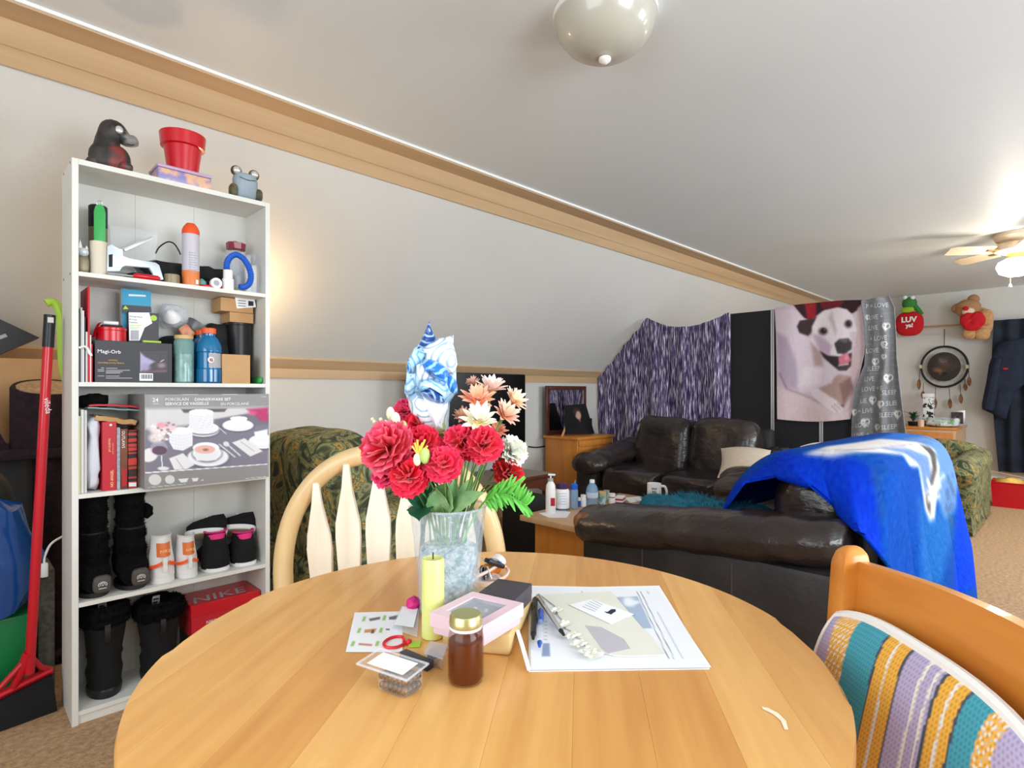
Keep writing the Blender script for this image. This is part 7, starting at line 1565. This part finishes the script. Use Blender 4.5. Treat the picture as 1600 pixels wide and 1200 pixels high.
def dp(x, y):
    m = max(abs(x), abs(y)); n = math.hypot(x, y) or 1; s = m / n; return V((8.77, c.y - ry * .72 * x * s, c.z - rz_ * .72 * y * s))
part('painted_disc', cv.sheet(dp), PRINT(), t, 0, cv.cols())
part('hanger', tube([V((8.79, c.y, c.z + rz_)), V((8.83, c.y, c.z + rz_ + .22))], .004, 5), 'dark_hoop', t)
for px, py0, py1 in ((1437, 572, 606), (1443, 598, 620), (1462, 605, 635), (1483, 605, 635), (1500, 600, 627), (1513, 572, 600), (1507, 588, 607)):
    a, b = onX(px, py0, 8.77), onX(px + (2 if px > 1475 else -1), py1, 8.76); part('thong', tube([a, a * .35 + b * .65], .003, 5), 'dark_hoop', t); part('feather', leaf(a * .4 + b * .6, b - V((0, 0, .03)), .022, V((-1, 0, 0)), .1, .1), 'feather_tan', t)
for px in (1438, 1511): part('bead', puff(onX(px, 573, 8.76), (.03, .035, .05), (.7, .7)), 'bead_bone', t)
# dresser on the far wall
Xd0 = 8.0; Yd = onX(1495, 668, Xd0).y; Zd = onX(1470, 668.5, Xd0).z
dr = thing('dresser', 'light oak dresser against the far wall', 'dresser', (8.4, Yd + .55, 0))
part('carcass', box(Xd0 + .01, 8.82, Yd + .01, Yd + 1.1, .04, Zd - .025, .003), 'oak_laminate', dr); part('top', box(Xd0, 8.83, Yd, Yd + 1.11, Zd - .025, Zd, .004), 'orange_oak', dr); part('plinth', box(Xd0 + .03, 8.8, Yd + .03, Yd + 1.08, 0, .04), 'oak_laminate', dr)
for k in range(3):
    z0 = .06 + k * (Zd - .1) / 3
    d = part('drawer_front', box(Xd0 - .006, Xd0 + .01, Yd + .03, Yd + 1.08, z0, z0 + (Zd - .1) / 3 - .012, .003), 'orange_oak', dr)
    for y in (.3, .8): obj('knob', ball((Xd0 - .018 - dr.location.x, Yd + y - dr.location.y, z0 + .1), .013, 10), 'brass_lid', d)
def dq(px, X=8.3): return onX(px, 668, X).y
def dbox(px0, px1, yt, X, d): a, b = dq(px1, X), dq(px0, X); return box(X, X + d, a, b, Zd + .0005, onX((px0 + px1) / 2, yt, X).z, .003)
mat('scribble', (238, 238, 234), .6, (40, 40, 42), sc=26, lo=.52, hi=.55)
g1, zz = dbox(1442, 1458, 621, 8.4, .12), onX(1450, 615, 8.4).z
t = group_thing('patterned_tin', 'tall white tin with black squiggles and a white lid', 'tin', [('tin_body', g1, 'scribble')]); part('lid', box(8.395, 8.525, dq(1458.5, 8.4), dq(1441.5, 8.4), onX(1450, 621, 8.4).z + .0005, zz, .004), 'white_plastic', t)
g1 = dbox(1483, 1508, 641, 8.5, .02)
t = group_thing('photo_frame', 'small silver photo frame at the dresser end', 'photo frame', [('frame', g1, 'steel')]); cv = Canvas(-1, -1, 1, 1, 24, 24, (70, 56, 56)); cv.ell(0, .2, .5, .5, (150, 130, 130), 0, .5).ell(.1, -.2, .3, .2, (40, 30, 34), 0, .5).grain(10)
ya, yb2 = dq(1505, 8.5), dq(1486, 8.5); za, zb2 = Zd + .03, onX(1495, 644, 8.5).z
part('picture', cv.sheet(lambda x, y: V((8.4985, ya + (yb2 - ya) * (1 - x) / 2, za + (zb2 - za) * (1 - y) / 2))), PRINT(), t, 0, cv.cols())
c_ = dq(1439, 8.1); group_thing('perfume_bottle', 'small peach perfume bottle with clear top on the dresser edge', 'bottle', [('bottle', cyl(.032, 0, .08, 14, (8.1, c_)).mv(0, 0, Zd + .0005), mat('peach', (226, 190, 160), .4)), ('cap', cyl(.02, .08, .14, 12, (8.1, c_)).mv(0, 0, Zd + .0005), 'clear_plastic')])
ya, yb2 = dq(1498, 8.2), dq(1446, 8.2)
solo('bag_pile', puff((8.25, (ya + yb2) / 2, Zd + .05), (.22, yb2 - ya, .09), (.5, .5), 30, 14, wr=.03, wf=12).mv(0, 0, .005), mat('bag_print', (206, 216, 216), .4, (120, 160, 110), sc=16, lo=.55, hi=.62), 'pile of pale plastic bags on the dresser', 'bags')
random.seed(6); pc = V((8.3, dq(1427, 8.3), Zd + .0005)); t = thing('potted_plant', 'small dark leafy plant at the end of the dresser', 'plant', pc)
part('pot', lathe([(.05, 0), (.06, .05), (.055, .05), (0, .045)], 16).mv(*pc), 'black_plastic', t)
for k in range(22):
    a = random.uniform(0, 6.28); r = random.uniform(.05, .12); b = pc + V((0, 0, .05)); part('leaf', leaf(b, b + V((r * math.cos(a), r * math.sin(a), random.uniform(.02, .13))), .016, V((0, 0, 1)), .2), 'leaf_dark' if k % 3 else 'feather_brown', t)
# red tub with odds and ends
rc = onZ(1577, 790, 0); rc = V((7.25, .47, 0)); hw = .125
g = loft([[V((rc.x + a * w * 1.2, rc.y + b * w, z)) for a, b in ((-1, -1), (1, -1), (1, 1), (-1, 1))] for z, w in ((0, hw * .9), (.22, hw), (.235, hw * 1.06), (.24, hw * 1.06))], cap=False) + G([V((rc.x + a * hw * 1.05, rc.y + b * hw * .9, .004)) for a, b in ((-1, -1), (1, -1), (1, 1), (-1, 1))], [(0, 1, 2, 3)])
solo('red_tub', g, 'red_gloss', 'red plastic tub on the carpet below the navy curtain', 'tub', smooth=0)
mat('yellow_cloth', (226, 190, 96), .7, (206, 160, 70), sc=12)
solo('yellow_toy', puff((rc.x, rc.y, .19), (hw * 2.0, hw * 1.6, .16), (.6, .7), 24, 14, wr=.03, wf=14), 'yellow_cloth', 'heap of yellow soft toys filling the red tub', 'toys')
solo('wooden_ruler', box(-.2, .2, -.018, .018, -.003, .003).rot(12, 'Y').rot(-60).mv(rc.x - .02, rc.y - .02, .30), 'rod_wood', 'wooden strip lying across the red tub', 'ruler')
# ================================================================== ceiling fan and dome light
mat('fan_cream', (226, 206, 180), .45); mat('fan_blade', (222, 204, 178), .5); mat('brass', (196, 150, 84), .3, metal=.8)
mat('lamp_glow', (255, 244, 224), .4, es=14)
fc = cw(3.93, 4.42); FX, FY = fc.x, fc.y
fan = thing('ceiling_fan', 'cream ceiling fan with a glowing glass bowl light', 'ceiling fan', (FX, FY, CE))
part('canopy', lathe([(.0, CE), (.13, CE - .001), (.135, CE - .03), (.12, CE - .06), (.09, CE - .075), (0, CE - .075)], 30).mv(FX, FY, 0), 'fan_cream', fan)
part('motor', lathe([(.1, CE - .075), (.13, CE - .09), (.13, CE - .14), (.08, CE - .16), (0, CE - .16)], 30).mv(FX, FY, 0), 'fan_cream', fan)
for k in range(5):
    g = surf(lambda u, v: ((.16 + .32 * u), (v - .5) * (.11 + .03 * u) * (1 - .35 * max(0, u - .9) / .1), CE - .125 + (v - .5) * .03), 10, 3, .006).rot(72 * k - 18).mv(FX, FY, 0)
    b = part('blade', g, 'fan_blade', fan); 
    part('blade_arm', box(.1, .2, -.02, .02, CE - .137, CE - .13).rot(72 * k - 18).mv(FX, FY, 0), 'brass', fan)
part('light_fitter', lathe([(.05, CE - .16), (.06, CE - .2), (.05, CE - .205), (0, CE - .205)], 24).mv(FX, FY, 0), 'brass', fan)
part('glass_bowl', lathe([(.06, CE - .2), (.105, CE - .225), (.12, CE - .26), (.1, CE - .31), (.05, CE - .335), (0, CE - .34)], 28).mv(FX, FY, 0), 'lamp_glow', fan)
part('pull_chain', tube([(FX - .03, FY + .03, CE - .33), (FX - .03, FY + .03, CE - .40)], .002, 5), 'brass', fan); part('pull_knob', lathe([(0, 0), (.012, .002), (.008, .02), (.003, .03)], 10).mv(FX - .03, FY + .03, CE - .425), 'white_plastic', fan)
d = bpy.data.lights.new('fan_lamp', 'POINT'); d.energy = 14; d.color = (1, .86, .68); d.shadow_soft_size = .06
for dx, dy in ((-.2, -.0),):
    pass
o = bpy.data.objects.new('fan_lamp', d); COL.objects.link(o); o.location = (FX, FY, CE - .36)
d2 = bpy.data.lights.new('fan_lamp_top', 'POINT'); d2.energy = 6; d2.color = (1, .86, .68); d2.shadow_soft_size = .03
o = bpy.data.objects.new('fan_lamp_top', d2); COL.objects.link(o); o.location = (FX - .13, FY - .02, CE - .235)
dl = cw(.305, 1.86); mat('frosted_dome', (184, 182, 170), .3, coat=.4)
dm = thing('dome_light', 'frosted glass dome ceiling light with a white finial, switched off', 'ceiling light', (dl.x, dl.y, CE))
part('base_plate', lathe([(0, CE), (.17, CE - .001), (.17, CE - .02), (0, CE - .02)], 32).mv(dl.x, dl.y, 0), 'white_gloss', dm)
part('glass_dome', lathe([(.165, CE - .02), (.155, CE - .06), (.125, CE - .10), (.08, CE - .128), (.03, CE - .14), (0, CE - .141)], 36).mv(dl.x, dl.y, 0), 'frosted_dome', dm)
part('finial', lathe([(.006, CE - .138), (.02, CE - .146), (.02, CE - .153), (.008, CE - .163), (0, CE - .164)], 18).mv(dl.x, dl.y, 0), 'white_plastic', dm)
# uplighter hidden behind the bookcase, whose warm light shows on the boards
LP = V((1.05, 3.03, 0)); fl_ = thing('floor_lamp', 'uplighting floor lamp standing behind the bookcase', 'lamp', LP)
part('foot', lathe([(0, 0), (.13, 0), (.12, .02), (.02, .03)], 24).mv(*LP), 'black_plastic', fl_); part('pole', cyl(.012, .02, 1.42, 10, (LP.x, LP.y)), 'black_plastic', fl_); part('shade', lathe_open([(.015, 1.42), (.035, 1.44), (.045, 1.46)], 24).mv(*LP), 'fan_cream', fl_)
d = bpy.data.lights.new('lamp_bulb', 'POINT'); d.energy = 9; d.color = (1, .66, .34); d.shadow_soft_size = .04
o = bpy.data.objects.new('lamp_bulb', d); COL.objects.link(o); o.location = LP + V((0, 0, 1.50))
